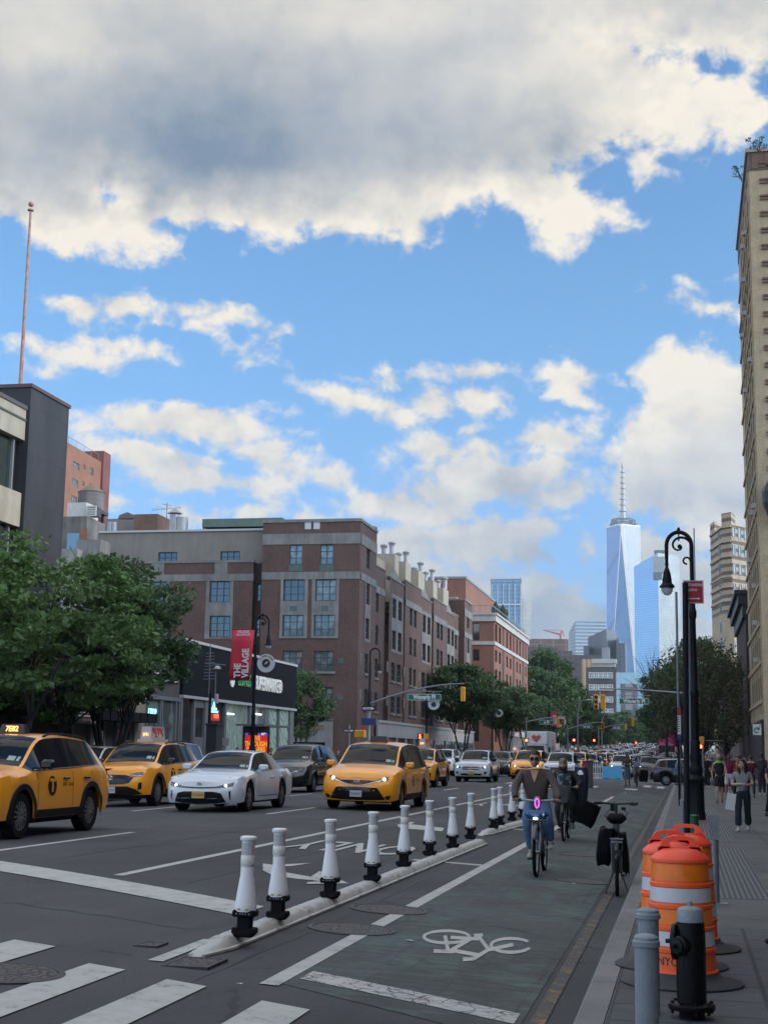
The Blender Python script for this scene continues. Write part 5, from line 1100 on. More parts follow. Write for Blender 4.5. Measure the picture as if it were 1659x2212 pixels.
BND=curtain('banded_glass',(.18,.26,.33),(.42,.46,.48),200,4.3,.4,.25,.0,.42,.10)
BNL=curtain('banded_side',(.13,.17,.20),(.28,.31,.33),8,4.3,.3,.4,.2,.4,.2)
tower('office_tower',1800,P5(640,1318),P5(688,1290),P5(908,1292),-12,0,BNL,BND,'broad office tower with white horizontal bands left of the spired tower',30,8,cat='office tower')
DKG=curtain('dark_grey_cladding',(.085,.10,.12),(.12,.135,.15),3,3.5,.2,.5,.2,.12,.15)
t_,m_,a_,c_,zt_=tower('stepped_tower',1300,P5(777,1372),P5(910,1350),P5(983,1352),-6,0,DKG,DKG,'dark grey stepped tower in front of the spired tower',20,20,cat='office tower')
b=MB();
for x0,x1,y in((980,1003,1418),(1000,1046,1452),(745,780,1470)):p,q=on_Y(*P5(x0,y),1302),on_Y(*P5(x1,y),1302);b.box(p.x,q.x,1302,1330,0,p.z)
b.build('lower_step',DKG,t_);p,q=on_Y(*P5(880,1487),1290),on_Y(*P5(932,1487),1290);b=MB();b.box(p.x,q.x,1285,1299,0,p.z);b.build('grey_annex',curtain('grey_cladding',(.22,.24,.26),(.25,.27,.29),3,3,.1,.6),t_)
BRW=curtain('brown_masonry',(.15,.10,.085),(.22,.17,.15),9,5,.0,.8,.10,.10,.2);BRW2=curtain('brick_flats',(.085,.04,.034),(.05,.06,.07),3.2,3.1,.0,.7,.38,.42,.2)
tower('brown_block',900,P5(342,1420),P5(343,1420),P5(637,1425),0,0,BRW,BRW,'long brown masonry block on the horizon below the red crane',1,4,cat='building');tower('brown_block',880,P5(340,1470),P5(341,1480),P5(560,1482),0,0,BRW2,BRW2,'lower brown block in front of the long masonry block',1,4,cat='building')
tower('brick_flats',700,P5(508,1510),P5(512,1506),P5(665,1512),0,0,BRW2,BRW2,'dark red brick flats left of the tan fluted building',3,3,cat='building');tower('brick_flats',760,P5(655,1545),P5(664,1536),P5(880,1540),0,0,BRW2,BRW2,'lower dark brick flats behind the tan fluted building',4,3,cat='building')
FLT=curtain('fluted_tan',(.34,.24,.14),(.16,.10,.07),2.6,60,0,.8,.35,.0,.1);WHC=curtain('white_cast_front',(.34,.33,.31),(.10,.11,.12),4.2,4.4,0,.7,.45,.5,.1)
tower('fluted_building',620,P5(729,1572),P5(730,1568),P5(815,1575),0,0,FLT,FLT,'tan vertically fluted building between brick flats and white cornice building',2,2,cat='building')
t_,m_,a_,c_,zt_=tower('white_cornice_building',600,P5(814,1592),P5(815,1590),P5(968,1592),0,0,WHC,WHC,'white building with heavy bracketed cornice below the dark stepped tower',1,2,cat='building');b=MB();b.box(m_.x-.5,c_.x+1,597,602,zt_-.6,zt_+1.2);b.box(m_.x-.2,c_.x+.6,598,602,zt_-2,zt_-.6);b.build('cornice',RBT,t_)
def cB(x,y):return 995.4+x/4.0,1451.5+y/4.0
t_,m_,a_,c_,zt_=tower('brick_apartments',520,cB(1080,-40),cB(1082,-40),cB(1338,-38),0,0,BRW2,BRW2,'dark brick apartments with white windows just left of the grey set-back building',2,2,cat='apartments')
for i in range(5):
 for j in range(8):M=T(m_.x+2+(c_.x-m_.x-4)*i/4,519.8,zt_-4-j*4.3);window(t_,M,2.2,2.2,2,2,mat('white_window',(.5,.5,.48),.5),GLASS_C,.1,fr=.3,mu=.2)
GSB=curtain('grey_setback',(.21,.21,.215),(.08,.09,.1),5.5,4.2,0,.7,.4,.45,.1);TEALG=curtain('teal_glass',(.22,.36,.42),(.30,.40,.44),3,3.5,.6,.2,.08,.12,.15)
tower('grey_setback_building',540,cB(1378,105),cB(1380,103),cB(1530,108),0,0,GSB,GSB,'grey set-back building down the avenue between brick apartments and right trees',2,2,cat='building');tower('teal_glass_building',580,cB(1338,20),cB(1342,5),cB(1560,3),0,0,TEALG,TEALG,'teal glass block behind the grey set-back building',2,2,cat='building')
def crane():
 D=1700;RD=mat('crane_red',(.45,.10,.10),.5);p=on_Y(*P5(580,1420),D);t=thing('tower_crane',p,'distant red luffing crane above the long brown block','crane');b=MB();q=on_Y(*P5(590,1360),D);b.tube([p+Vector((0,0,-20)),Vector((p.x,D,on_Y(*P5(580,1392),D).z))],1.6,4);b.build('mast',RD,t)
 b=MB();e=on_Y(*P5(455,1357),D);h=on_Y(*P5(580,1392),D);b.tube([h,e],[1.6,.7],4);b.tube([h,q],1.0,4);b.tube([q,on_Y(*P5(605,1400),D)],.8,4);b.tube([q,e],.35,4);b.build('jib',RD,t)
crane()
# ================================================================ trees
def leaf_mat(name,a,b,c=None):
 g=NT(name,.6);P_=g.tc.outputs['Object'];n=g.noise(P_,.8,3,.6);n2=g.noise(P_,6,2,.5)
 col=g.mix(g.mr(n,.38,.62),(*a,1),(*b,1));
 if c:col=g.mix(g.mr(n2,.55,.7),col,(*c,1))
 g.put(g.b.inputs['Base Color'],col);tr=g.n('ShaderNodeBsdfTranslucent');g.put(tr.inputs[0],col);mx=g.n('ShaderNodeMixShader',{0:.35});out=g.t.nodes['Material Output']
 g.t.links.new(g.b.outputs[0],mx.inputs[1]);g.t.links.new(tr.outputs[0],mx.inputs[2]);g.t.links.new(mx.outputs[0],out.inputs[0]);return g.m
LEAF=leaf_mat('locust_leaves',(.064,.132,.038),(.120,.210,.056),(.16,.25,.095));LEAFD=leaf_mat('dark_leaves',(.036,.078,.030),(.070,.130,.046),(.095,.16,.06));LEAFB=leaf_mat('dry_leaves',(.060,.070,.032),(.092,.090,.045),(.055,.095,.035));LEAFP=leaf_mat('park_leaves',(.030,.070,.020),(.050,.105,.028),(.10,.16,.035))
BARK=mat('bark',(.035,.030,.026),.95,var=.4,scale=6,bump=.5)
def leaf_mesh(name,cents,rads,per,size,m_,seed,flat=.55):
 rg=np.random.default_rng(seed);C=np.repeat(np.array(cents),per,0);Rr=np.repeat(np.array(rads),per,0);n=len(C)
 d=rg.normal(size=(n,3));d/=np.linalg.norm(d,axis=1)[:,None];rr=rg.random(n)**.45
 P_=C+d*rr[:,None]*Rr*np.array([1,1,flat]);s=size*(.6+.8*rg.random(n))
 nm=rg.normal(size=(n,3))*np.array([.75,.75,.55])+np.array([0,0,.8]);nm/=np.linalg.norm(nm,axis=1)[:,None]
 u=np.cross(nm,rg.normal(size=(n,3)));u/=np.linalg.norm(u,axis=1)[:,None];v=np.cross(nm,u);el_=.45+.3*rg.random(n)
 V=np.stack([P_-u*s[:,None],P_+v*(s*el_)[:,None],P_+u*s[:,None],P_-v*(s*el_)[:,None]],1).reshape(-1,3)
 me=bpy.data.meshes.new(name);me.vertices.add(4*n);me.vertices.foreach_set('co',V.ravel().astype(np.float32));me.loops.add(4*n);me.loops.foreach_set('vertex_index',np.arange(4*n,dtype=np.int32));me.polygons.add(n);me.polygons.foreach_set('loop_start',np.arange(0,4*n,4,dtype=np.int32));me.materials.append(m_);me.update();me.validate()
 o=bpy.data.objects.new(name,me);COL.objects.link(o);ORG[o.name]=Vector((0,0,0));return o
def tree_proto(name,seed,H,Rw,z0,m_,nclump,per,size,stems=1,cr=.9,flat=.5,bare=0.0,lean=0,shape=1.0):
 """local tree: crown between z0 and H, half width Rw"""
 rg=random.Random(seed);t=thing(name,(0,0,0),local=True);t['category']='tree';cents=[];rads=[];b=MB()
 hz=(H-z0)/2;zc=(H+z0)/2
 tries=0
 while len(cents)<nclump and tries<nclump*30:
  tries+=1;p=Vector((rg.uniform(-1,1),rg.uniform(-1,1),rg.uniform(-1,1)));q=p.length
  if q>1 or q<.25+.2*rg.random():continue
  nz=noise.noise(Vector((p.x*1.7+seed,p.y*1.7,p.z*1.7)))
  if nz<-.22:continue
  w=Rw*(1-.22*max(0,p.z)**2*shape);c=Vector((p.x*w+lean*p.z,p.y*w,zc+p.z*hz*(1+.25*nz)));cents.append(tuple(c));r=cr*(.7+.6*rg.random());rads.append((r,r,r))
 th=z0*.75
 bases=[]
 for k in range(stems):
  a=2*math.pi*k/stems+seed;o=.0 if stems==1 else.28;bx,by=o*math.cos(a),o*math.sin(a);tip=Vector((bx*3,by*3,th));r0=.17/(stems**.35)
  b.tube([(bx,by,-.05),(bx*1.2,by*1.2,th*.4),tuple(tip)],[r0*1.25,r0,r0*.8],8);bases.append((tip,r0*.8))
 order=sorted(range(len(cents)),key=lambda i:rg.random())[:max(10,nclump//4)]
 for i in order:
  c=Vector(cents[i]);tip,r0=min(bases,key=lambda q:(q[0]-c).xy.length+rg.random()*.5);m1=tip.lerp(c,.35)+Vector((rg.uniform(-.3,.3),rg.uniform(-.3,.3),(c.z-tip.z)*.22));m2=tip.lerp(c,.7)+Vector((rg.uniform(-.3,.3),rg.uniform(-.3,.3),.25));r=r0*rg.uniform(.35,.6)
  b.tube([tuple(tip),tuple(m1),tuple(m2),tuple(c)],[r,r*.7,r*.45,r*.15],5)
  for _ in range(2+int(bare*8)):
   e=c+Vector((rg.uniform(-1,1),rg.uniform(-1,1),rg.uniform(-.2,1)))*cr*1.5;b.tube([tuple(m2),tuple(m2.lerp(e,.5)+Vector((0,0,.15))),tuple(e)],[r*.3,r*.18,.012],4)
 b.build('trunk',BARK,t,smooth=60);o=leaf_mesh('crown',cents,rads,per,size,m_,seed,flat);o.parent=t
 if bare>.7:bpy.data.objects.remove(o)
 return t
PROTO={}
def tree(kind,loc,sx,sz,rz,label,group=None):
 pr,used=PROTO[kind];o=place(pr,used,loc,rz,label,group);PROTO[kind][1]=True;o.scale=(sx,sx,sz);return o
PROTO['locust']=[tree_proto('street_tree',3,8.6,4.6,3.3,LEAF,92,150,.125,2,.92,.34),False]
PROTO['elm']=[tree_proto('street_tree',8,8.8,3.7,3.4,LEAFD,105,150,.12,4,.80,.55),False]
PROTO['umbrella']=[tree_proto('street_tree',14,9.5,4.6,4.2,LEAFD,110,140,.16,3,1.1,.45),False]
PROTO['park']=[tree_proto('park_tree',21,16,7.5,2.5,LEAFP,170,120,.30,1,1.9,.6),False]
PROTO['parkdark']=[tree_proto('park_tree',27,15,7,2.5,LEAFD,150,120,.32,1,1.9,.6),False]
PROTO['dry']=[tree_proto('street_tree',33,12.5,4.4,2.6,LEAFB,84,80,.13,1,1.15,.7,bare=.5),False]
PROTO['bare']=[tree_proto('bare_tree',41,13.5,3.6,6,LEAFB,50,4,.1,1,.9,.7,bare=.95),False]
def at(px,X,dz=.15):y=YX(px,X);return(X,y,dz+rise(y))
tree('locust',at(5,-21.6),1.0,.98,.4,'big feathery light green street tree at the left edge by the black slab','street trees on the left')
tree('elm',at(236,-21.6),.96,.98,1.2,'many-stemmed darker street tree left of the supermarket','street trees on the left')
tree('locust',at(120,-22.3),.80,.86,2.4,'light green tree between the edge tree and the many-stemmed dark tree','street trees on the left')
tree('elm',(-27.2,101,.2),.66,.80,3.0,'slender tree on the side street in front of the brick block windows','street trees on the left')
tree('umbrella',at(1000,-21.3),.92,1.06,0,'wide umbrella shaped tree behind the hanging street name sign','street trees on the left');tree('umbrella',at(1092,-21.3),1.02,.98,1.5,'second umbrella shaped tree, further on past the round white banner','street trees on the left')
tree('umbrella',at(1140,-21.3),.95,.95,4,'third umbrella shaped tree, beside the truck','street trees on the left')
for i,(px,X,k,s,z) in enumerate(((1165,-25,'parkdark',.95,.98),(1185,-33,'park',1.05,1.28),(1222,-25,'park',.9,.90),(1248,-27,'parkdark',.95,.82),(1268,-22,'park',.85,.66),(1296,-20,'parkdark',.8,.55),(1312,-22,'park',.7,.52))):
 y=YX(px,X) if i not in(1,) else 300
 tree(k,(X if i!=1 else(px-1480)/3100*300,y,rise(y)),s,z,i*1.3,['large dark park tree just past the red brick block','tallest park tree rising behind the red banner','green park tree right of the tallest one','dark park tree left of the brick apartments','yellow-green sunlit park tree below the brick apartments','small dark park tree at the end of the left row','smallest green park tree near the vanishing point'][i],'park trees on the left')
for i,(X,Y,s,z) in enumerate(((-14,520,1.2,.8),(-4,560,1.2,.8),(-9,640,1.2,.85),(4,500,1.1,.8),(-20,470,1.1,.8))):
 tree('parkdark',(X,Y,rise(Y)-.3),s,z,i*2.1,['dark tree closing the avenue, left of centre','dark tree closing the avenue, right of centre','farthest dark tree closing the avenue','dark tree at the far right of the closed vista','dark tree at the far left of the closed vista'][i],'trees closing the vista')
tree('dry',(1.5,128,rise(128)+.15),1.05,.95,.3,'sparse brownish street tree behind the ornate lamp post','street trees on the right');tree('dry',(3.8,140,rise(140)+.15),.9,.88,2.2,'thin brownish street tree right of the lamp post by the brown banded tower','street trees on the right')
tree('umbrella',(-.2,165,rise(165)+.15),1.0,1.25,2.9,'dark green street tree left of the black pole','street trees on the right');tree('umbrella',(1.6,182,rise(182)+.15),.8,1.62,1.0,'tall bright topped tree between lamp post and deco tower','street trees on the right')
tree('dry',(-.9,205,rise(205)+.15),1.2,1.1,4.2,'dense dull street tree overhanging the right lanes','street trees on the right');tree('parkdark',(-2.0,260,rise(260)+.15),.8,.85,4.2,'dark overhanging tree behind the hanging Waverly sign','street trees on the right');tree('parkdark',(3,330,rise(330)),1.0,.9,1.2,'deep dark tree at the far end of the right pavement','street trees on the right')
tree('bare',(-1.8,150,rise(150)+.15),.95,1.0,0,'leafless twiggy tree top against the pale glass tower')
# shrubs growing from the cornice of the tall tower
def weeds(px,py,X,hgt,label,seed):
 p=on_X(px,py,X);rg=random.Random(seed);t=thing('roof_shrub',p,label,'shrub','shrubs on the tall cornice');b=MB();cents=[];rads=[]
 for k in range(7):e=p+Vector((-rg.uniform(-.4,.9),rg.uniform(-.8,.8),rg.uniform(.4,1)*hgt));b.tube([tuple(p),tuple(p.lerp(e,.5)+Vector((0,0,.1))),tuple(e)],[.035,.025,.01],4);cents.append(tuple(e-p));rads.append((.28,)*3)
 b.build('stem',BARK,t);o=leaf_mesh('foliage',cents,rads,16,.09,leaf_mat('shrub_leaves',(.05,.08,.05),(.08,.12,.08)),seed);o.parent=t
weeds(1640,330,5.8,1.3,'wispy shrub growing on top of the tall tower cornice',3);weeds(1606,395,5.45,1.4,'wispy shrub hanging off the side of the tall tower top',6)
# ================================================================ vehicles
from mathutils.bvhtree import BVHTree
def paint(name,col,rough=.25,metal=0.0):return mat('paint_'+name,col,rough,metal,coat=.8,spec=.5)
YELLOW=paint('yellow',(.95,.355,.004),.32);WHITEP=paint('white',(.62,.65,.68));BLACKP=paint('black',(.004,.004,.005));SILVER=paint('silver',(.30,.31,.33),.3,.5);GREYP=paint('grey',(.09,.095,.105),.3,.4);NAVY=paint('navy',(.015,.025,.06));REDP=paint('red',(.28,.015,.015));BEIGEP=paint('beige',(.45,.43,.36));MAGENTA=paint('magenta',(.42,.01,.14),.45)
CGL=glass_mat('car_glass',(.008,.011,.014),.05);CGL.node_tree.nodes['Principled BSDF'].inputs['IOR'].default_value=1.4;CGL.node_tree.nodes['Principled BSDF'].inputs['Specular IOR Level'].default_value=.20;TYRE=mat('tyre',(.008,.008,.008),.9,spec=.15);PLAST=mat('black_plastic',(.013,.013,.014),.65,spec=.2,var=.1,scale=9);GLOSSB=mat('gloss_black',(.006,.006,.007),.15,spec=.6)
CHROME=mat('chrome',(.6,.6,.62),.18,.9);ALLOY=mat('alloy',(.26,.27,.28),.35,.8);LAMPG=mat('headlamp_glass',(.10,.11,.12),.08,spec=.8);LAMPON=mat('headlamp_lit',(1,1,1),emit=(1,.97,.9),es=5);LAMPDIM=mat('headlamp_dim',(1,1,1),emit=(1,.97,.9),es=3.0)
TAIL=mat('tail_lamp',(.25,.006,.006),.15);BRAKE=mat('brake_lit',(.9,.05,.02),emit=(1,.06,.02),es=6);UNDER=mat('underbody',(.004,.004,.004),.9)
PLW=mat('plate_white',(.48,.48,.50),.5);PLY=mat('plate_gold',(.55,.36,.10),.5);PLT=mat('plate_text',(.04,.04,.10),.5);PLT2=mat('plate_text_dark',(.12,.06,.02),.5)
def pchip(xs,ys):
 xs,ys=np.array(xs,float),np.array(ys,float);h=np.diff(xs);d=np.diff(ys)/h;m_=np.zeros(len(xs));m_[0],m_[-1]=d[0],d[-1]
 for i in range(1,len(xs)-1):
  if d[i-1]*d[i]>0:w1,w2=2*h[i]+h[i-1],h[i]+2*h[i-1];m_[i]=(w1+w2)/(w1/d[i-1]+w2/d[i])
 def f(x):
  x=min(max(x,xs[0]),xs[-1]);i=min(max(int(np.searchsorted(xs,x)-1),0),len(xs)-2);t=(x-xs[i])/h[i]
  return float((1+2*t)*(1-t)**2*ys[i]+t*(1-t)**2*h[i]*m_[i]+t*t*(3-2*t)*ys[i+1]+t*t*(t-1)*h[i]*m_[i+1])
 return f
KEYS={
# s, s_hi, zbelt, zrail, ztop, wbelt, wrail (fractions of half width)
'suv':dict(L=4.60,W=1.87,wb=2.69,fo=.93,r=.355,sill=.30,noseb=.30,tailb=.36,bulge=.13,tbulge=.08,
keys=[(0,0,.86,.90,.92,.80,.62),(.10,.10,.92,.97,.99,.88,.66),(.30,.30,.96,1.02,1.045,.92,.68),(.80,.80,1.00,1.065,1.10,.93,.70),(1.18,1.10,1.03,1.09,1.14,.93,.76),(1.30,1.16,1.035,1.10,1.145,.935,.80),
(2.00,1.95,1.05,1.54,1.62,.94,.72),(2.10,2.08,1.055,1.56,1.635,.94,.72),(2.75,2.75,1.07,1.585,1.66,.94,.73),(2.87,2.87,1.075,1.583,1.66,.94,.73),(3.55,3.52,1.10,1.555,1.64,.93,.72),(3.65,3.62,1.105,1.55,1.635,.93,.72),(4.05,3.95,1.13,1.51,1.61,.91,.70),(4.22,4.05,1.13,1.48,1.59,.89,.69),(4.50,4.44,1.08,1.11,1.13,.85,.70),(4.60,4.56,.95,1.00,1.01,.80,.68)],
ws=(5,6),rw=(13,14),side=[(5,8),(9,10),(11,12)],pillars=[(8,9),(10,11)]),
'sedan':dict(L=4.90,W=1.84,wb=2.825,fo=.97,r=.335,sill=.24,noseb=.20,tailb=.30,bulge=.17,tbulge=.10,
keys=[(0,0,.66,.68,.69,.76,.58),(.12,.12,.74,.77,.78,.86,.62),(.35,.35,.80,.84,.855,.91,.66),(.90,.90,.86,.92,.94,.93,.70),(1.35,1.30,.90,.955,.98,.93,.76),(1.48,1.38,.905,.96,.985,.935,.80),
(2.25,2.20,.92,1.33,1.39,.93,.66),(2.40,2.36,.925,1.355,1.415,.93,.66),(2.98,2.98,.935,1.38,1.435,.93,.665),(3.08,3.08,.94,1.378,1.433,.93,.665),(3.70,3.60,.955,1.315,1.385,.925,.65),(3.78,3.66,.96,1.30,1.375,.92,.65),(4.02,3.82,.97,1.24,1.32,.91,.65),(4.10,3.92,.97,1.20,1.28,.90,.66),(4.38,4.42,.975,1.01,1.03,.87,.70),(4.80,4.78,.96,1.0,1.02,.82,.68),(4.90,4.87,.86,.90,.91,.76,.62)],
ws=(5,6),rw=(13,14),side=[(5,8),(9,10),(11,12)],pillars=[(8,9),(10,11)]),
'van':dict(L=5.17,W=1.99,wb=3.06,fo=.98,r=.35,sill=.28,noseb=.24,tailb=.34,bulge=.20,tbulge=.08,
keys=[(0,0,.76,.80,.82,.76,.58),(.12,.12,.86,.90,.92,.86,.62),(.40,.40,.95,1.00,1.03,.92,.66),(.75,.75,1.01,1.07,1.10,.93,.70),(1.00,.95,1.045,1.10,1.14,.935,.76),(1.12,1.02,1.05,1.11,1.15,.94,.80),
(2.05,1.98,1.05,1.60,1.68,.94,.72),(2.20,2.16,1.05,1.63,1.71,.94,.72),(2.80,2.80,1.05,1.68,1.75,.94,.73),(2.90,2.90,1.05,1.68,1.755,.94,.73),(3.80,3.80,1.06,1.66,1.75,.94,.73),(3.90,3.90,1.06,1.655,1.745,.94,.73),(4.70,4.62,1.10,1.60,1.70,.92,.72),(4.82,4.74,1.10,1.57,1.67,.90,.71),(5.08,5.02,1.08,1.12,1.14,.86,.72),(5.17,5.14,.95,1.0,1.01,.80,.68)],
ws=(5,6),rw=(13,14),side=[(5,8),(9,10),(11,12)],pillars=[(8,9),(10,11)]),
'big':dict(L=5.20,W=2.04,wb=2.95,fo=.98,r=.385,sill=.38,noseb=.40,tailb=.42,bulge=.08,tbulge=.05,
keys=[(0,0,1.04,1.10,1.12,.90,.70),(.08,.08,1.10,1.15,1.17,.93,.72),(.30,.30,1.13,1.18,1.21,.94,.72),(.90,.90,1.15,1.21,1.24,.94,.74),(1.40,1.36,1.17,1.23,1.265,.94,.78),(1.50,1.42,1.175,1.235,1.27,.945,.82),
(2.10,2.06,1.18,1.72,1.80,.95,.76),(2.20,2.18,1.18,1.74,1.83,.95,.76),(2.85,2.85,1.18,1.78,1.87,.95,.77),(2.95,2.95,1.18,1.78,1.875,.95,.77),(3.75,3.75,1.18,1.77,1.87,.95,.77),(3.85,3.85,1.18,1.765,1.87,.95,.77),(4.85,4.80,1.19,1.73,1.84,.93,.76),(4.95,4.90,1.19,1.70,1.81,.92,.76),(5.15,5.10,1.15,1.2,1.22,.90,.76),(5.20,5.18,1.0,1.05,1.06,.86,.74)],
ws=(5,6),rw=(13,14),side=[(5,8),(9,10),(11,12)],pillars=[(8,9),(10,11)]),
}
FR=(0,.26,.52,.80,1.0)
class Shell:
 def __init__(s,kind):
  K=s.K=KEYS[kind];s.kind=kind;L_,W_,r=K['L'],K['W'],K['r'];ks=K['keys'];xs=[k[0] for k in ks];f=[pchip(xs,[k[i] for k in ks]) for i in range(1,7)]
  s.wc=(K['fo'],K['fo']+K['wb']);Ra=r+.075
  S_=set(round(x,4) for x in xs)
  for c in s.wc:
   for a in range(0,181,12):S_.add(round(c+Ra*math.cos(R(a)),4))
   S_.add(round(c+Ra+.004,4));S_.add(round(c-Ra-.004,4))
  x=0
  while x<L_:S_.add(round(x,4));x+=.11
  S_.add(.03);S_.add(.06);S_.add(L_-.04);S_=sorted(S_);cols=[S_[0]]
  for x in S_[1:]:
   if x-cols[-1]>.003 and x<=L_:cols.append(x)
  if cols[-1]<L_:cols.append(L_)
  s.cols=cols;b=MB();V=[]
  for x in cols:
   sh,zb_,zr,zt,wb_,wr=[q(x) for q in f];hw=W_/2
   e0,e1=min(x,.9),min(L_-x,.9);wn=1-.17*math.exp(-e0/.09)-.045*math.exp(-e0/.32);wt=1-.12*math.exp(-e1/.08)-.04*math.exp(-e1/.35);wm=wn*wt
   zs=K['sill']+max(0,K['noseb']-K['sill'])*0
   if x<.5:zs=K['noseb']+(K['sill']-K['noseb'])*(x/.5)
   if x>L_-.5:zs=K['tailb']+(K['sill']-K['tailb'])*((L_-x)/.5)
   for c in s.wc:
    if abs(x-c)<Ra:zs=max(zs,r+math.sqrt(Ra*Ra-(x-c)**2))
   zs=min(zs,zb_-.10);row=[]
   dsf=math.exp(-x/.22);dsr=math.exp(-(L_-x)/.2)
   for j,fr in enumerate(FR):
    ww=(.965,1.0,.998,.99)[j]*wm if j<4 else wb_*min(1,wm*1.05)
    ds=(.07,0,-.01,.015,.05)[j]*dsf-(.05,.0,-.02,0,.03)[j]*dsr
    row.append((hw*ww,x+ds,zs+(zb_-zs)*fr))
   row.append((hw*wr,sh+.05*dsf,zr));row.append((hw*(wr-.055),sh+.05*dsf,zr+(zt-zr)*.32));row.append((hw*wr*.55,sh+.05*dsf,zr+(zt-zr)*.84));row.append((0,sh+.05*dsf,zt));V.append(row)
  s.V=V;s.n=len(cols);J=9;y0=-L_/2;vs=[]
  for row in V:
   for j in range(J):x,yy,z=row[j];vs.append((-x,yy+y0,z))
   for j in range(J-2,-1,-1):x,yy,z=row[j];vs.append((x,yy+y0,z))
  s.vs=vs;s.J2=2*J-1
  kx=[ks.index(k) for k in ks];ci=[min(range(s.n),key=lambda i:abs(cols[i]-k[0])) for k in ks];s.ci=ci
  fb,fg,fw,fp=[],[],[],[]
  J2=s.J2
  inr=lambda i,a,b_:ci[a]<=i<ci[b_]
  for i in range(s.n-1):
   for j in range(J2-1):
    q=(i*J2+j,i*J2+j+1,(i+1)*J2+j+1,(i+1)*J2+j);jj=min(j,J2-2-j) # jj: 0..7
    if jj==4 and any(inr(i,a,b_) for a,b_ in K['side']):fg.append(q)
    elif jj==4 and any(inr(i,a,b_) for a,b_ in K['pillars']):fp.append(q)
    elif jj>=6 and inr(i,*K['ws']):fw.append(q)
    elif jj>=6 and inr(i,*K['rw']):fw.append(q)
    else:fb.append(q)
  s.fb,s.fg,s.fw,s.fp=fb,fg,fw,fp
  # end caps, bulged
  s.cv=[];s.cf=[]
  for end in(0,1):
   base=len(vs)+len(s.cv);i=0 if end==0 else s.n-1;bl=K['bulge'] if end==0 else K['tbulge'];rows=[0,1,2,3,4,5,7];nt=14
   row=V[i];grid=[]
   for j in rows:
    x,yy,z=row[j]
    for t in range(nt+1):u=-1+2*t/nt;k=1-abs(u)**2.6;s.cv.append((x*u,yy+y0+(-bl if end==0 else bl)*k*(1 if j<4 else.85),z+(.015*k if j>=4 else 0)))
   m_=nt+1
   for a in range(len(rows)-1):
    for t in range(nt):q=(base+a*m_+t,base+a*m_+t+1,base+(a+1)*m_+t+1,base+(a+1)*m_+t);s.cf.append(q)
    # hood leading edge: join the last cap line to the first hood line beyond it
  s.allv=vs+s.cv
  s.bvh=BVHTree.FromPolygons([Vector(v) for v in s.allv],fb+fg+fw+fp+s.cf)
 def front(s,x,z,off=.006,back=False):
  o=Vector((x,10 if back else-10,z));h=s.bvh.ray_cast(o,Vector((0,-1 if back else 1,0)))
  if h[0] is None:return Vector((x,(s.K['L']/2-.1)*(1 if back else-1),z))
  return h[0]+Vector((0,off if back else-off,0))
 def side(s,y,z,sg,off=.006):
  h=s.bvh.ray_cast(Vector((sg*10,y,z)),Vector((-sg,0,0)))
  if h[0] is None:return Vector((sg*s.K['W']/2,y,z))
  return h[0]+Vector((sg*off,0,0))
 def top(s,x,y,off=.004):
  h=s.bvh.ray_cast(Vector((x,y,10)),Vector((0,0,-1)));return h[0]+Vector((0,0,off))
def strip(b,lo,hi,fn,nu=3,nv=3):
 """patch between two polylines (2-D), every point projected by fn"""
 P_=[]
 def sub(pl):
  out=[]
  for a,c in zip(pl,pl[1:]):
   for k in range(nu):out.append((a[0]+(c[0]-a[0])*k/nu,a[1]+(c[1]-a[1])*k/nu))
  out.append(pl[-1]);return out
 lo,hi=sub(lo),sub(hi);n=len(lo);vs=[]
 for v in range(nv+1):
  for a,c in zip(lo,hi):vs.append(fn(a[0]+(c[0]-a[0])*v/nv,a[1]+(c[1]-a[1])*v/nv))
 b.add(vs,[(v*n+u,v*n+u+1,(v+1)*n+u+1,(v+1)*n+u) for v in range(nv) for u in range(n-1)]);return b
def mir(pl):return[(-x,z) for x,z in pl]
def make_wheel(r,rimr,n=5,m_=None):
 w=MB();w.lathe([(rimr*.96,-.10),(r*.93,-.112),(r,-.09),(r,.09),(r*.93,.112),(rimr*1.02,.105),(rimr*.98,.07)],(0,0,0),28,axis=(1,0,0),cap=False);tyre=w
 k=MB();k.lathe([(rimr,.06),(rimr,.098),(rimr*.93,.092),(rimr*.90,.05)],(0,0,0),28,axis=(1,0,0),cap=False);k.lathe([(.001,.100),(rimr*.17,.098),(rimr*.2,.07)],(0,0,0),12,axis=(1,0,0),cap=False)
 for i in range(n):
  for d in(-.16,.16):
   a=2*math.pi*i/n+.3;p0=Vector((.092,.16*rimr*math.cos(a+d*2),.16*rimr*math.sin(a+d*2)));p1=Vector((.085,.93*rimr*math.cos(a+d*1.3),.93*rimr*math.sin(a+d*1.3)));k.tube([tuple(p0),tuple(p1)],[.028,.022],4)
 d=MB();d.lathe([(.001,.045),(rimr,.045)],(0,0,0),20,axis=(1,0,0),cap=False);return tyre,k,d
WM_={}
def add_wheels(t,sh,style='alloy'):
 K=sh.K;r=K['r'];key=(r,style)
 if key not in WM_:
  ty,rm,ds=make_wheel(r,r*.64,5 if style!='suv' else 7);k0=len(rm.f);rm.m=[0]*k0;rm.mi=1;rm.add(ds.v,ds.f);a=ty.build('wheel',TYRE,smooth=40);c=rm.build('rim',[ALLOY,UNDER],smooth=30);WM_[key]=(a.data,c.data);bpy.data.objects.remove(a);bpy.data.objects.remove(c)
 for sg in(-1,1):
  for c in sh.wc:
   o=bpy.data.objects.new('wheel',WM_[key][0]);COL.objects.link(o);o.parent=t;o.location=(sg*(K['W']/2-.145),c-K['L']/2,r);o.rotation_euler.z=0 if sg>0 else math.pi
   q=bpy.data.objects.new('rim',WM_[key][1]);COL.objects.link(q);q.parent=o
SH={}
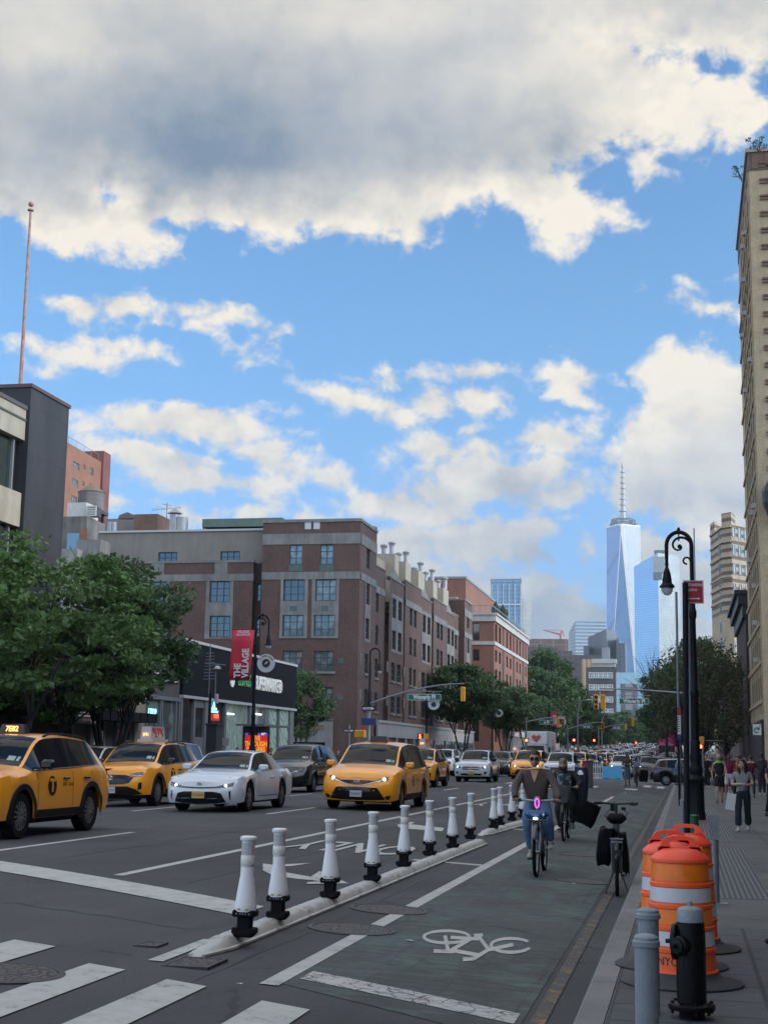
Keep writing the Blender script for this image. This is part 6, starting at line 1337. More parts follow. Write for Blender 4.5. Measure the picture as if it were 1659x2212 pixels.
def car(kind,name,pm,label='',cat='car',lite=False):
 if kind not in SH:SH[kind]=Shell(kind)
 sh=SH[kind];K=sh.K;L_,W_=K['L'],K['W'];t=thing(name,(0,0,0),label,cat,local=True)
 b=MB();b.v=list(sh.allv);b.f=sh.fb+sh.cf;b.m=[0]*len(b.f);body=b.build('body',pm,t,smooth=38)
 for nm,fs,m_ in(('side_window',sh.fg,CGL),('windshield',sh.fw,CGL),('pillar',sh.fp,GLOSSB)):
  used=sorted({i for f in fs for i in f});mp={i:k for k,i in enumerate(used)};b=MB();b.v=[sh.allv[i] for i in used];b.f=[tuple(mp[i] for i in f) for f in fs];b.m=[0]*len(b.f);ps_=split(b,nm,m_,t,smooth=40)
  if nm=='windshield' and len(ps_)>1:max(ps_,key=lambda o:max(v.co.y for v in o.data.vertices)).name='rear_window'
 b=MB();b.box(-W_/2+.27,W_/2-.27,-L_/2+.22,L_/2-.22,.2,.8);b.box(-W_/2+.12,W_/2-.12,sh.wc[0]-L_/2+K['r']+.12,sh.wc[1]-L_/2-K['r']-.12,K['sill']-.05,.5);b.build('underbody',UNDER,t)
 add_wheels(t,sh,kind)
 # mirrors, handles, seams, trim
 belt=K['keys'][6][2];ym=K['keys'][5][0]+.28-L_/2
 for sg in(-1,1):
  b=MB();p=sh.side(ym,belt+.02,sg,0);b.bbox((p.x+sg*.14,ym,belt+.10),(.12,.055,.075),.035);b.box(p.x-sg*.02,p.x+sg*.1,ym-.03,ym+.03,belt+.0,belt+.05);b.build('mirror',GLOSSB if kind=='suv' else pm,t,smooth=40)
 b=MB()
 seams=[K['keys'][5][0]+.16,(K['keys'][8][0]+K['keys'][9][0])/2,K['keys'][10][0]+.02]
 for sg in(-1,1):
  for i,sx in enumerate(seams):
   y=sx-L_/2;zlo=K['sill']+.1 if i<2 else K['r']*2+.25;strip(b,[(y-.006,zlo),(y-.006,belt-.02)],[(y+.006,zlo),(y+.006,belt-.02)],lambda a,c:sh.side(a,c,sg,.003),6,1)
  strip(b,[(seams[0]-L_/2,K['sill']+.1),(seams[2]-L_/2-.3,K['sill']+.1)],[(seams[0]-L_/2,K['sill']+.115),(seams[2]-L_/2-.3,K['sill']+.115)],lambda a,c:sh.side(a,c,sg,.003),10,1)
 b.build('door_seam',UNDER,t,fix=False)
 if not lite:
  for sg in(-1,1):
   for i,sx in enumerate((seams[1]-.30,seams[2]-.22)):y=sx-L_/2;p=sh.side(y,belt-.13,sg,.02);b=MB();b.bbox((p.x,y,belt-.13),(.018,.11,.018),.01);b.build('door_handle',pm if kind!='suv' else GLOSSB,t)
  b=MB()
  for sg in(-1,1):y0,y1=K['keys'][5][0]+.1-L_/2,K['keys'][12][0]-L_/2;strip(b,[(y0,belt-.0),(0,K['keys'][9][2]-.005),(y1,K['keys'][12][2]-.01)],[(y0,belt+.018),(0,K['keys'][9][2]+.013),(y1,K['keys'][12][2]+.01)],lambda a,c:sh.side(a,c,sg,.005),8,1)
  b.build('window_trim',CHROME if kind!='van' else GLOSSB,t,fix=False)
 return t,sh
def front_patch(t,sh,name,m_,lo,hi,off=.008,both=False,nu=4,nv=3,back=False):
 o=None
 for f in((lambda q:q,) if not both else(lambda q:q,mir)):
  b=MB();strip(b,f(lo),f(hi),lambda x,z:sh.front(x,z,off,back),nu,nv);o=b.build(name,m_,t,smooth=60)
 return o
def plate(t,sh,z,txt,gold=False,w=.305):
 p=sh.front(0,z,.02);b=MB();b.bbox((0,p.y,z),(w/2,.008,.078),.004);o=b.build('licence_plate',PLY if gold else PLW,t)
 text_mesh('plate_text',txt,.085,PLT2 if gold else PLT,frame((0,p.y-.010,z-.005),(1,0,0),(0,0,1)),o,.001,.001,sx=.82)
def lamp(t,sh,x,z,r,on=True,m_=None):
 for sg in(-1,1):p=sh.front(sg*x,z,.012);b=MB();b.lathe([(.001,0),(r,0),(r*.9,.012),(.001,.016)],p,12,axis=(0,-1,0));b.build('lamp',m_ or LAMPON,t)
def cladding(t,sh,m_=None,wide=.065):
 K=sh.K;m_=m_ or PLAST
 for sg in(-1,1):
  for c in sh.wc:
   b=MB();Ra=K['r']+.07;vs=[];n=22
   for k in range(n+1):
    a=R(-22+224*k/n);
    for rr,o in((Ra-.015,.004),(Ra+wide,.016),(Ra+wide+.008,.002)):
     y,z=c-K['L']/2+rr*math.cos(a),K['r']+rr*math.sin(a);z=max(z,K['sill']-.06);p=sh.side(y,max(z,K['sill']+.02),sg,o);x=p.x if abs(p.x)>K['W']/2*.8 else sg*K['W']/2*.97
     if rr<Ra:x=sg*(K['W']/2+.004)
     x=sg*max(abs(x),K['W']/2*.955);vs.append((x,y,z))
   b.add(vs,[(k*3+j,k*3+j+1,(k+1)*3+j+1,(k+1)*3+j) for k in range(n) for j in range(2)]);b.build('wheel_arch',m_,t,smooth=50)
  b=MB();y0,y1=sh.wc[0]+K['r']+.12-K['L']/2,sh.wc[1]-K['r']-.12-K['L']/2;strip(b,[(y0,K['sill']+.005),(y1,K['sill']+.005)],[(y0+.04,K['sill']+.13),(y1-.04,K['sill']+.13)],lambda a,c:sh.side(a,c,sg,.012),12,2);b.build('sill_trim',m_,t,smooth=50)
def tails(t,sh,z0,z1,x0,x1,m_=None):
 front_patch(t,sh,'tail_lamp',m_ or TAIL,[(x0,z0),(x1,z0)],[(x0,z1),(x1,z1)],.01,True,back=True)
 for sg in(-1,1):b=MB();y=sh.K['L']/2;strip(b,[(y-.26,z0+.05),(y-.06,z0)],[(y-.22,z1),(y-.06,z1)],lambda a,c:sh.side(a,c,sg,.008),4,2);b.build('tail_lamp',m_ or TAIL,t)
def emblem(t,sh,z,w,m_=CHROME,rings=True):
 p=sh.front(0,z,.016);b=MB()
 for rx,rz,dz in((w,w*.66,0),(w*.30,w*.62,-.0),(w*.62,w*.28,w*.28)):b.tube([(rx*math.cos(a),p.y,z+dz+rz*math.sin(a)) for a in[R(q) for q in range(0,360,24)]],w*.10,5,closed=True)
 b.build('emblem',m_,t)
 # ---- the two taxi SUVs: angular front, hexagonal grille, black arches
def suv_front(t,sh,lit=LAMPG,badge=True):
 front_patch(t,sh,'upper_grille',GLOSSB,[(-.50,.60),(-.36,.57),(0,.565),(.36,.57),(.50,.60)],[(-.60,.74),(-.42,.80),(0,.815),(.42,.80),(.60,.74)])
 front_patch(t,sh,'lower_grille',PLAST,[(-.80,.315),(-.5,.30),(0,.30),(.5,.30),(.80,.315)],[(-.66,.44),(-.46,.515),(0,.52),(.46,.515),(.66,.44)])
 front_patch(t,sh,'headlamp',lit,[(.50,.80),(.62,.755),(.80,.765)],[(.50,.835),(.66,.86),(.82,.875)],.012,True)
 front_patch(t,sh,'fog_recess',GLOSSB,[(.70,.42),(.79,.45)],[(.72,.60),(.80,.62)],.008,True)
 front_patch(t,sh,'daylight_strip',LAMPDIM if lit is not LAMPG else CHROME,[(.52,.805),(.66,.768),(.80,.772)],[(.52,.815),(.66,.780),(.80,.784)],.018,True)
 if badge:emblem(t,sh,.735,.075)
 b=MB();
 for k in range(4):z=.60+.05*k;strip(b,[(-.5,z),(0,z-.005),(.5,z)],[(-.5,z+.012),(0,z+.007),(.5,z+.012)],lambda x,zz:sh.front(x,zz,.014),6,1)
 b.build('grille_bars',PLAST,t)
def roof_sign(t,sh,y,txt,ad=False,x=0):
 K=sh.K;z=sh.top(0,y).z;b=MB()
 if ad:
  b.box(-.22,.22,y-.05,y+1.15,z+.0,z+.08);vs=[(-.16,y,z+.08),(.16,y,z+.08),(.16,y+1.05,z+.08),(-.16,y+1.05,z+.08),(-.13,y+.05,z+.42),(.13,y+.05,z+.42),(.13,y+1.02,z+.42),(-.13,y+1.02,z+.42)]
  b.add(vs,[(0,3,2,1),(4,5,6,7),(0,1,5,4),(1,2,6,5),(2,3,7,6),(3,0,4,7)]);o=b.build('roof_advert',mat('advert_shell',(.40,.38,.39),.5),t)
  g=NT('advert_poster',.5);n=g.noise(g.tc.outputs['Object'],4.5,2);c=g.mix(g.mr(n,.50,.54),(.55,.52,.5,1),(.45,.05,.05,1));n2=g.noise(g.tc.outputs['Object'],6,2);c=g.mix(g.mr(n2,.56,.60),c,(.05,.04,.04,1));g.put(g.b.inputs['Base Color'],c)
  for sg in(-1,1):b=MB();b.quad((sg*.158,y+.08,z+.12),(sg*.158,y+1.0,z+.12),(sg*.136,y+.98,z+.40),(sg*.136,y+.10,z+.40));b.build('poster',g.m,o,fix=False)
  text_mesh('roof_number',txt,.12,mat('led_orange',(1,.5,.1),emit=(1,.45,.12),es=2.5),frame((0,y-.005,z+.2),(1,0,0),(0,0,1)),o,.002,.002,sx=.7)
 else:
  b.add([(-.24,y-.10,z-.01),(.24,y-.10,z-.01),(.24,y+.10,z-.01),(-.24,y+.10,z-.01),(-.20,y-.05,z+.15),(.20,y-.05,z+.15),(.20,y+.05,z+.15),(-.20,y+.05,z+.15)],[(0,3,2,1),(4,5,6,7),(0,1,5,4),(1,2,6,5),(2,3,7,6),(3,0,4,7)]);o=b.build('roof_sign',mat('sign_shell',(.03,.012,.012),.3),t)
  if txt:text_mesh('roof_number',txt,.13,mat('led_orange',(1,.5,.1),emit=(1,.45,.12),es=2.5),frame((0,y-.085,z+.068),(1,0,0),(0,.3,1)),o,.002,.003,sx=.9)
def taxi_mark(t,sh,y,z,r=.13):
 for sg in(-1,1):
  b=MB();n=20
  def el_(k,q):a=2*math.pi*k/n;return sh.side(y+q*r*1.25*math.cos(a),z+q*r*1.25*math.sin(a),sg,.006)
  vs=[sh.side(y,z,sg,.006)]+[el_(k,1) for k in range(n)];b.add(vs,[(0,1+k,1+(k+1)%n) for k in range(n)]);o=b.build('taxi_mark',GLOSSB,t,fix=False)
  p=sh.side(y,z,sg,.010);text_mesh('taxi_letter','T',r*2.1,YELLOW,frame(p,(0,sg,0),(0,0,1)),o,.001,.012,sx=1.25)
  b=MB()
  for(dy,w,h) in((.44,.03,.06),(.52,.10,.012),(.68,.03,.06),(.78,.10,.012),(-.14,.08,.02)):
   for dz in((0,) if h>.015 else(-.015,.015)):strip(b,[(y+sg*0+dy-w/2,z+dz-h/2+.02),(y+dy+w/2,z+dz-h/2+.02)],[(y+dy-w/2,z+dz+h/2+.02),(y+dy+w/2,z+dz+h/2+.02)],lambda a,c:sh.side(a,c,sg,.006),2,1)
  b.build('door_lettering',PLAST,t,fix=False)
def roof_rails(t,sh,m_=PLAST):
 K=sh.K
 for sg in(-1,1):
  b=MB();pts=[]
  for k in range(9):s_=K['keys'][7][1]+.1+(K['keys'][12][1]-K['keys'][7][1]-.2)*k/8;p=sh.top(sg*K['W']/2*.66,s_-K['L']/2);pts.append((p.x,p.y,p.z+(.035 if 0<k<8 else.0)))
  b.tube(pts,.018,6);b.build('roof_rail',m_,t)
def stickers(t,sh,x=.5,m_=None):
 K=sh.K;s0,s1=K['keys'][5][1],K['keys'][6][1];y=s0+(s1-s0)*.18-K['L']/2;b=MB()
 for(a,w) in((x,.13),(x+.12,.05)):
  vs=[sh.top(a-w/2,y,.004),sh.top(a+w/2,y,.004),sh.top(a+w/2,y+.10,.004),sh.top(a-w/2,y+.10,.004)];b.add(vs,[(0,1,2,3)])
 b.build('windscreen_sticker',m_ or mat('sticker_green',(.28,.40,.36),.5),t,fix=False)
def finish_suv_taxi(label,num,ad,ptext,lit=LAMPG):
 t,sh=car('suv','yellow_taxi',YELLOW,label,'taxi');suv_front(t,sh,lit);plate(t,sh,.43,ptext);cladding(t,sh);tails(t,sh,.92,1.06,.40,.82);taxi_mark(t,sh,-.32,.80);roof_rails(t,sh);stickers(t,sh,.48)
 roof_sign(t,sh,K_y(sh,ad),num,ad);return t
def K_y(sh,ad):return sh.K['keys'][7][1]-sh.K['L']/2+(.25 if ad else.3)
def put_car(t,X,Y,rz=0.0,slope=0.0):
 """X, Y: where the middle of the front bumper touches down"""
 L_=4.8;z=ground(X,Y+2.3);t.location=(X,Y+2.4,z);t.rotation_euler.z=rz;t.rotation_euler.y=-math.atan((ground(X+.6,Y)-ground(X-.6,Y))/1.2)*1.0;return t
RZ=0.0
taxi1=finish_suv_taxi('yellow taxi SUV cut off by the left edge, seen from its front left corner','7E82',False,'Y14 7E82');put_car(taxi1,-11.1,20.3)
taxi2=finish_suv_taxi('yellow taxi SUV with an advert board on its roof, behind the leftmost taxi','3P91',True,'Y207736C',LAMPG)
put_car(taxi2,-14.25,34.8)
# ---- white sedan
def white_sedan():
 t,sh=car('sedan','sedan',WHITEP,'white saloon car with gold plate between the yellow taxis','car')
 front_patch(t,sh,'lower_grille',GLOSSB,[(-.62,.235),(-.4,.21),(0,.205),(.4,.21),(.62,.235)],[(-.52,.44),(-.36,.475),(0,.48),(.36,.475),(.52,.44)])
 front_patch(t,sh,'upper_slot',GLOSSB,[(-.62,.585),(-.4,.56),(0,.545),(.4,.56),(.62,.585)],[(-.62,.612),(-.4,.588),(0,.575),(.4,.588),(.62,.612)],.010)
 front_patch(t,sh,'headlamp',LAMPG,[(.40,.575),(.58,.575),(.76,.60)],[(.42,.60),(.60,.645),(.77,.69)],.012,True)
 front_patch(t,sh,'air_intake',GLOSSB,[(.70,.28),(.725,.30)],[(.68,.48),(.72,.50)],.010,True)
 front_patch(t,sh,'chin_spoiler',PLAST,[(-.66,.195),(0,.175),(.66,.195)],[(-.66,.215),(0,.19),(.66,.215)],.012)
 lamp(t,sh,.60,.605,.035);plate(t,sh,.40,'T107354C',True);emblem(t,sh,.635,.06,ALLOY);tails(t,sh,.78,.88,.45,.82);stickers(t,sh,.50)
 b=MB();strip(b,[(-.2,.205),(0,.2),(.2,.205)],[(-.2,.455),(0,.46),(.2,.455)],lambda x,z:sh.front(x,z,.012),3,2);b.build('plate_holder',PLAST,t);
 b=MB();
 for k in range(5):z=.25+.04*k;strip(b,[(-.52,z),(0,z-.01),(.52,z)],[(-.52,z+.008),(0,z-.002),(.52,z+.008)],lambda x,zz:sh.front(x,zz,.014),6,1)
 b.build('grille_bars',PLAST,t);return t
sedan1=white_sedan();put_car(sedan1,-10.98,32.3)
# ---- yellow minivan
def van_front(t,sh,lit=True,m_=None):
 front_patch(t,sh,'lower_grille',GLOSSB,[(-.72,.285),(-.45,.265),(0,.26),(.45,.265),(.72,.285)],[(-.60,.47),(-.52,.575),(0,.595),(.52,.575),(.60,.47)])
 front_patch(t,sh,'upper_grille',GLOSSB,[(-.46,.725),(-.30,.665),(0,.645),(.30,.665),(.46,.725)],[(-.50,.745),(-.33,.755),(0,.758),(.33,.755),(.50,.745)],.010)
 front_patch(t,sh,'chrome_wing',CHROME,[(.16,.635),(.42,.70),(.60,.745)],[(.17,.648),(.42,.715),(.60,.765)],.016,True)
 front_patch(t,sh,'headlamp',LAMPG,[(.46,.725),(.64,.735),(.76,.78)],[(.44,.765),(.62,.815),(.76,.865)],.014,True)
 front_patch(t,sh,'lower_lip',PLAST,[(-.82,.30),(-.74,.285)],[(-.84,.40),(-.70,.36)],.010);front_patch(t,sh,'lower_lip',PLAST,[(.74,.285),(.82,.30)],[(.70,.36),(.84,.40)],.010)
 b=MB();
 for k in range(6):z=.30+.045*k;w=.66-.015*k;strip(b,[(-w,z),(0,z-.015),(w,z)],[(-w,z+.009),(0,z-.006),(w,z+.009)],lambda x,zz:sh.front(x,zz,.014),6,1)
 b.build('grille_bars',PLAST,t)
 if lit:lamp(t,sh,.66,.785,.045)
def minivan(label,pm,cat,taxi):
 t,sh=car('van','yellow_taxi' if taxi else 'minivan',pm,label,cat);van_front(t,sh,taxi);tails(t,sh,.92,1.08,.5,.84)
 plate(t,sh,.42,'Y210A4C' if taxi else 'T65 318C',not taxi);stickers(t,sh,.52)
 if taxi:emblem(t,sh,.705,.085);taxi_mark(t,sh,-.25,.72,.11);roof_sign(t,sh,sh.K['keys'][7][1]-sh.K['L']/2+.25,'',False);cladding(t,sh,PLAST,.02)
 else:cladding(t,sh,BLACKP,.02)
 return t
van1=minivan('yellow taxi minivan with lit headlamps, centre of the picture behind the white bollards',YELLOW,'taxi',True);put_car(van1,-8.12,36.2)
van2=minivan('black minivan between the white saloon and the yellow minivan',BLACKP,'car',False);put_car(van2,-14.0,50.0)
# ---------------------------------------------------------------- the other vehicles
def recolor(o,m_):
 for ch in o.children:
  if ch.name.split('.')[0] in('body','mirror','door_handle') and ch.material_slots and ch.material_slots[0].material.name.startswith('paint'):
   ch.material_slots[0].link='OBJECT';ch.material_slots[0].material=m_
def fin(o,label,cat=None,group=None):
 o['label']=label
 if cat:o['category']=cat
 if group:o['group']=group
 return o
 # white compact SUV with chrome grille and star badge
def white_suv():
 t,sh=car('suv','suv',WHITEP,'white SUV with round badge and chrome edged grille, in the middle lane','car')
 front_patch(t,sh,'upper_grille',GLOSSB,[(-.46,.64),(-.3,.60),(0,.59),(.3,.60),(.46,.64)],[(-.50,.74),(-.38,.79),(0,.80),(.38,.79),(.50,.74)])
 b=MB();b.tube([tuple(sh.front(x,z,.02)) for x,z in((-.48,.70),(-.44,.63),(-.28,.595),(0,.585),(.28,.595),(.44,.63),(.48,.70),(.42,.78),(.3,.80),(-.3,.80),(-.42,.78))],.012,5,closed=True);b.tube([tuple(sh.front(x,.70,.02)) for x in(-.45,-.2,0,.2,.45)],.014,5);b.build('chrome_surround',CHROME,t)
 p=sh.front(0,.70,.03);b=MB();b.tube([(.09*math.cos(R(a)),p.y,.70+.09*math.sin(R(a))) for a in range(0,360,24)],.010,5,closed=True)
 for a in(90,210,330):b.tube([(0,p.y,.70),(.085*math.cos(R(a)),p.y,.70+.085*math.sin(R(a)))],[.012,.005],4)
 b.build('emblem',CHROME,t)
 front_patch(t,sh,'headlamp',LAMPG,[(.52,.72),(.64,.70),(.80,.76)],[(.54,.79),(.66,.82),(.82,.84)],.012,True);lamp(t,sh,.70,.77,.05,m_=LAMPDIM)
 front_patch(t,sh,'lower_grille',PLAST,[(-.55,.36),(0,.34),(.55,.36)],[(-.52,.44),(0,.46),(.52,.44)]);front_patch(t,sh,'skid_plate',CHROME,[(-.5,.335),(0,.315),(.5,.335)],[(-.52,.355),(0,.335),(.52,.355)],.014);front_patch(t,sh,'air_intake',PLAST,[(.66,.42),(.78,.44)],[(.68,.54),(.78,.55)],.008,True)
 plate(t,sh,.47,'T698',True);tails(t,sh,.92,1.06,.40,.82);cladding(t,sh,PLAST,.03);stickers(t,sh,.48);roof_rails(t,sh,ALLOY);return t
glc=white_suv();put_car(glc,-10.75,74)
def big_suv():
 t,sh=car('big','suv',WHITEP,'big white SUV with black grille and gold bow badge in the far lane','car')
 front_patch(t,sh,'upper_grille',GLOSSB,[(-.70,.62),(0,.61),(.70,.62)],[(-.80,.98),(0,1.0),(.80,.98)]);front_patch(t,sh,'lower_grille',PLAST,[(-.80,.42),(0,.41),(.80,.42)],[(-.78,.60),(0,.60),(.78,.60)])
 p=sh.front(0,.86,.03);b=MB();b.box(-.11,.11,p.y-.01,p.y,.84,.88);b.box(-.05,.05,p.y-.012,p.y,.82,.90);b.build('emblem',mat('badge_gold',(.6,.45,.15),.3,.6),t)
 front_patch(t,sh,'headlamp',LAMPG,[(.74,.80),(.90,.82)],[(.74,.98),(.90,1.0)],.012,True);plate(t,sh,.52,'LKT 4419');tails(t,sh,.9,1.25,.82,.95);cladding(t,sh,BLACKP,.02);roof_rails(t,sh);return t
gmc=big_suv();put_car(gmc,-16.3,97)
g2=copy_tree(gmc);put_car(g2,-17.9,45.5);fin(g2,'tall white SUV with roof rack half hidden behind the second taxi')
# paired things that read at this distance: generic saloon and SUV used for the queue
def generic(kind,name,grille):
 t,sh=car(kind,name,SILVER,'x','car',lite=True);k={'sedan':(.50,.62,.56),'suv':(.60,.80,.78),'van':(.60,.78,.78)}[kind]
 front_patch(t,sh,'upper_grille',GLOSSB,[(-.42,k[0]),(0,k[0]-.01),(.42,k[0])],[(-.5,k[1]),(0,k[1]+.01),(.5,k[1])]);front_patch(t,sh,'lower_grille',PLAST,[(-.6,.28),(0,.27),(.6,.28)],[(-.55,.40),(0,.41),(.55,.40)])
 front_patch(t,sh,'headlamp',LAMPG,[(.52,k[1]-.08),(.78,k[1]-.03)],[(.52,k[1]+.0),(.78,k[1]+.07)],.012,True);plate(t,sh,.44,'KXR 2108');tails(t,sh,k[1]+.08,k[1]+.22,.40,.82);return t,sh
gs,shs=generic('sedan','sedan',0);gv,shv=generic('suv','suv',0)
gs_l=copy_tree(gs);lamp(gs_l,shs,.64,.60,.05);gv_l=copy_tree(gv);lamp(gv_l,shv,.64,.77,.05)
USED=set()
def queue_car(src,X,Y,pm,label,cat='car',group=None,rz=0,name=None):
 if src.name not in USED:USED.add(src.name);o=src
 else:o=copy_tree(src)
 if group:o['group']=group
 elif 'group' in o:del o['group']
 recolor(o,pm);put_car(o,X,Y,rz);fin(o,label,cat)
 o.name={'car':'sedan' if src in(gs,gs_l) else 'suv','taxi':'yellow_taxi'}[cat] if name is None else name;return o
def taxi_copy(src,X,Y,label,group=None,rz=0):
 o=copy_tree(src);put_car(o,X,Y,rz);fin(o,label,'taxi')
 if group:o['group']=group
 return o
queue_car(gv,-17.6,39.0,BEIGEP,'pale SUV with blue reflecting windows just behind the leftmost taxi')
taxi_copy(taxi2,-11.3,60.5,'yellow taxi SUV directly behind the yellow minivan, right of its mirror');
for ch in list(bpy.data.objects):
 pass
queue_car(gs,-12.3,84,NAVY,'blue grey car peeping out behind the white SUV with the round badge');queue_car(gv,-11.9,93,BLACKP,'black SUV between the white badge SUV and the next yellow taxi')
taxi_copy(taxi2,-12.1,103,'yellow taxi SUV left of the minivan taxi that stands behind the cyclist');taxi_copy(van1,-9.2,86,'yellow minivan taxi right behind the head of the front cyclist');queue_car(gv,-7.0,82,WHITEP,'white SUV directly behind the helmeted delivery rider');taxi_copy(van1,-8.3,112,'yellow taxi roof seen above the white SUV behind the delivery rider')
blk=queue_car(gv,.15,90.5,BLACKP,'black SUV crossing the avenue from left to right behind the crosswalk',rz=math.pi/2);blk.location=(.15,92,rise(92)+.02);blk.rotation_euler=(0,0,math.pi/2)
queue_car(gv_l,-4.9,113,WHITEP,'white SUV at the head of the queue left of the skateboarder');queue_car(gv_l,-3.0,121,GREYP,'dark SUV with glaring headlamps behind the cyclist with the square bag')
# truck with a heart on its wind deflector
def truck():
 X,Y=-13.9,138;z=ground(X,Y);t=thing('box_truck',(X,Y,z),'white box truck with a red heart above its cab','truck');WB=mat('truck_white',(.50,.52,.53),.45,var=.08,scale=2)
 b=MB();b.bbox((X,Y+5.0,z+2.35),(1.22,3.2,1.35),.05);b.build('cargo_box',WB,t)
 b=MB();b.add([(X-1.05,Y,z+.75),(X+1.05,Y,z+.75),(X+1.1,Y+1.9,z+.75),(X-1.1,Y+1.9,z+.75),(X-1.0,Y+.05,z+1.45),(X+1.0,Y+.05,z+1.45),(X+1.05,Y+1.9,z+1.45),(X-1.05,Y+1.9,z+1.45),(X-.9,Y+.5,z+2.45),(X+.9,Y+.5,z+2.45),(X+.95,Y+1.8,z+2.5),(X-.95,Y+1.8,z+2.5)],[(0,1,2,3),(0,1,5,4),(1,2,6,5),(2,3,7,6),(3,0,4,7),(4,5,9,8),(5,6,10,9),(6,7,11,10),(7,4,8,11),(8,9,10,11)]);b.build('cab',WB,t)
 b=MB();b.add([(X-.85,Y+.10,z+1.55),(X+.85,Y+.10,z+1.55),(X+.80,Y+.42,z+2.32),(X-.80,Y+.42,z+2.32)],[(0,1,2,3)]);b.build('windshield',CGL,t,fix=False)
 b=MB();b.add([(X-1.0,Y+.75,z+2.5),(X+1.0,Y+.75,z+2.5),(X+1.05,Y+1.75,z+2.5),(X-1.05,Y+1.75,z+2.5),(X-.95,Y+1.35,z+3.6),(X+.95,Y+1.35,z+3.6),(X+1.0,Y+1.75,z+3.65),(X-1.0,Y+1.75,z+3.65)],[(0,3,2,1),(4,5,6,7),(0,1,5,4),(1,2,6,5),(2,3,7,6),(3,0,4,7)]);w=b.build('wind_deflector',WB,t)
 b=MB();hp=[(0,-.38),(.42,.05),(.42,.2),(.22,.3),(0,.15),(-.22,.3),(-.42,.2),(-.42,.05)];b.extr([(X+x,Y+1.02+zz*.55-.05,z+3.05+zz) for x,zz in hp],None,(0,-.02,.01));b.build('heart_mark',mat('heart_red',(.45,.02,.03),.5),w)
 b=MB();b.box(X-.8,X+.8,Y-.02,Y+.02,z+.95,z+1.2);b.build('grille',PLAST,t);b=MB();b.bbox((X,Y-.08,z+.62),(1.1,.12,.14),.03);b.build('bumper',mat('pale_coping',(0,0,0)),t)
 for sg in(-1,1):
  b=MB();b.bbox((X+sg*1.3,Y+.3,z+1.9),(.09,.06,.28),.03);b.box(X+sg*1.0,X+sg*1.3,Y+.4,Y+.43,z+2.05,z+2.08);b.build('mirror',PLAST,t);b=MB();b.lathe([(.001,0),(.11,0),(.10,.02),(.001,.03)],(X+sg*.85,Y+.0,z+1.05),10,axis=(0,-1,0));b.build('headlamp',LAMPG,t)
  for yy in(1.3,6.3):b=MB();b.lathe([(.2,-.13),(.46,-.13),(.48,0),(.46,.13),(.2,.13)],(X+sg*.95,Y+yy,z+.48),18,axis=(1,0,0));b.build('wheel',TYRE,t,smooth=40)
 text_mesh('box_lettering','WE\nWORK',.75,mat('lettering_red',(.40,.12,.12),.6),frame((X+1.235,Y+5.0,z+2.4),(0,1,0),(0,0,1)),t,.002,.01);return t
truck()
# magenta open-top bus, far right of the queue
def bus():
 X,Y=-2.6,215;z=ground(X,Y)-.02;t=thing('tour_bus',(X,Y,z),'magenta double-deck tour bus beyond the queue of cars at right','bus');b=MB();b.bbox((X,Y+5,z+1.5),(1.25,5,1.25),.08);b.bbox((X+.1,Y+6,z+3.1),(1.2,4,.5),.05);b.box(X-.2,X+1.1,Y+3,Y+4,z+3.4,z+4.1);b.build('body',MAGENTA,t);b=MB();b.quad((X-1.1,Y-.02,z+1.2),(X+1.1,Y-.02,z+1.2),(X+1.1,Y-.02,z+2.5),(X-1.1,Y-.02,z+2.5));b.build('windshield',CGL,t,fix=False)
 for sg in(-1,1):b=MB();b.lathe([(.2,-.13),(.48,-.13),(.48,.13),(.2,.13)],(X+sg*1.05,Y+1.5,z+.46),16,axis=(1,0,0));b.build('wheel',TYRE,t)
bus()
# the long queue: every car an object, labels from colour, body, lane and neighbours
PAL=[(WHITEP,'white'),(BLACKP,'black'),(SILVER,'silver'),(GREYP,'dark grey'),(WHITEP,'white'),(NAVY,'navy'),(SILVER,'silver'),(REDP,'red')]
LANES=[(-17.3,'leftmost lane',105),(-14.2,'second left lane',152),(-11.1,'third left lane',116),(-8.1,'third right lane',126),(-5.0,'second right lane',122),(-2.3,'rightmost lane',134)]
rg=random.Random(12);seen={}
plan=[]
for X,ln,y0 in LANES:
 Y=y0;row=[]
 while Y<400:
  k=rg.random();kind='taxi' if k<.13 else('suv' if k<.6 else 'saloon');pm,cn=rg.choice(PAL)
  if X==-2.3 and 208<Y<228:Y+=12;continue
  if kind=='taxi':cn='yellow'
  row.append([X+rg.uniform(-.25,.25),Y,kind,pm,cn]);Y+=rg.uniform(6.3,8.2) if Y<260 else rg.uniform(8,12)
 plan.append((ln,row))
for ln,row in plan:
 for i,(X,Y,kind,pm,cn) in enumerate(row):
  pv=f'behind {row[i-1][4]} {row[i-1][2]}' if i else 'at the head of the lane';nx=f' and ahead of a {row[i+1][4]} {row[i+1][2]}' if i+1<len(row) else ', last in sight'
  lab=f'{cn} {kind} in {ln} {pv}'
  nx=nx.replace(' and ahead of a',', before')
  if lab in seen or any(True for _ in()):lab+=nx
  if lab in seen:lab='far '+lab
  seen[lab]=1;lit=rg.random()<.42
  if kind=='taxi':taxi_copy(taxi2 if rg.random()<.5 else van1,X,Y,lab,'cars queuing down the avenue')
  else:queue_car((gs_l if lit else gs) if kind=='saloon' else(gv_l if lit else gv),X,Y,pm,lab,'car','cars queuing down the avenue')
br=[o for o in bpy.data.objects if o.get('group')=='cars queuing down the avenue' and 150<o.location.y<230 and o.location.x>-12][:14:5]
for o in br: # the few that brake with their backs to us
 o.rotation_euler.z=math.pi;o['label']=o['label'].replace(' in ',' braking in ',1)
 for ch in o.children:
  if ch.name.startswith('tail_lamp'):ch.material_slots[0].link='OBJECT';ch.material_slots[0].material=BRAKE
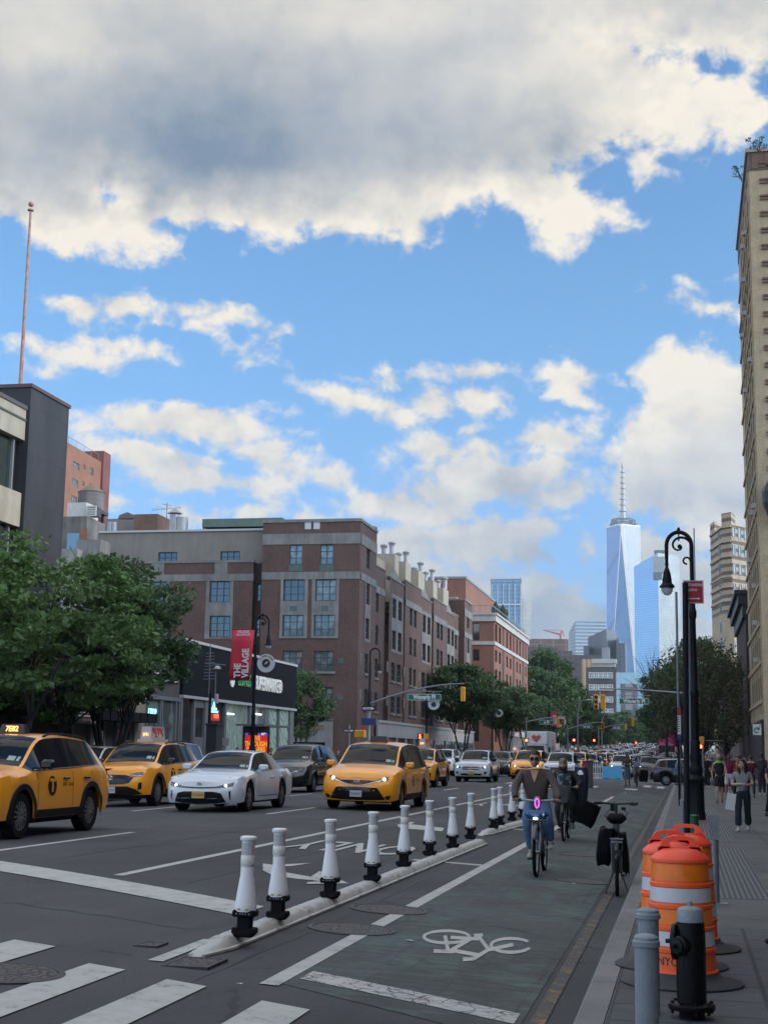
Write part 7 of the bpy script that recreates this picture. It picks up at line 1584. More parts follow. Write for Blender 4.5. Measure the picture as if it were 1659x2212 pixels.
# ================================================================ street furniture
def on_h(px,py,dz): # pixel of a point that stands dz above the road
 z=.1+dz
 for _ in range(8):p=on_Z(px,py,z);z=ground(p.x,p.y)+dz
 return on_Z(px,py,z)
PWHT=mat('flexible_white',(.76,.77,.78),.45,var=.05,scale=6);REFL=mat('reflective_band',(.44,.44,.45),.35,var=.15,scale=40);REFW=mat('reflective_white',(.70,.70,.65),.4,var=.1,scale=30);BPL=mat('bollard_black',(.006,.006,.007),.7,spec=.15,var=.2,scale=12);LAB=mat('yellow_label',(.38,.27,.04),.5)
def delineator():
 t=thing('lane_bollard',(0,0,0),'x','bollard',local=True)
 b=MB();b.lathe([(.088,.20),(.092,.23),(.090,.25),(.060,.465),(.055,.49),(.053,.765),(.066,.772),(.070,.785),(.068,.80),(.05,.808),(.001,.81)],(0,0,0),20);b.build('sleeve',PWHT,t,smooth=50)
 for z0,z1 in((.49,.565),(.655,.755)):b=MB();b.lathe([(.0545,z0),(.0545,z1)],(0,0,0),20,cap=False);b.build('reflective_band',REFL,t,smooth=50)
 b=MB();b.lathe([(.0555,.57),(.0575,.572),(.0575,.648),(.0555,.65)],(0,0,0),20,cap=False);b.build('white_band',REFW,t,smooth=50)
 b=MB();b.bbox((0,0,.185),(.095,.075,.028),.012);b.bbox((0,0,.10),(.058,.05,.07),.012);b.bbox((0,0,.025),(.088,.07,.03),.02)
 for s in(-1,1):b.bbox((s*.07,0,.045),(.03,.06,.025),.01)
 b.build('base',BPL,t,smooth=30);b=MB()
 for k in(-.055,-.022,0,.022,.055):b.cyl((k,-.074,.185),(k,-.079,.185),.0065,n=6)
 b.build('stud',mat('stud_grey',(.25,.25,.25),.5),t);b=MB();b.box(-.045,.045,-.088,-.080,.215,.228);b.build('label',LAB,t);return t
dl=delineator();U=False
DLP=[(528,2022),(600,1985),(713,1940),(804,1903),(872,1872),(928,1848),(978,1832),(1016,1812),(1066,1790),(1081,1783),(1106,1773),(1128,1766)]
DLL=['nearest white bollard at the front end of the rubber kerb','second white bollard from the front end of the kerb','third white bollard, by the tail of the painted arrow','fourth white bollard from the near end of the kerb','fifth white bollard, in front of the painted word ONLY','sixth white bollard, left of the gap marking line','seventh white bollard, third before the kerb gap','last white bollard of the near kerb before the gap','first white bollard of the far kerb beyond the gap','second white bollard of the far kerb, close behind another','third white bollard of the far kerb left of the cyclist','last white bollard, half hidden by the cyclist']
for i,(px,py) in enumerate(DLP):
 p=on_h(px,py,.085);x=-3.86+.02*i*(i<8)*0;o=place(dl,U,(p.x,p.y,p.z-.005),.05*math.sin(i*3),DLL[i],'white bollards along the kerb');U=True;o.rotation_euler.x=.012*math.sin(i*2.1);o.rotation_euler.y=.015*math.cos(i*1.7)
 # white rubber kerb modules
g=NT('scuffed_white_rubber',.6);P_=g.tc.outputs['Object'];n1_=g.noise(P_,9,5,.7);n2_=g.noise(P_,2.3,3,.6,(3,.6,1));k_=g.mr(g.math('ADD',g.math('MULTIPLY',n1_,.5),g.math('MULTIPLY',n2_,.5)),.40,.47)
g.put(g.b.inputs['Base Color'],g.mix(k_,(.10,.095,.085,1),g.mix(n1_,(.36,.36,.34,1),(.56,.56,.53,1))));RUB=g.m
def kerb_module(L_=1.06,nose=0):
 prof=[(-.15,0),(-.15,.018),(-.115,.022),(-.085,.075),(-.045,.092),(.045,.092),(.085,.075),(.115,.022),(.15,.018),(.15,0)];b=MB();vs=[];n=16
 for i in range(n+1):
  t=i/n;y=(t-.5)*L_;h=1-.28*(math.exp(-((t-.33)/.035)**2)+math.exp(-((t-.67)/.035)**2))-.45*math.exp(-(t/.03)**2)-.45*math.exp(-((1-t)/.03)**2)
  if nose:h*=min(1,(t/.55)**.7+.05);
  w=1 if not nose else min(1,.45+1.2*t)
  for x,z in prof:vs.append((x*w,y,z*(h if z>.03 else 1)))
 k=len(prof);b.add(vs,[(i*k+j,i*k+j+1,(i+1)*k+j+1,(i+1)*k+j) for i in range(n) for j in range(k-1)]+[tuple(range(k)),tuple(range(n*k,n*k+k))[::-1]])
 return b.build('rubber_kerb',RUB,smooth=40)
km,kn=kerb_module(),kerb_module(1.1,1);used=[False,False]
def kerb_run(pA,pB,tag_,nose):
 A,B=on_h(*pA,.0),on_h(*pB,.0);d=(B-A);d.z=0;Ln=d.length;n=int(round(Ln/1.07));u=d/n;a=math.atan2(-u.x,u.y)
 for i in range(n):
  c=A+u*(i+.5);nz=1 if(i==0 and nose) else 0;src=kn if nz else km
  o=src if not used[nz] else src.copy()
  if used[nz]:COL.objects.link(o)
  used[nz]=True;o.location=(c.x,c.y,ground(c.x,c.y));o.rotation_euler=(0,0,a)
  meta(o,('scuffed rounded end piece of the '+tag_+' white rubber kerb') if nz else 'scuffed white rubber kerb block in the '+tag_+' run under the bollards','rubber kerb',tag_+' run of white rubber kerb')
kerb_run((425,2068),(1036,1824),'near',True);kerb_run((1040,1806),(1150,1775),'far',True)
# ---- construction drums
DOR=mat('drum_orange',(.86,.115,.020),.45,var=.06,scale=3);DORS=mat('drum_orange_sheet',(.86,.185,.006),.35,var=.12,scale=14);DWH=mat('drum_white_sheet',(.55,.55,.57),.35,var=.06,scale=14);DTOP=mat('drum_top',(.92,.085,.035),.4)
def drum():
 t=thing('construction_drum',(0,0,0),'x','traffic drum',local=True);zs=[.05,.10,.24,.255,.40,.42,.555,.575,.72,.74,.87];r0=.250;r1=.197
 rad=lambda z:r0+(r1-r0)*min(1,z/.87)
 prof=[(rad(0)+.018,.03),(rad(.1)+.012,.10),(rad(.14)+.002,.105)]
 for z in(.235,.385,.535,.685):prof+=[(rad(z)+.001,z-.01),(rad(z)+.010,z-.004),(rad(z)+.010,z+.018),(rad(z)+.001,z+.024)]
 prof+=[(r1+.002,.845),(r1+.012,.85),(r1+.012,.868)]
 b=MB();b.lathe(prof,(0,0,0),36,cap=False);b.build('barrel',DOR,t,smooth=35)
 for z0,z1,m_ in((.275,.375,DWH),(.425,.525,DORS),(.575,.675,DWH),(.725,.835,DORS)):b=MB();b.lathe([(rad(z0)+.0045,z0),(rad(z1)+.0045,z1)],(0,0,0),36,cap=False);b.build('reflective_band',m_,t,smooth=50)
 b=MB();b.lathe([(r1+.013,.868),(r1+.006,.882),(.15,.925),(.12,.94),(.001,.945)],(0,0,0),36,cap=False)
 # handle with its slot
 pts=[(-.165,.90),(-.13,.98),(-.10,1.015),(-.05,1.03),(.05,1.03),(.10,1.015),(.13,.98),(.165,.90)];inn=[(-.062,.952),(-.07,.975),(-.066,.994),(-.05,1.0),(.05,1.0),(.066,.994),(.07,.975),(.062,.952)]
 for y in(-.018,.018):b.add([(x,y,z) for x,z in pts]+[(x,y,z) for x,z in inn],[(i,i+1,9+i,8+i) for i in range(7)])
 b.add([(x,y,z) for y in(-.018,.018) for x,z in pts],[(i,i+1,9+i,8+i) for i in range(7)]);b.add([(x,y,z) for y in(-.018,.018) for x,z in inn],[(i,i+1,9+i,8+i) for i in range(7)])
 b.box(-.16,.16,-.018,.018,.90,.953);b.cyl((.098,-.024,.975),(.098,.024,.975),.018,n=10);b.build('lid',DTOP,t,smooth=35)
 b=MB();b.lathe([(.43,0),(.435,.012),(.42,.022),(.30,.045),(.265,.07),(.262,.09)],(0,0,0),40,cap=False);b.build('rubber_base',mat('tyre_ring',(.045,.045,.05),.8,var=.25,scale=9,bump=.4),t,smooth=50)
 text_=[];r=rad(.17)+.004;M0=None
 cu=bpy.data.curves.new('lettering','FONT');cu.body='NYC DOT';cu.size=.085;cu.align_x='CENTER';cu.resolution_u=2;to=bpy.data.objects.new('x',cu);SC.collection.objects.link(to);bpy.context.view_layer.update();me=bpy.data.meshes.new_from_object(to.evaluated_get(bpy.context.evaluated_depsgraph_get()));bpy.data.objects.remove(to)
 for v in me.vertices:a=(v.co.x*.9-.02)/r-R(90);z=.145+v.co.y;v.co=Vector(((rad(z)+.004)*math.cos(a),(rad(z)+.004)*math.sin(a),z))
 me.materials.clear();me.materials.append(mat('stencil_black',(.02,.02,.02),.6));o=bpy.data.objects.new('drum_lettering',me);COL.objects.link(o);o.parent=t;return t
dr=drum();U=False
for X,Y,rz,l in((-.052,10.91,0.04,'nearest orange and white traffic drum, behind the fire hydrant'),(-.135,11.76,.1,'orange and white drum behind the nearest one, showing at its left'),(.0,12.87,-.12,'orange and white drum farthest back, showing at the right')):
 place(dr,U,(X,Y,.156),rz,l,'traffic drums on the pavement edge');U=True
 # ---- hydrant and bollards
HB=mat('hydrant_black',(.005,.005,.006),.42,spec=.22,var=.3,scale=20,bump=.15,bscale=60);HG=mat('painted_grey',(.20,.235,.265),.5,var=.12,scale=9,bump=.25,bscale=50)
def hydrant():
 x,y,z=.012,9.49,.156;t=thing('fire_hydrant',(x,y,z),'black fire hydrant with grey painted bonnet in front of the drums','fire hydrant')
 b=MB();b.lathe([(.082,-.02),(.082,.05),(.088,.06)],(x,y,z),24,cap=False);b.lathe([(.145,.055),(.148,.06),(.148,.085),(.14,.092),(.09,.10)],(x,y,z),28,cap=False);b.lathe([(.145,.055),(.05,.055)],(x,y,z),28,cap=False);b.lathe([(.092,.095),(.094,.12),(.095,.40),(.094,.53),(.088,.60)],(x,y,z),28,cap=False)
 b.build('barrel',HB,t,smooth=40)
 b=MB()
 for k in range(8):a=2*math.pi*k/8+.2;b.cyl((x+.125*math.cos(a),y+.125*math.sin(a),z+.03),(x+.125*math.cos(a),y+.125*math.sin(a),z+.108),.011,n=6)
 b.build('bolt',HB,t)
 b=MB();b.lathe([(.0885,.598),(.0845,.625),(.081,.672),(.076,.678),(.060,.688),(.022,.696),(.015,.698),(.0145,.725),(.001,.726)],(x,y,z),28,cap=False);b.build('bonnet',HG,t,smooth=40)
 d=Vector((-.62,-.78,0)).normalized();c=Vector((x,y,z+.455));b=MB();b.lathe([(.062,.06),(.062,.125),(.050,.135),(.05,.150),(.001,.155)],c,20,axis=d);b.cyl(c+d*.15,c+d*.19,.014,.012,6);b.build('pumper_nozzle',HB,t,smooth=35)
 d2=Vector((-.97,.10,0)).normalized();b=MB();c2=Vector((x,y,z+.47));b.lathe([(.05,.05),(.055,.085),(.112,.09),(.115,.10),(.108,.118),(.04,.13),(.001,.131)],c2,24,axis=d2);b.cyl(c2+d2*.125,c2+d2*.16,.016,.014,5);b.build('steamer_cap',HB,t,smooth=35)
hyd_=[o for o in bpy.data.objects if o.name.startswith('fire_hydrant')] if hydrant() is None else None;hyd_[0].scale=(.97,.97,.97)
def pipe_bollard(x,y,h,label,r=.066):
 z=.156;t=thing('bollard',(x,y,z),label,'bollard','grey pipe bollards by the hydrant');b=MB();b.lathe([(r,-.1),(r,h-.05)],(x,y,z),24,cap=False);b.build('post',HG,t,smooth=50);b=MB();b.lathe([(r+.001,h-.065),(r+.011,h-.062),(r+.012,h-.035),(r+.004,h-.028),(r+.003,h-.012),(r*.85,h-.002),(r*.5,h+.004),(.001,h+.006)],(x,y,z),24,cap=False);b.build('cap',HG,t,smooth=40)
pipe_bollard(-.235,8.5,.605,'nearest grey capped pipe bollard at the bottom edge by the kerb');pipe_bollard(-.250,9.6,.640,'grey capped pipe bollard just behind the nearest one')
def post(name,px,pyb,pyt,r,m_,label,cat='post',dz=.156,Y=None,top=None,grp=None):
 p=on_Z(px,pyb,dz) if Y is None else on_Y(px,pyb,Y);zb=ground(p.x,p.y) if Y else dz;q=on_Y(px,pyt,p.y);t=thing(name,(p.x,p.y,zb),label,cat,grp);b=MB();b.cyl((p.x,p.y,zb-.02),(p.x,p.y,q.z),r,n=14);b.build('shaft',m_,t,smooth=50);b=MB();b.lathe([(r*1.08,-.03),(r*1.1,0),(.001,.012)],(p.x,p.y,q.z),12);b.build('cap',m_,t,smooth=40);return t,p,q
STEEL=mat('weathered_steel',(.19,.20,.215),.5,.4,var=.35,scale=5);GRN=mat('green_enamel',(.012,.085,.035),.4,var=.2,scale=6);BLK=mat('lamp_black',(.006,.007,.010),.55,spec=.2,var=.2,scale=3)
post('green_bollard',1501,1868,1762,.068,GRN,'green painted ribbed post standing between drums and lamp post','post')
t_,p_,q_=post('steel_guard_post',1546,1953,1768,.045,STEEL,'bare steel guard post standing alone right of the drums','post');b=MB();b.box(p_.x-.05,p_.x+.05,p_.y-.055,p_.y-.047,.85,1.12);b.box(p_.x-.09,p_.x+.13,p_.y-.1,p_.y+.1,.15,.165);b.build('base_plate',STEEL,t_)
post('bollard',1500,1764,1696,.055,STEEL,'pale steel bollard in front of the ornate lamp base','bollard');post('bollard',1475,1800,1729,.05,HG,'blue grey slim bollard just left of the black pole','bollard')
# sign pole with NO STANDING sign
def no_standing():
 Y=19.6;t=thing('sign_pole',(.0,Y,.156),'tall plain black sign pole rising behind the drums','sign pole');p=on_Y(1480,1640,Y);top=on_Y(1480,1262,Y);b=MB();b.cyl((p.x-.0,Y,.13),(top.x,Y,top.z),.038,n=16);b.build('shaft',BLK,t,smooth=50);b=MB();b.lathe([(.04,0),(.04,.01),(.02,.03),(.001,.032)],(top.x,Y,top.z),12);b.build('cap',BLK,t)
 a,c=on_Y(1475.5,1254,Y+.06),on_Y(1520.5,1304,Y+.06);s=thing('street_sign',(a.x,Y+.06,c.z),'red no standing sign with white arrow at the top of the black pole','street sign');RD=mat('sign_red',(.33,.010,.020),.45);WT=mat('sign_lettering_white',(.62,.62,.62),.5)
 w,h=c.x-a.x,a.z-c.z;M=frame((a.x,Y+.055,c.z),(1,.06,-.0),(0,0,1));b=MB();b.v=[];b.bbox((w/2,h/2,0),(w/2,h/2,.003),.002);b.xf(M);b.build('plate',RD,s)
 b=MB()
 for x0,x1,y0,y1 in((.006,w-.006,h-.012,h-.006),(.006,w-.006,.006,.012),(.006,.012,.012,h-.012),(w-.012,w-.006,.012,h-.012)):b.box(x0,x1,y0,y1,.0032,.0042)
 b.box(w*.2,w*.72,h*.20,h*.235,.0032,.005);b.prism([(w*.72,h*.16),(w*.82,h*.218),(w*.72,h*.275)],.0032,.005);b.xf(M);b.build('border_and_arrow',WT,s)
 text_mesh('sign_lettering','NO STANDING',.052,WT,M@T(w*.48,h*.80,.004),s,.0008,.0008,sx=.80);text_mesh('sign_lettering','Anytime',.060,WT,M@T(w*.36,h*.60,.004),s,.0008,.0006,sx=.85)
no_standing()
# bishop's crook lamp posts
GLOBE=mat('globe_glass',(.45,.47,.47),.12,spec=.6,alpha=.75)
def crook_lamp(x,y,zb,H,label,flip=-1,detail=True,grp=None,base=1.0,name='street_lamp'):
 t=thing(name,(x,y,zb),label,'street lamp',grp);b=MB();k=base
 if detail:
  b.lathe([(.28*k,-.02),(.28*k,.16),(.255*k,.20),(.245*k,.92),(.26*k,.96),(.30*k,1.0),(.30*k,1.05),(.24*k,1.10),(.20*k,1.16),(.225*k,1.24),(.22*k,1.32),(.17*k,1.40),(.175*k,1.52),(.19*k,1.62),(.165*k,1.74),(.125,1.86),(.13,2.0),(.105,2.06)],(x,y,zb),12,cap=False);b.build('pedestal',BLK,t,smooth=30);b=MB()
  b.lathe([(.105,2.0),(.10,3.2),(.115,3.25),(.115,3.35),(.092,3.4),(.075,H-2.5),(.10,H-2.45),(.105,H-2.3),(.075,H-2.2),(.062,H-1.7),(.085,H-1.66),(.085,H-1.58),(.055,H-1.5),(.05,H-.9)],(x,y,zb),14)
 else:b.lathe([(.16,0),(.14,1.1),(.09,1.3),(.075,3.2),(.06,H-2.4),(.085,H-2.35),(.085,H-2.25),(.055,H-2.1),(.05,H-.9)],(x,y,zb),10)
 b.build('shaft',BLK,t,smooth=30)
 R_=.33;zc=zb+H-.5;cx=x+flip*R_;b=MB();pts=[(x,y,zb+H-1.5),(x,y,zc-.3)]+[(cx-flip*R_*math.cos(R(a)),y,zc+R_*math.sin(R(a))*1.1) for a in range(0,181,15)]+[(x+flip*2*R_,y,zc-.5)]
 b.tube(pts,[.058,.056]+[.056]*13+[.045],8)
 if detail:
  sp=[(cx-flip*.02+(.30-.00078*a)*math.cos(R(a+20))*-flip*1,y,zc-.02+(.30-.00078*a)*math.sin(R(a+20))*.95) for a in range(0,331,15)];b.tube(sp,[.038-.0008*i for i in range(len(sp))],6)
  sp=[(x+flip*.13+.09*math.cos(R(a)),y,zc-.42+.09*math.sin(R(a))) for a in range(0,300,25)];b.tube(sp,.026,6);b.tube([(cx,y,zc+R_*1.1),(cx,y,zc+.12)],.02,6);b.lathe([(.001,-.05),(.06,-.03),(.06,.03),(.001,.05)],(cx+.02,y,zc-.03),9,axis=(0,1,0))
  for a in range(15,180,28):b.bbox((cx-flip*(R_+.0)*math.cos(R(a)),y,zc+R_*1.1*math.sin(R(a))),(.02,.03,.055),.01,Matrix.Rotation(0,4,'Y'))
  b.lathe([(.04,0),(.05,.05),(.03,.1),(.001,.12)],(cx,y,zc+R_*1.1+.02),8)
 b.build('crook',BLK,t,smooth=40)
 lx,lz=x+flip*2*R_,zc-.5;b=MB();b.lathe([(.035,.05),(.055,.0),(.04,-.08),(.05,-.12),(.09,-.22),(.125,-.42),(.13,-.52),(.20,-.60),(.205,-.64),(.15,-.66)],(lx,y,lz),14,cap=False);b.build('lamp_hood',BLK,t,smooth=35)
 b=MB();b.lathe([(.158,-.655),(.155,-.72),(.12,-.80),(.06,-.85),(.001,-.86)],(lx,y,lz),14,cap=False);b.build('lamp_globe',GLOBE,t,smooth=50);return t
crook_lamp(.27,39.2,.156,7.75,'tall ornate black lamp post with scrolled crook at the right pavement',base=.82)
lp=on_Y(549,1500,69);LPX=on_Y(552,1400,69).x
crook_lamp(LPX,69,.15,8.45,'ornate black lamp post carrying the red village banner',flip=1)
crook_lamp(on_Y(798,1500,95).x,95.05,4.6,4.25,'crook lamp mounted on top of the grey signal pole at the corner',flip=1,detail=False)
crook_lamp(on_Y(922,1500,116).x,116,.15,7.4,'black crook lamp in front of the brick block shopfronts',flip=1,detail=False);crook_lamp(on_Y(1063,1560,152).x,152,.15+rise(152),7.2,'dark lamp post with a round sign and red pennant among the umbrella trees',flip=1,detail=False)
def village_banner():
 Y=69;X=LPX;a,c=on_Y(503,1361,Y-.1),on_Y(547,1469,Y-.1);t=thing('street_banner',(a.x,Y-.1,c.z),'red banner with white vertical words THE VILLAGE on the lamp post','banner');RD=mat('banner_red',(.52,.022,.045),.6);WT=mat('sign_lettering_white',(0,0,0))
 b=MB();n=8;vs=[]
 for i in range(n+1):
  for j in range(5):u=i/n;v=j/4;vs.append((a.x+(c.x-a.x)*u-.14*(1-v)*1.0+.02*math.sin(u*5),Y-.1+.05*math.sin(u*4+v*3),c.z+(a.z-c.z)*v))
 b.add(vs,[(i*5+j,(i+1)*5+j,(i+1)*5+j+1,i*5+j+1) for i in range(n) for j in range(4)]);o=b.build('cloth',RD,t,smooth=60);sm=o.modifiers.new('thickness','SOLIDIFY');sm.thickness=.006
 cx,h=(a.x+c.x)/2-.05,a.z-c.z;M=Matrix.Translation((cx,Y-.17,(a.z+c.z)/2))@Matrix.Rotation(R(90),4,'X')
 text_mesh('banner_lettering','VILLAGE\nALLIANCE',.17,WT,M@T(0.06,h*.43,0),t,.002,.005,sx=.95)
 Mv=M@Matrix.Rotation(R(90),4,'Z');text_mesh('banner_lettering','THE\nVILLAGE',.47,WT,Mv@T(-h*.46,-.02,0),t,.002,.018,'LEFT',sx=.82)
 b=MB();b.cyl((a.x-.05,Y-.05,a.z+.02),(X,Y,a.z+.02),.02,n=6);b.cyl((a.x-.2,Y-.05,c.z-.02),(X,Y,c.z-.02),.02,n=6);b.build('bracket',BLK,t)
 q=on_Y(575,1433,Y-.1);r=.46;s=thing('round_sign',q,'round white island emblem sign on the right of the banner lamp post','round sign');M=Matrix.Translation(q)@Matrix.Rotation(R(90),4,'X');b=MB();b.lathe([(.001,0),(r,0),(r,.02),(.001,.02)],(0,0,0),32);b.xf(M);b.build('disc',mat('emblem_white',(.50,.52,.54),.5),s)
 for rr,m_,z in((.245,mat('emblem_gold',(.5,.4,.12)),.022),(.205,mat('emblem_navy',(.012,.02,.05),.5),.026)):b=MB();b.lathe([(.001,0),(rr,0),(rr,.003),(.001,.003)],(0,0,z),28);b.xf(M);b.build('emblem_ring',m_,s)
 b=MB();b.prism([(-.10,-.08),(.02,-.02),(.12,.10),(.0,.05)],.03,.033);b.xf(M);b.build('emblem_figure',WT,s)
 word='RATTONDE ISLAND'
 for i,ch in enumerate('ISLAND OF THE ISLAND'[:0]+'CA LYMPIC ISLAND'):
  if ch!=' ':an=R(150-i*8.2);text_mesh('emblem_letter',ch,.10,mat('emblem_navy',(0,0,0)),M@T(.355*math.cos(an),.355*math.sin(an),.024)@Matrix.Rotation(an-R(90),4,'Z'),s,.001,.003)
village_banner()
# signal poles, mast arms, signals, signs
SIGY=mat('signal_yellow',(.62,.30,.02),.5,var=.1,scale=6);GALV=mat('galvanised_pole',(.20,.22,.24),.5,.3,var=.15,scale=3);REDL=mat('signal_red_lit',(1,.05,.02),emit=(1,.07,.03),es=14);LENS=mat('signal_lens',(.02,.02,.02),.3);SGRN=mat('sign_green',(0,0,0));SG2=mat('street_sign_green',(.005,.12,.075),.5)
def signal(px,py,Y,label,face=0,grp='yellow traffic signals',s=1.0,two=False):
 """three-lens signal head, hung so that its middle sits at the pixel; face: 0 away from us, 1 towards us"""
 p=on_Y(px,py,Y);t=thing('traffic_signal',p,label,'traffic signal',grp);b=MB();b.bbox(p,(.15*s,.11*s,.48*s),.03);
 for k in(-1,0,1):b.box(p.x-.16*s,p.x+.16*s,p.y-.12*s,p.y+.12*s,p.z+k*.32*s-.012,p.z+k*.32*s+.012)
 b.build('housing',SIGY,t)
 if face:
  for k in(-1,0,1):
   b=MB();c=Vector((p.x,p.y-.11*s,p.z+k*.31*s));b.lathe([(.125*s,0),(.125*s,.16*s)],c,12,axis=(0,-1,0),cap=False);b.build('visor',SIGY,t);b=MB();b.lathe([(.001,.01),(.11*s,.01)],c,12,axis=(0,-1,0),cap=False);b.build('lens',REDL if(k==1 and face==2) else LENS,t)
 return t
def red_lamp(px,py,Y,label,s=.12):
 p=on_Y(px,py,Y);t=thing('pedestrian_signal',p,label,'signal lamp','red signal lamps');b=MB();b.bbox(p,(.2,.1,.2),.03);b.build('housing',mat('signal_dark',(.03,.03,.03),.5),t);b=MB();b.lathe([(.001,.0),(s,.0),(s*.8,.03),(.001,.05)],p+Vector((0,-.11,0)),12,axis=(0,-1,0));b.build('lens',REDL,t);return t
def mast(name,Y,base_px,tip_px,arm0,arm1,label,h_top=None,r=.10):
 p=on_Y(*base_px,Y);zb=ground(p.x,Y);a,c=on_Y(*arm0,Y),on_Y(*arm1,Y);t=thing(name,(p.x,Y,zb),label,'signal pole');top=h_top or a.z+.4;b=MB();b.cyl((p.x,Y,zb),(p.x,Y,top),r,r*.8,10);b.build('shaft',GALV,t,smooth=50)
 b=MB();n=8;pts=[]
 for i in range(n+1):u=i/n;pts.append((a.x+(c.x-a.x)*u,Y,a.z+(c.z-a.z)*(1-(1-u)**1.8)))
 b.tube(pts,[.07-.004*i for i in range(n+1)],8);b.build('arm',GALV,t,smooth=50);return t
def street_name(px0,py0,px1,py1,Y,txt,label):
 a,c=on_Y(px0,py0,Y),on_Y(px1,py1,Y);w,h=c.x-a.x,a.z-c.z;t=thing('street_name_sign',(a.x,Y,c.z),label,'street sign');b=MB();b.bbox(((a.x+c.x)/2,Y,(a.z+c.z)/2),(w/2,.012,h/2),.01);b.build('plate',SG2,t)
 WT=mat('sign_lettering_white',(0,0,0));b=MB();e=h*.06;y0=Y-.0145
 for x0,x1,z0,z1 in((a.x,c.x,a.z-e,a.z),(a.x,c.x,c.z,c.z+e),(a.x,a.x+e,c.z,a.z),(c.x-e,c.x,c.z,a.z)):b.box(x0,x1,y0,Y-.011,z0,z1)
 b.build('border',WT,t);b=MB();b.cyl((a.x-.1,Y,a.z+h*.42),(c.x+.1,Y,a.z+h*.42),.025,n=6)
 for u in(.2,.8):b.cyl((a.x+w*u,Y,a.z),(a.x+w*u,Y,a.z+h*.45),.02,n=6)
 b.build('hanger',GALV,t)
 if txt:text_mesh('sign_lettering',txt,h*.95,WT,frame(((a.x+c.x)/2,Y-.016,(a.z+c.z)/2),(1,0,0),(0,0,1)),t,.002,.016,sx=.86)
 return t
mast('signal_mast',95,(796,1600),None,(799,1521),(1003,1477),'grey signal pole with long curved arm at the bank corner',4.75,.13)
signal(1000,1500,95,'yellow signal hanging from the end of the long arm, seen from behind')
street_name(881,1499.5,952.5,1513.5,94.7,'Waverly Pl','green Waverly Pl street sign hanging left of centre under the long arm')
q=on_Y(937,1521,94.9);b=MB();b.lathe([(.001,0),(.40,0),(.40,.02),(.001,.02)],q,28,axis=(0,-1,0));o=b.build('round_sign',mat('emblem_white',(0,0,0)));meta(o,'round white emblem sign tucked below the hanging Waverly Pl sign','round sign',None);b=MB();b.lathe([(.001,0),(.17,0),(.17,.006),(.001,.006)],q+Vector((0,-.022,-.05)),20,axis=(0,-1,0));b.build('emblem',mat('emblem_navy',(0,0,0)),o)
def arrow_sign(px0,py0,px1,py1,Y,label):
 a,c=on_Y(px0,py0,Y),on_Y(px1,py1,Y);w,h=c.x-a.x,a.z-c.z;t=thing('one_way_sign',(a.x,Y,c.z),label,'one way sign','one way signs at the corner');b=MB();b.box(a.x,c.x,Y,Y+.02,c.z,a.z);b.build('plate',mat('sign_black',(0,0,0)),t);b=MB();z=(a.z+c.z)/2;y=Y-.004
 pts=[(a.x+w*.08,z-h*.2),(a.x+w*.68,z-h*.2),(a.x+w*.68,z-h*.38),(a.x+w*.93,z),(a.x+w*.68,z+h*.38),(a.x+w*.68,z+h*.2),(a.x+w*.08,z+h*.2)];b.extr([(x,y,zz) for x,zz in pts],None,(0,.003,0));b.build('arrow',mat('sign_lettering_white',(0,0,0)),t);text_mesh('sign_lettering','ONE WAY',h*.30,mat('sign_black',(0,0,0)),frame((a.x+w*.42,Y-.006,z-.01),(1,0,0),(0,0,1)),t,.001,.002)
arrow_sign(782,1525.5,811,1536,94.8,'black one way sign with white arrow on the grey signal pole');arrow_sign(742,1575,766,1583,104,'lower black one way sign on the thin post by the bank')
p=on_Y(754,1600,104);b=MB();b.cyl((p.x,104.05,0),(p.x,104.05,on_Y(754,1566,104).z),.05,n=8);meta(b.build('sign_post',GALV),'thin dark sign post by the bank window','sign post')
for(x0,y0,x1,y1,m_,l) in((781,1552,811,1567,mat('sign_blue',(.02,.04,.13),.5),'small dark blue street plate on the grey signal pole'),(782,1570,790,1577,mat('banner_red',(0,0,0)),'small red plate on the shopfront corner')):
 a,c=on_Y(x0,y0,94.8),on_Y(x1,y1,94.8);b=MB();b.box(a.x,c.x,94.8,94.83,c.z,a.z);meta(b.build('street_plate',m_),l,'street sign')
p=on_Y(778,1586,96);b=MB();b.bbox(p,(.36,.2,.26),.04);meta(b.build('signal_housing',SIGY),'squat yellow signal box on the side of the grey signal pole','signal box')
def ped5():
 p=on_Y(908,1592,112);t=thing('countdown_signal',p,'pedestrian countdown signal showing a red five','pedestrian signal');b=MB();b.bbox(p,(.22,.1,.24),.03);b.build('housing',mat('signal_dark',(0,0,0)),t);text_mesh('countdown_digit','5',.42,REDL,frame(p+Vector((0,-.115,0)),(1,0,0),(0,0,1)),t,.004,.01);b=MB();b.bbox(p+Vector((.45,.0,0)),(.2,.1,.24),.03);b.build('side_housing',SIGY,t)
ped5()
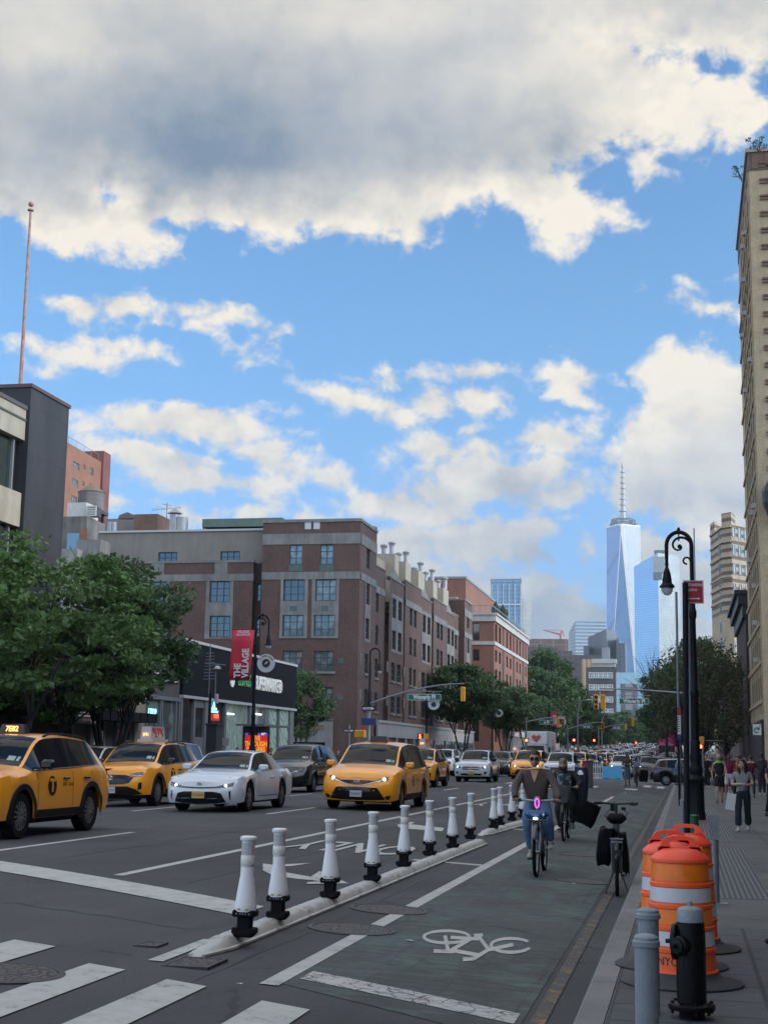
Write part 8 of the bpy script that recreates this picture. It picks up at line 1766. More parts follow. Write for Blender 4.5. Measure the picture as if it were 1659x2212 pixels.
# right-hand mast over the avenue with signals and the second Waverly sign
mast('signal_mast',96,(1497,1640),None,(1494,1500),(1296,1488),'signal pole behind the lamp post whose arm reaches over the lanes',7.0,.12)
signal(1288,1517,95.8,'yellow signal facing the left side, left of the hanging pair',1);signal(1303,1517,96.1,'yellow signal seen from behind, right of the hanging pair')
p,q=on_Y(1296,1489,96),on_Y(1296,1504,96);b=MB();b.cyl(p,q,.03,n=6);b.box(on_Y(1284,1503,96).x,on_Y(1308,1503,96).x,95.9,96.1,q.z-.03,q.z+.04);meta(b.build('signal_hanger',SIGY),'hanger bracket above the pair of yellow signals','bracket')
street_name(1337.5,1508.5,1402,1522,95.5,'Waverly Pl','green Waverly street sign hanging at right before the street trees')
mast('signal_mast',150,(1226,1600),None,(1228,1576),(1300,1561),'distant grey signal pole with curved arm over the middle lanes',None,.1);signal(1216,1563,149,'distant yellow signal right of the round white sign',1);signal(1205.5,1562,150,'distant yellow signal directly beside the red banner');signal(1302,1571,150,'distant yellow signal at the tip of the curved arm',1)
street_name(1256,1568,1279,1574,149.5,'W 4 St','distant small green street sign under the curved arm');street_name(1165,1556,1196,1566,130,'e Pl','green street sign half hidden by the leaves over the truck');street_name(1323,1570,1341,1576,190,'W 3 St','tiny far green street sign right of the second one')
signal(1367,1560,160,'single yellow signal hanging over the right lanes far off');signal(1352,1571,215,'tiny far yellow signal above the queue');mast('signal_mast',200,(1293,1610),None,(1296,1575),(1352,1565),'farther grey signal pole with arm rising to the right',None,.1)
mast('signal_mast',128,(1137,1620),None,(1139,1560),(1223,1549),'signal pole under the umbrella trees with straight arm above the truck',None,.08)
for px,py,Y,l in((1137.5,1600,128,'red signal lamp left of the truck cab'),(1240,1599.5,150,'red signal lamp right of the truck box'),(1283.5,1600,165,'red signal lamp above the middle of the queue'),(1374,1605,240,'tiny red lamp above the far queue')):red_lamp(px,py,Y,l)
def cobra(px,pyb,Y,pyt,dx,label):
 p=on_Y(px,pyb,Y);q=on_Y(px,pyt,Y);e=on_Y(px+dx,pyt+0,Y);zb=ground(p.x,Y);t=thing('street_light',(p.x,Y,zb),label,'street light');b=MB();b.tube([(p.x,Y,zb),(p.x,Y,q.z-2.0),(p.x+(e.x-p.x)*.12,Y,q.z-.8),(p.x+(e.x-p.x)*.4,Y,q.z-.1),(e.x,Y,q.z)],[.11,.09,.07,.06,.05],8);b.build('pole',GALV,t,smooth=50);b=MB();b.bbox((e.x+.2*(1 if dx>0 else-1),Y,q.z-.02),(.38,.14,.07),.04);b.build('lamp_head',mat('pale_coping',(0,0,0)),t)
cobra(1248,1600,170,1512,22,'grey curved street light between the truck and the hanging signals');cobra(1300,1600,230,1540,20,'smaller far curved street light under the hanging signals')
# far red banner and round sign
Yb=165;a,c=on_Y(1190,1538,Yb),on_Y(1203,1569,Yb);b=MB();b.box(a.x,c.x,Yb,Yb+.02,c.z,a.z);o=b.build('street_banner',mat('banner_red',(0,0,0)));meta(o,'far red village banner in front of the park trees','banner');text_mesh('banner_lettering','VILLAGE',.42,mat('sign_lettering_white',(0,0,0)),frame(((a.x+c.x)/2+.08,Yb-.01,(a.z+c.z)/2-.1),(0,0,1),(-1,0,0)),o,.002,.01,sx=.7)
b=MB();x=on_Y(1186,1560,Yb).x;b.cyl((x,Yb,ground(x,Yb)),(x,Yb,a.z+1),.08,n=8);meta(b.build('lamp_standard',BLK),'dark pole that carries the far red banner','pole')
for px,py,Y,r,l in((1211,1559,165,.62,'far round white sign beside the far red banner'),(1078,1541,152,.42,'round grey sign on the dark lamp post among the umbrella trees')):
 p=on_Y(px,py,Y-.2);b=MB();b.lathe([(.001,0),(r,0),(r,.02),(.001,.02)],p,24,axis=(0,-1,0));o=b.build('round_sign',mat('emblem_white',(0,0,0)));meta(o,l,'round sign');b=MB();b.lathe([(.001,0),(r*.5,0),(r*.5,.004),(.001,.004)],p+Vector((0,-.022,0)),16,axis=(0,-1,0));b.build('emblem',mat('emblem_navy',(0,0,0)),o)
 # bus stop pole, right pedestrian signal, thin poles
def bus_stop():
 Y=50;p=on_Y(1466,1640,Y);t=thing('bus_stop_sign',(p.x,Y,.15),'narrow bus stop sign pole with red head and white schedule strip','bus stop sign');b=MB();b.cyl((p.x,Y,.1),(p.x,Y,on_Y(1466,1530,Y).z),.035,n=8);b.build('pole',BLK,t)
 for y0,y1,m_ in((1528,1545,mat('sign_red',(0,0,0))),(1546,1587,mat('poster_white',(0,0,0))),(1588,1598,mat('sign_blue',(.02,.04,.13)))):a,c=on_Y(1463,y0,Y),on_Y(1471,y1,Y);b=MB();b.box(a.x,c.x,Y-.05,Y-.04,c.z,a.z);b.build('sign_panel',m_,t)
 b=MB();
 for k in range(7):z=on_Y(1466,1550+k*5,Y).z;b.box(p.x-.02,p.x+.05,Y-.054,Y-.05,z-.015,z+.015)
 b.build('route_lettering',mat('stencil_black',(0,0,0)),t)
bus_stop()
p=on_Y(1516,1600,78);t_=thing('pedestrian_signal',p,'yellow signal box with glowing red lamp right of the ornate post','pedestrian signal');b=MB();b.bbox(p,(.13,.12,.2),.03);b.build('housing',SIGY,t_);b=MB();b.lathe([(.001,0),(.10,0),(.001,.05)],p+Vector((-.09,-.1,-.32)),12,axis=(0,-1,0));b.build('lens',REDL,t_);b=MB();b.cyl((p.x+.05,78,ground(p.x,78)),(p.x+.05,78,p.z),.05,n=8);b.cyl(p,p+Vector((1.1,0,0)),.02,n=6);b.build('post',GALV,t_)
post('tall_pole',1468.5,1700,1279,.05,GALV,'thin pale pole far behind the black sign pole','pole',Y=60);post('tall_pole',1493,1700,1303,.10,GALV,'blue grey pole running up directly behind the ornate lamp shaft','pole',Y=56)
p=on_Y(1500,1100+(-10),38.3);q0,q1=on_Y(1499,1150,38.2),on_Y(1497.5,1088+50,38.2);b=MB();b.cyl((q0.x,38.1,on_Y(1499,1260,38.1).z),(q0.x,38.1,on_Y(1498,1141,38.1).z),.016,n=6);meta(b.build('antenna_rod',GALV),'thin rod antenna strapped to the ornate lamp shaft','antenna')
# advert kiosk / bus shelter by the supermarket
def shelter():
 Y=70.8;t=thing('bus_shelter',(-21.2,Y,.15),'bus shelter with glowing red and yellow advert panel before the supermarket','bus shelter');a,c=on_Y(518,1572,Y),on_Y(588,1640,Y);z0=.15;DKM=mat('shelter_frame',(.05,.055,.06),.4,.3)
 b=MB();x0,x1=on_Y(524,1600,Y).x,on_Y(581,1600,Y).x;zt=on_Y(550,1570,Y).z;b.box(x0,x1,Y,Y+.18,z0,zt);b.build('advert_case',DKM,t)
 e0,e1=on_Y(530,1586,Y),on_Y(576,1650,Y);RDL=mat('advert_red',(.6,.02,.02),emit=(.95,.03,.03),es=.45);b=MB();b.box(e0.x,e1.x,Y-.012,Y,.5,e0.z-.06);o=b.build('advert_panel',RDL,t);YL=mat('advert_yellow',(.9,.45,.02),emit=(1,.50,.03),es=.6)
 text_mesh('advert_lettering','LIVE\nTHROUGH\nDINNERS\nSPECIAL',.34,YL,frame(((e0.x+e1.x)/2,Y-.018,(on_Y(1,1606,Y).z)),(1,0,0),(0,0,1)),o,.002,.012,sx=.70)
 b=MB();
 for k in range(7):
  if k%2==0:x=e0.x+(e1.x-e0.x)*k/7;b.box(x,x+(e1.x-e0.x)/7,Y-.016,Y-.002,e0.z-.05,e0.z+.05)
 b.build('blue_checks',mat('advert_blue',(.1,.1,.7),emit=(.15,.15,.9),es=.5),t)
 text_mesh('temperature_display',"81°",.16,mat('sign_white_lit',(1,1,1),emit=(1,1,1),es=.8),frame((e1.x-.2,Y-.016,on_Y(1,1579,Y).z),(1,0,0),(0,0,1)),t,.002,.004)
 b=MB();r0,r1=on_Y(516,1566,Y),on_Y(625,1566,Y+3);b.box(r0.x,r0.x+1.5,Y-.5,Y+4.5,zt+.02,zt+.12);b.build('roof',mat('shelter_roof',(.16,.18,.18),.3),t);b=MB()
 for y in(Y+1.6,Y+4.4):b.box(r0.x+.2,r0.x+.28,y,y+.08,.15,zt+.02)
 b.build('post',DKM,t);b=MB();b.box(r0.x+.22,r0.x+.25,Y+.2,Y+1.6,.5,zt-.2);b.build('side_glass',mat('thin_glass',(0,0,0)),t)
shelter()
p0,p1=on_Y(446,1567,62),on_Y(468,1567,62);b=MB();b.box(p0.x,p1.x,62,62.9,.15,p0.z);b.box(p0.x-.05,p1.x+.05,61.95,62.95,p0.z,p0.z+.08);o=b.build('street_cabinet',mat('cabinet_dark',(.03,.035,.04),.5));meta(o,'tall dark street cabinet left of the shelter in front of the supermarket','cabinet')
def antenna_pole():
 Y=63;x=on_Y(459,1500,Y).x;t=thing('camera_pole',(x,Y,.15),'thin dark pole with yagi antenna and camera in front of the black fascia','pole');b=MB();b.cyl((x-.1,Y,.15),(x-.1,Y,on_Y(455,1500,Y).z),.07,n=8);b.build('shaft',BLK,t);b=MB();xa=on_Y(453,1450,Y).x;zt=on_Y(453,1393,Y).z;zb=on_Y(453,1470,Y).z;b.cyl((xa,Y,zb-.8),(xa,Y,zt),.025,n=6)
 for k in range(9):z=zb+(zt-zb)*(k+.3)/11;w=.28-.012*k;b.cyl((xa-w,Y,z),(xa+w,Y,z+.03),.014,n=5)
 b.cyl((xa-.25,Y,on_Y(450,1433,Y).z),(xa+.75,Y,on_Y(470,1437,Y).z),.02,n=5);xb=on_Y(467,1440,Y).x;b.cyl((xb,Y,on_Y(465,1512,Y).z),(xb,Y,on_Y(467,1434,Y).z),.025,n=6);b.build('aerial',GALV,t)
 q=on_Y(470,1443,Y);b=MB();b.lathe([(.02,.1),(.12,.05),(.17,-.05),(.001,-.08)],q,10);b.bbox(on_Y(468,1510,Y),(.07,.07,.22),.02);b.build('camera',mat('pale_coping',(0,0,0)),t)
antenna_pole()
# painted barrier, picket fence, red and grey box in the buffer
def barrier():
 Y=99;a,c=on_Y(1302,1656,Y),on_Y(1343.5,1656,Y);z=ground(a.x,Y);t=thing('painted_barrier',((a.x+c.x)/2,Y,z),'low concrete barrier painted bright blue with flowers and fish','barrier');g=NT('mural_blue',.6);P_=g.tc.outputs['Object'];v=g.n('ShaderNodeTexVoronoi',{'Vector':P_,'Scale':4.2});col=g.mix(g.mr(v.outputs['Distance'],.18,.22),g.mix(g.mr(g.noise(P_,3,1),.45,.55),(.55,.08,.12,1),(.55,.50,.06,1)),(.05,.28,.48,1));g.put(g.b.inputs['Base Color'],col)
 b=MB();b.extr([(a.x,Y-.3,z),(a.x,Y+.3,z),(a.x,Y+.16,z+.85),(a.x,Y-.16,z+.85)],None,(c.x-a.x,0,0));b.build('block',g.m,t);b=MB();b.box(a.x+.1,a.x+.4,Y-.32,Y+.32,z,z+.08);b.box(c.x-.4,c.x-.1,Y-.32,Y+.32,z,z+.08);b.build('foot',mat('mural_blue_dark',(.03,.15,.28),.6),t)
 a,c=on_Y(1281,1650,Y),on_Y(1301,1650,Y);z=ground(a.x,Y);t=thing('picket_fence',(a.x,Y,z),'short white picket fence left of the painted blue barrier','fence');b=MB();PW_=mat('picket_white',(.55,.55,.55),.5)
 for zz in(.3,.75):b.box(a.x,c.x,Y,Y+.04,z+zz,z+zz+.07)
 b.box(a.x-.1,c.x+.1,Y-.25,Y+.3,z,z+.05);b.build('rail',PW_,t)
 for k in range(5):x=a.x+(c.x-a.x)*k/4;b=MB();b.extr([(x-.04,Y-.02,z),(x+.04,Y-.02,z),(x+.04,Y-.02,z+.95),(x,Y-.02,z+1.02),(x-.04,Y-.02,z+.95)],None,(0,.02,0));b.build('picket',PW_,t)
 Y=72;a,m_,c=on_Y(1257,1700,Y),on_Y(1267,1700,Y),on_Y(1280,1700,Y);zt=on_Y(1267,1646,Y).z;z=ground(m_.x,Y);t=thing('kiosk_box',(m_.x,Y,z),'chest high box with red side and grey side behind the delivery rider','box');b=MB();b.prism([(a.x,Y+.25),(m_.x,Y),(m_.x+.02,Y+.6),(a.x+.02,Y+.6)],z,zt);b.build('red_side',mat('kiosk_red',(.40,.02,.04),.5),t);b=MB();b.prism([(m_.x+.003,Y),(c.x,Y+.12),(c.x,Y+.6),(m_.x+.003,Y+.6)],z,zt);b.build('grey_side',mat('kiosk_grey',(.10,.10,.105),.5,var=.2,scale=3),t);b=MB();b.prism([(a.x-.02,Y+.22),(m_.x,Y-.04),(c.x+.03,Y+.1),(c.x+.03,Y+.63),(a.x,Y+.63)],zt,zt+.05);b.build('lid',mat('kiosk_lid',(.06,.06,.065),.5),t)
barrier()
# ================================================================ people and bicycles
def skin_geo(pts,edges,rads,sub=1,root=0):
 me=bpy.data.meshes.new('tmp');me.from_pydata([tuple(p) for p in pts],edges,[]);o=bpy.data.objects.new('tmp',me);SC.collection.objects.link(o)
 o.modifiers.new('s','SKIN');sk=me.skin_vertices[0] if me.skin_vertices else None
 if sk is None:
  bm=bmesh.new();bm.from_mesh(me);bm.verts.layers.skin.verify();bm.to_mesh(me);bm.free();sk=me.skin_vertices[0]
 for i,r in enumerate(rads):sk.data[i].radius=(r,r) if not isinstance(r,tuple) else r;sk.data[i].use_root=(i==root)
 if sub:m_=o.modifiers.new('b','SUBSURF');m_.levels=m_.render_levels=sub
 bpy.context.view_layer.update();ev=bpy.data.meshes.new_from_object(o.evaluated_get(bpy.context.evaluated_depsgraph_get()))
 vs=[v.co.copy() for v in ev.vertices];fs=[tuple(p.vertices) for p in ev.polygons];bpy.data.objects.remove(o);bpy.data.meshes.remove(me);bpy.data.meshes.remove(ev);return vs,fs
def head_geo(c,yaw=0,tilt=0,s=1.0,n=22,m_=16):
 """a head with brow, eye hollows, nose, lips, chin and ears; face towards -y before turning"""
 vs=[];fs=[];Mx=Matrix.Translation(c)@Matrix.Rotation(yaw,4,'Z')@Matrix.Rotation(tilt,4,'X')@Matrix.Scale(s,4)
 for i in range(m_+1):
  th=math.pi*i/m_
  for j in range(n):
   ph=2*math.pi*j/n;x=math.sin(th)*math.sin(ph);y=-math.sin(th)*math.cos(ph);z=math.cos(th)
   jaw=1-.30*max(0,-z-.15)**1.1;f=max(0,-y)
   p=Vector((x*.076*jaw,y*.096*(1-.16*max(0,-z-.3)*(y>0)),z*.117))
   if y>0:p.y*=1.06
   g1=math.exp(-((x)/.20)**2)
   p.y-=f*(.020*g1*math.exp(-((z+.10)/.20)**2)+.012*math.exp(-(x/.3)**2)*math.exp(-((z+.48)/.12)**2)+.010*math.exp(-(x/.35)**2)*math.exp(-((z+.80)/.14)**2)-.008*math.exp(-((abs(x)-.38)/.18)**2)*math.exp(-((z-.06)/.13)**2)-.0*1)
   vs.append(Mx@p)
 for i in range(m_):
  for j in range(n):fs.append((i*n+j,i*n+(j+1)%n,(i+1)*n+(j+1)%n,(i+1)*n+j))
 for sx in(-1,1):
  b0=len(vs)
  for k in range(8):a=2*math.pi*k/8;vs.append(Mx@Vector((sx*.073,.012+.016*math.cos(a),-.004+.030*math.sin(a))));vs.append(Mx@Vector((sx*.090,.020+.018*math.cos(a),.0+.032*math.sin(a))))
  for k in range(8):j=(k+1)%8;fs.append((b0+2*k,b0+2*j,b0+2*j+1,b0+2*k+1))
  fs.append(tuple(b0+2*k+1 for k in range(8)))
 return vs,fs,Mx
def hair_geo(Mx,style='short',vol=1.08):
 vs=[];fs=[];n,m_=24,12;low={'short':-.10,'long':-.3,'helmet':.10,'bald':0,'hood':-1,'cap':.2}[style]
 for i in range(m_+1):
  for j in range(n):
   ph=2*math.pi*j/n;fr=(-math.cos(ph)+0) # -1 at the back, +1 .. front is ph = 0
   lim=(low if math.cos(ph)<.25 else(.52 if style!='helmet' else.30)-.0);lim=low+(lim-low)*min(1,max(0,(math.cos(ph)-.1)/.35)) if math.cos(ph)>.1 else low
   z=1-(1-lim)*i/m_;r=math.sqrt(max(0,1-min(1,z)**2)) if z>-1 else 0;w=noise.noise(Vector((math.sin(ph)*2,math.cos(ph)*2,z*3)))*.05
   v=vol+w*(style!='helmet');vs.append(Mx@Vector((math.sin(ph)*r*.079*v,-math.cos(ph)*r*.100*v+.004,z*.121*v+.002)))
 for i in range(m_):
  for j in range(n):fs.append((i*n+j,i*n+(j+1)%n,(i+1)*n+(j+1)%n,(i+1)*n+j))
 return vs,fs
SKIN_A=mat('skin_tan',(.46,.265,.18),.55);SKIN_B=mat('skin_light',(.46,.28,.20),.55);SKIN_C=mat('skin_brown',(.14,.075,.045),.55)
HAIRK=mat('hair_black',(.010,.008,.008),.55,var=.4,scale=60);HAIRG=mat('hair_grey',(.2,.19,.18),.7);LIP=mat('lips',(.28,.09,.075),.5);EYE=mat('eye_dark',(.015,.01,.01),.25)
def cloth_m(name,col,var=.22):return mat('cloth_'+name,col,.9,var=var,scale=14,bump=.35,bscale=9)
def figure(t,J,skin,top,bottom,shoe,hair=HAIRK,hstyle='short',yaw=0,tilt=0,sleeve='long',leg='long',fine=False,wide=1.0,build=1.0,tk=1.0,shoe_len=.24,hands=None):
 """J: joint positions in the root's frame"""
 V={k:Vector(v) for k,v in J.items()};B=build
 up=(V['chest']-V['pelvis']).normalized()
 nk=V['neck'];hd=V['head']
 pts=[V['pelvis'],V['pelvis'].lerp(V['chest'],.5),V['chest'],nk,nk.lerp(hd,.55)];ed=[(0,1),(1,2),(2,3),(3,4)];rd=[.105*B,.10*B,.12*B,.05,.048]
 def limb(root_i,names,rs):
  i0=root_i
  for nme,r in zip(names,rs):pts.append(V[nme]);rd.append(r);ed.append((i0,len(pts)-1));i0=len(pts)-1
  return i0
 wr={}
 for s in 'LR':
  wr[s]=limb(2,['sh'+s,'el'+s,'wr'+s],[.052,.040,.028]);limb(0,['hip'+s,'kn'+s,'an'+s],[.078,.055,.036])
  # palm, and five separate fingers (curled)
  w,e=V['wr'+s],V['el'+s];d=(w-e).normalized();hx=(hands or{}).get(s,{});fd=Vector(hx['dir']).normalized() if 'dir' in hx else d;side=Vector(hx.get('side',(1 if s=='R' else-1,0,0))).normalized();side=(side-fd*side.dot(fd)).normalized();cu_=fd.cross(side)*(hx.get('curl',1))
  palm=w+fd*.055;pts.append(palm);rd.append(.030);ed.append((wr[s],len(pts)-1));pi_=len(pts)-1
  if not fine:pts.append(palm+fd*.06+cu_*.02);rd.append(.022);ed.append((pi_,len(pts)-1))
 vs,fs=skin_geo(pts,ed,rd,1)
 if fine:
  for s in 'LR':
   w,e=V['wr'+s],V['el'+s];hx=(hands or{}).get(s,{});d=(w-e).normalized();fd=Vector(hx['dir']).normalized() if 'dir' in hx else d;side=Vector(hx.get('side',(1 if s=='R' else-1,0,0))).normalized();side=(side-fd*side.dot(fd)).normalized();cu_=fd.cross(side)*(hx.get('curl',1));g_=hx.get('grip',.5)
   for q,(o,ln) in enumerate(((-.030,.062),(-.010,.072),(.011,.068),(.030,.052))):
    b0=w+fd*.06+side*o;p1=w+fd*(.09)+side*o*1.08+cu_*.004;p2=p1+(fd*(1-g_)+cu_*g_).normalized()*ln*.45;p3=p2+(fd*(1-1.7*g_)+cu_*g_*1.5).normalized()*ln*.4
    a,f=skin_geo([b0,p1,p2,p3],[(0,1),(1,2),(2,3)],[.010,.009,.0085,.0075],1);k=len(vs);vs+=a;fs+=[tuple(i+k for i in q_) for q_ in f]
   b0=w+fd*.025+side*(-.022 if s=='L' else-.022)*hx.get('thumb',1);p1=b0+(fd*.4-side*.7*hx.get('thumb',1)+cu_*.4).normalized()*.035;p2=p1+(fd*.8+cu_*.6).normalized()*.030
   a,f=skin_geo([b0,p1,p2],[(0,1),(1,2)],[.013,.011,.009],1);k=len(vs);vs+=a;fs+=[tuple(i+k for i in q_) for q_ in f]
 hv,hf,Mx=head_geo(hd,yaw,tilt);k=len(vs);vs+=hv;fs+=[tuple(i+k for i in f) for f in hf]
 me=bpy.data.meshes.new('body');me.from_pydata([tuple(v) for v in vs],[],fs);o=bpy.data.objects.new('body',me);COL.objects.link(o)
 if fine: # fuse everything into one continuous skin
  COL.objects.unlink(o);SC.collection.objects.link(o);rm=o.modifiers.new('r','REMESH');rm.mode='VOXEL';rm.voxel_size=.0065;bpy.context.view_layer.update();m2=bpy.data.meshes.new_from_object(o.evaluated_get(bpy.context.evaluated_depsgraph_get()));o.modifiers.clear();o.data=m2;m2.name='body';SC.collection.objects.unlink(o);COL.objects.link(o)
 o.data.materials.clear();o.data.materials.append(skin);o.data.polygons.foreach_set('use_smooth',[True]*len(o.data.polygons));o.parent=t
 def add(name,vs,fs,m_,sm=60):
  b=MB();b.add(vs,fs);q=b.build(name,m_,None,smooth=sm);q.parent=t;return q
  # face details
 b=MB()
 for sx in(-1,1):b.lathe([(.001,0),(.011,0),(.009,.003),(.001,.004)],(sx*.030,-.089,.012),8,axis=(0,-1,0));b.box(sx*.030-.016,sx*.030+.016,-.096,-.090,.030,.036)
 b.xf(Mx);q=b.build('eyes_and_brows',EYE,None);q.parent=t
 b=MB();b.bbox((0,-.098,-.053),(.020,.006,.007),.004);b.xf(Mx);q=b.build('lips',LIP,None);q.parent=t
 if hstyle not in('bald','hood'):a,f=hair_geo(Mx,hstyle if hstyle in('short','long','helmet') else 'short');add('hair' if hstyle!='helmet' else 'helmet',a,f,hair)
 # top garment
 pts=[V['pelvis']-up*.035,V['pelvis'].lerp(V['chest'],.5),V['chest'],nk-up*.035];ed=[(0,1),(1,2),(2,3)];rd=[.142*B*tk,.130*B*tk,.148*B*tk,.080]
 for s in 'LR':
  sh,el_,w=V['sh'+s],V['el'+s],V['wr'+s];q0=len(pts)
  pts.append(sh-up*.022);rd.append(.066*tk);ed.append((2,q0))
  if sleeve=='long':pts+=[el_,w.lerp(el_,.06)];rd+=[.057*tk,.043*tk];ed+=[(q0,q0+1),(q0+1,q0+2)]
  elif sleeve=='short':pts+=[sh.lerp(el_,.6)];rd+=[.062*tk];ed+=[(q0,q0+1)]
 a,f=skin_geo(pts,ed,rd,2 if fine else 1);
 for v in a:v+=Vector((1,1,1))*.006*noise.noise(v*9)
 add('shirt',a,f,top)
 pts=[V['pelvis']+up*.10,V['pelvis']-up*.02];ed=[(0,1)];rd=[.124*B,.130*B]
 for s in 'LR':
  hp,kn,an=V['hip'+s],V['kn'+s],V['an'+s];q0=len(pts);pts.append(hp);rd.append(.094*B*wide**.3);ed.append((1,q0))
  if leg=='long':pts+=[kn,an.lerp(kn,.05)];rd+=[.066*B*min(wide,1.15),(.050 if wide<1.3 else.082)*B];ed+=[(q0,q0+1),(q0+1,q0+2)]
  elif leg=='short':pts+=[kn.lerp(hp,.12)];rd+=[.082*B];ed+=[(q0,q0+1)]
 a,f=skin_geo(pts,ed,rd,2 if fine else 1,1)
 for v in a:v+=Vector((1,1,1))*.007*noise.noise(v*8+Vector((5,0,0)))
 if leg!='skirt':add('trousers' if leg=='long' else 'shorts',a,f,bottom)
 else:
  b=MB();c=V['pelvis'];zl=min(V['anL'].z,V['anR'].z)+.28;b.lathe([(.135,c.z+.08),(.17,c.z-.15),(.20,c.z-.4),(.215,zl)],(c.x,c.y,0),16,cap=False);q=b.build('skirt',bottom,None,smooth=60);q.parent=t
 for s in 'LR':
  an=V['an'+s];to=V.get('to'+s,an+Vector((0,-.17,-.05)));d=to-an;fl=Vector((d.x,d.y,0));fl=fl.normalized() if fl.length>.01 else Vector((0,-1,0));slope=Vector((d.x,d.y,d.z+.05));slope=slope.normalized() if slope.length>.01 else fl
  zf=Vector((0,0,-.055));b=MB();heel=an-slope*.05+zf
  a,f=skin_geo([heel,heel+slope*.10,heel+slope*.20],[(0,1),(1,2)],[(.044,.042),(.045,.040),(.040,.028)],2);k=len(a);a2,f2=skin_geo([an+Vector((0,0,.02)),an+Vector((0,0,-.04))],[(0,1)],[.042,.044],1);add('shoe',a+a2,f+[tuple(i+k for i in q) for q in f2],shoe)
 return Mx
def walker(label,X,Y,rz,skin,top,bottom,shoe,h=1.72,phase=.5,lean=0,dz=None,group=None,arms='swing',**kw):
 z=(.156 if X>KERB_R or X<KERB_L else ground(X,Y))+(rise(Y) if X>KERB_R or X<KERB_L else 0) if dz is None else dz
 t=thing('person',(X,Y,z),label,'person',group,rz,local=True);t.location=(X,Y,z);s=h/1.72;a=.30*math.sin(phase*6.28);
 J=dict(pelvis=(0,0,.95),chest=(0,-.01,1.28),neck=(0,-.02,1.47),head=(0,-.05,1.605),shL=(-.175,0,1.40),shR=(.175,0,1.40),hipL=(-.09,0,.88),hipR=(.09,0,.88),knL=(-.10,-.05-a*.55,.50),knR=(.10,-.05+a*.55,.50),anL=(-.10,-a,.10+.05*max(0,a*-1)),anR=(.10,a,.10+.05*max(0,a)),
elL=(-.24,.02+a*.35,1.13),elR=(.24,.02-a*.35,1.13),wrL=(-.23,-.10+a*.7,.90),wrR=(.23,-.10-a*.7,.90))
 if arms=='phone':J.update(elR=(.22,-.02,1.12),wrR=(.10,-.26,1.20))
 if arms=='bent':J.update(elR=(.25,-.03,1.13),wrR=(.14,-.24,1.12),elL=(-.25,-.03,1.12),wrL=(-.02,-.25,1.14))
 J.update(kw.pop('J',{}));J={k:(v[0]*s,v[1]*s,v[2]*s) for k,v in J.items()}
 figure(t,J,skin,top,bottom,shoe,**kw);return t
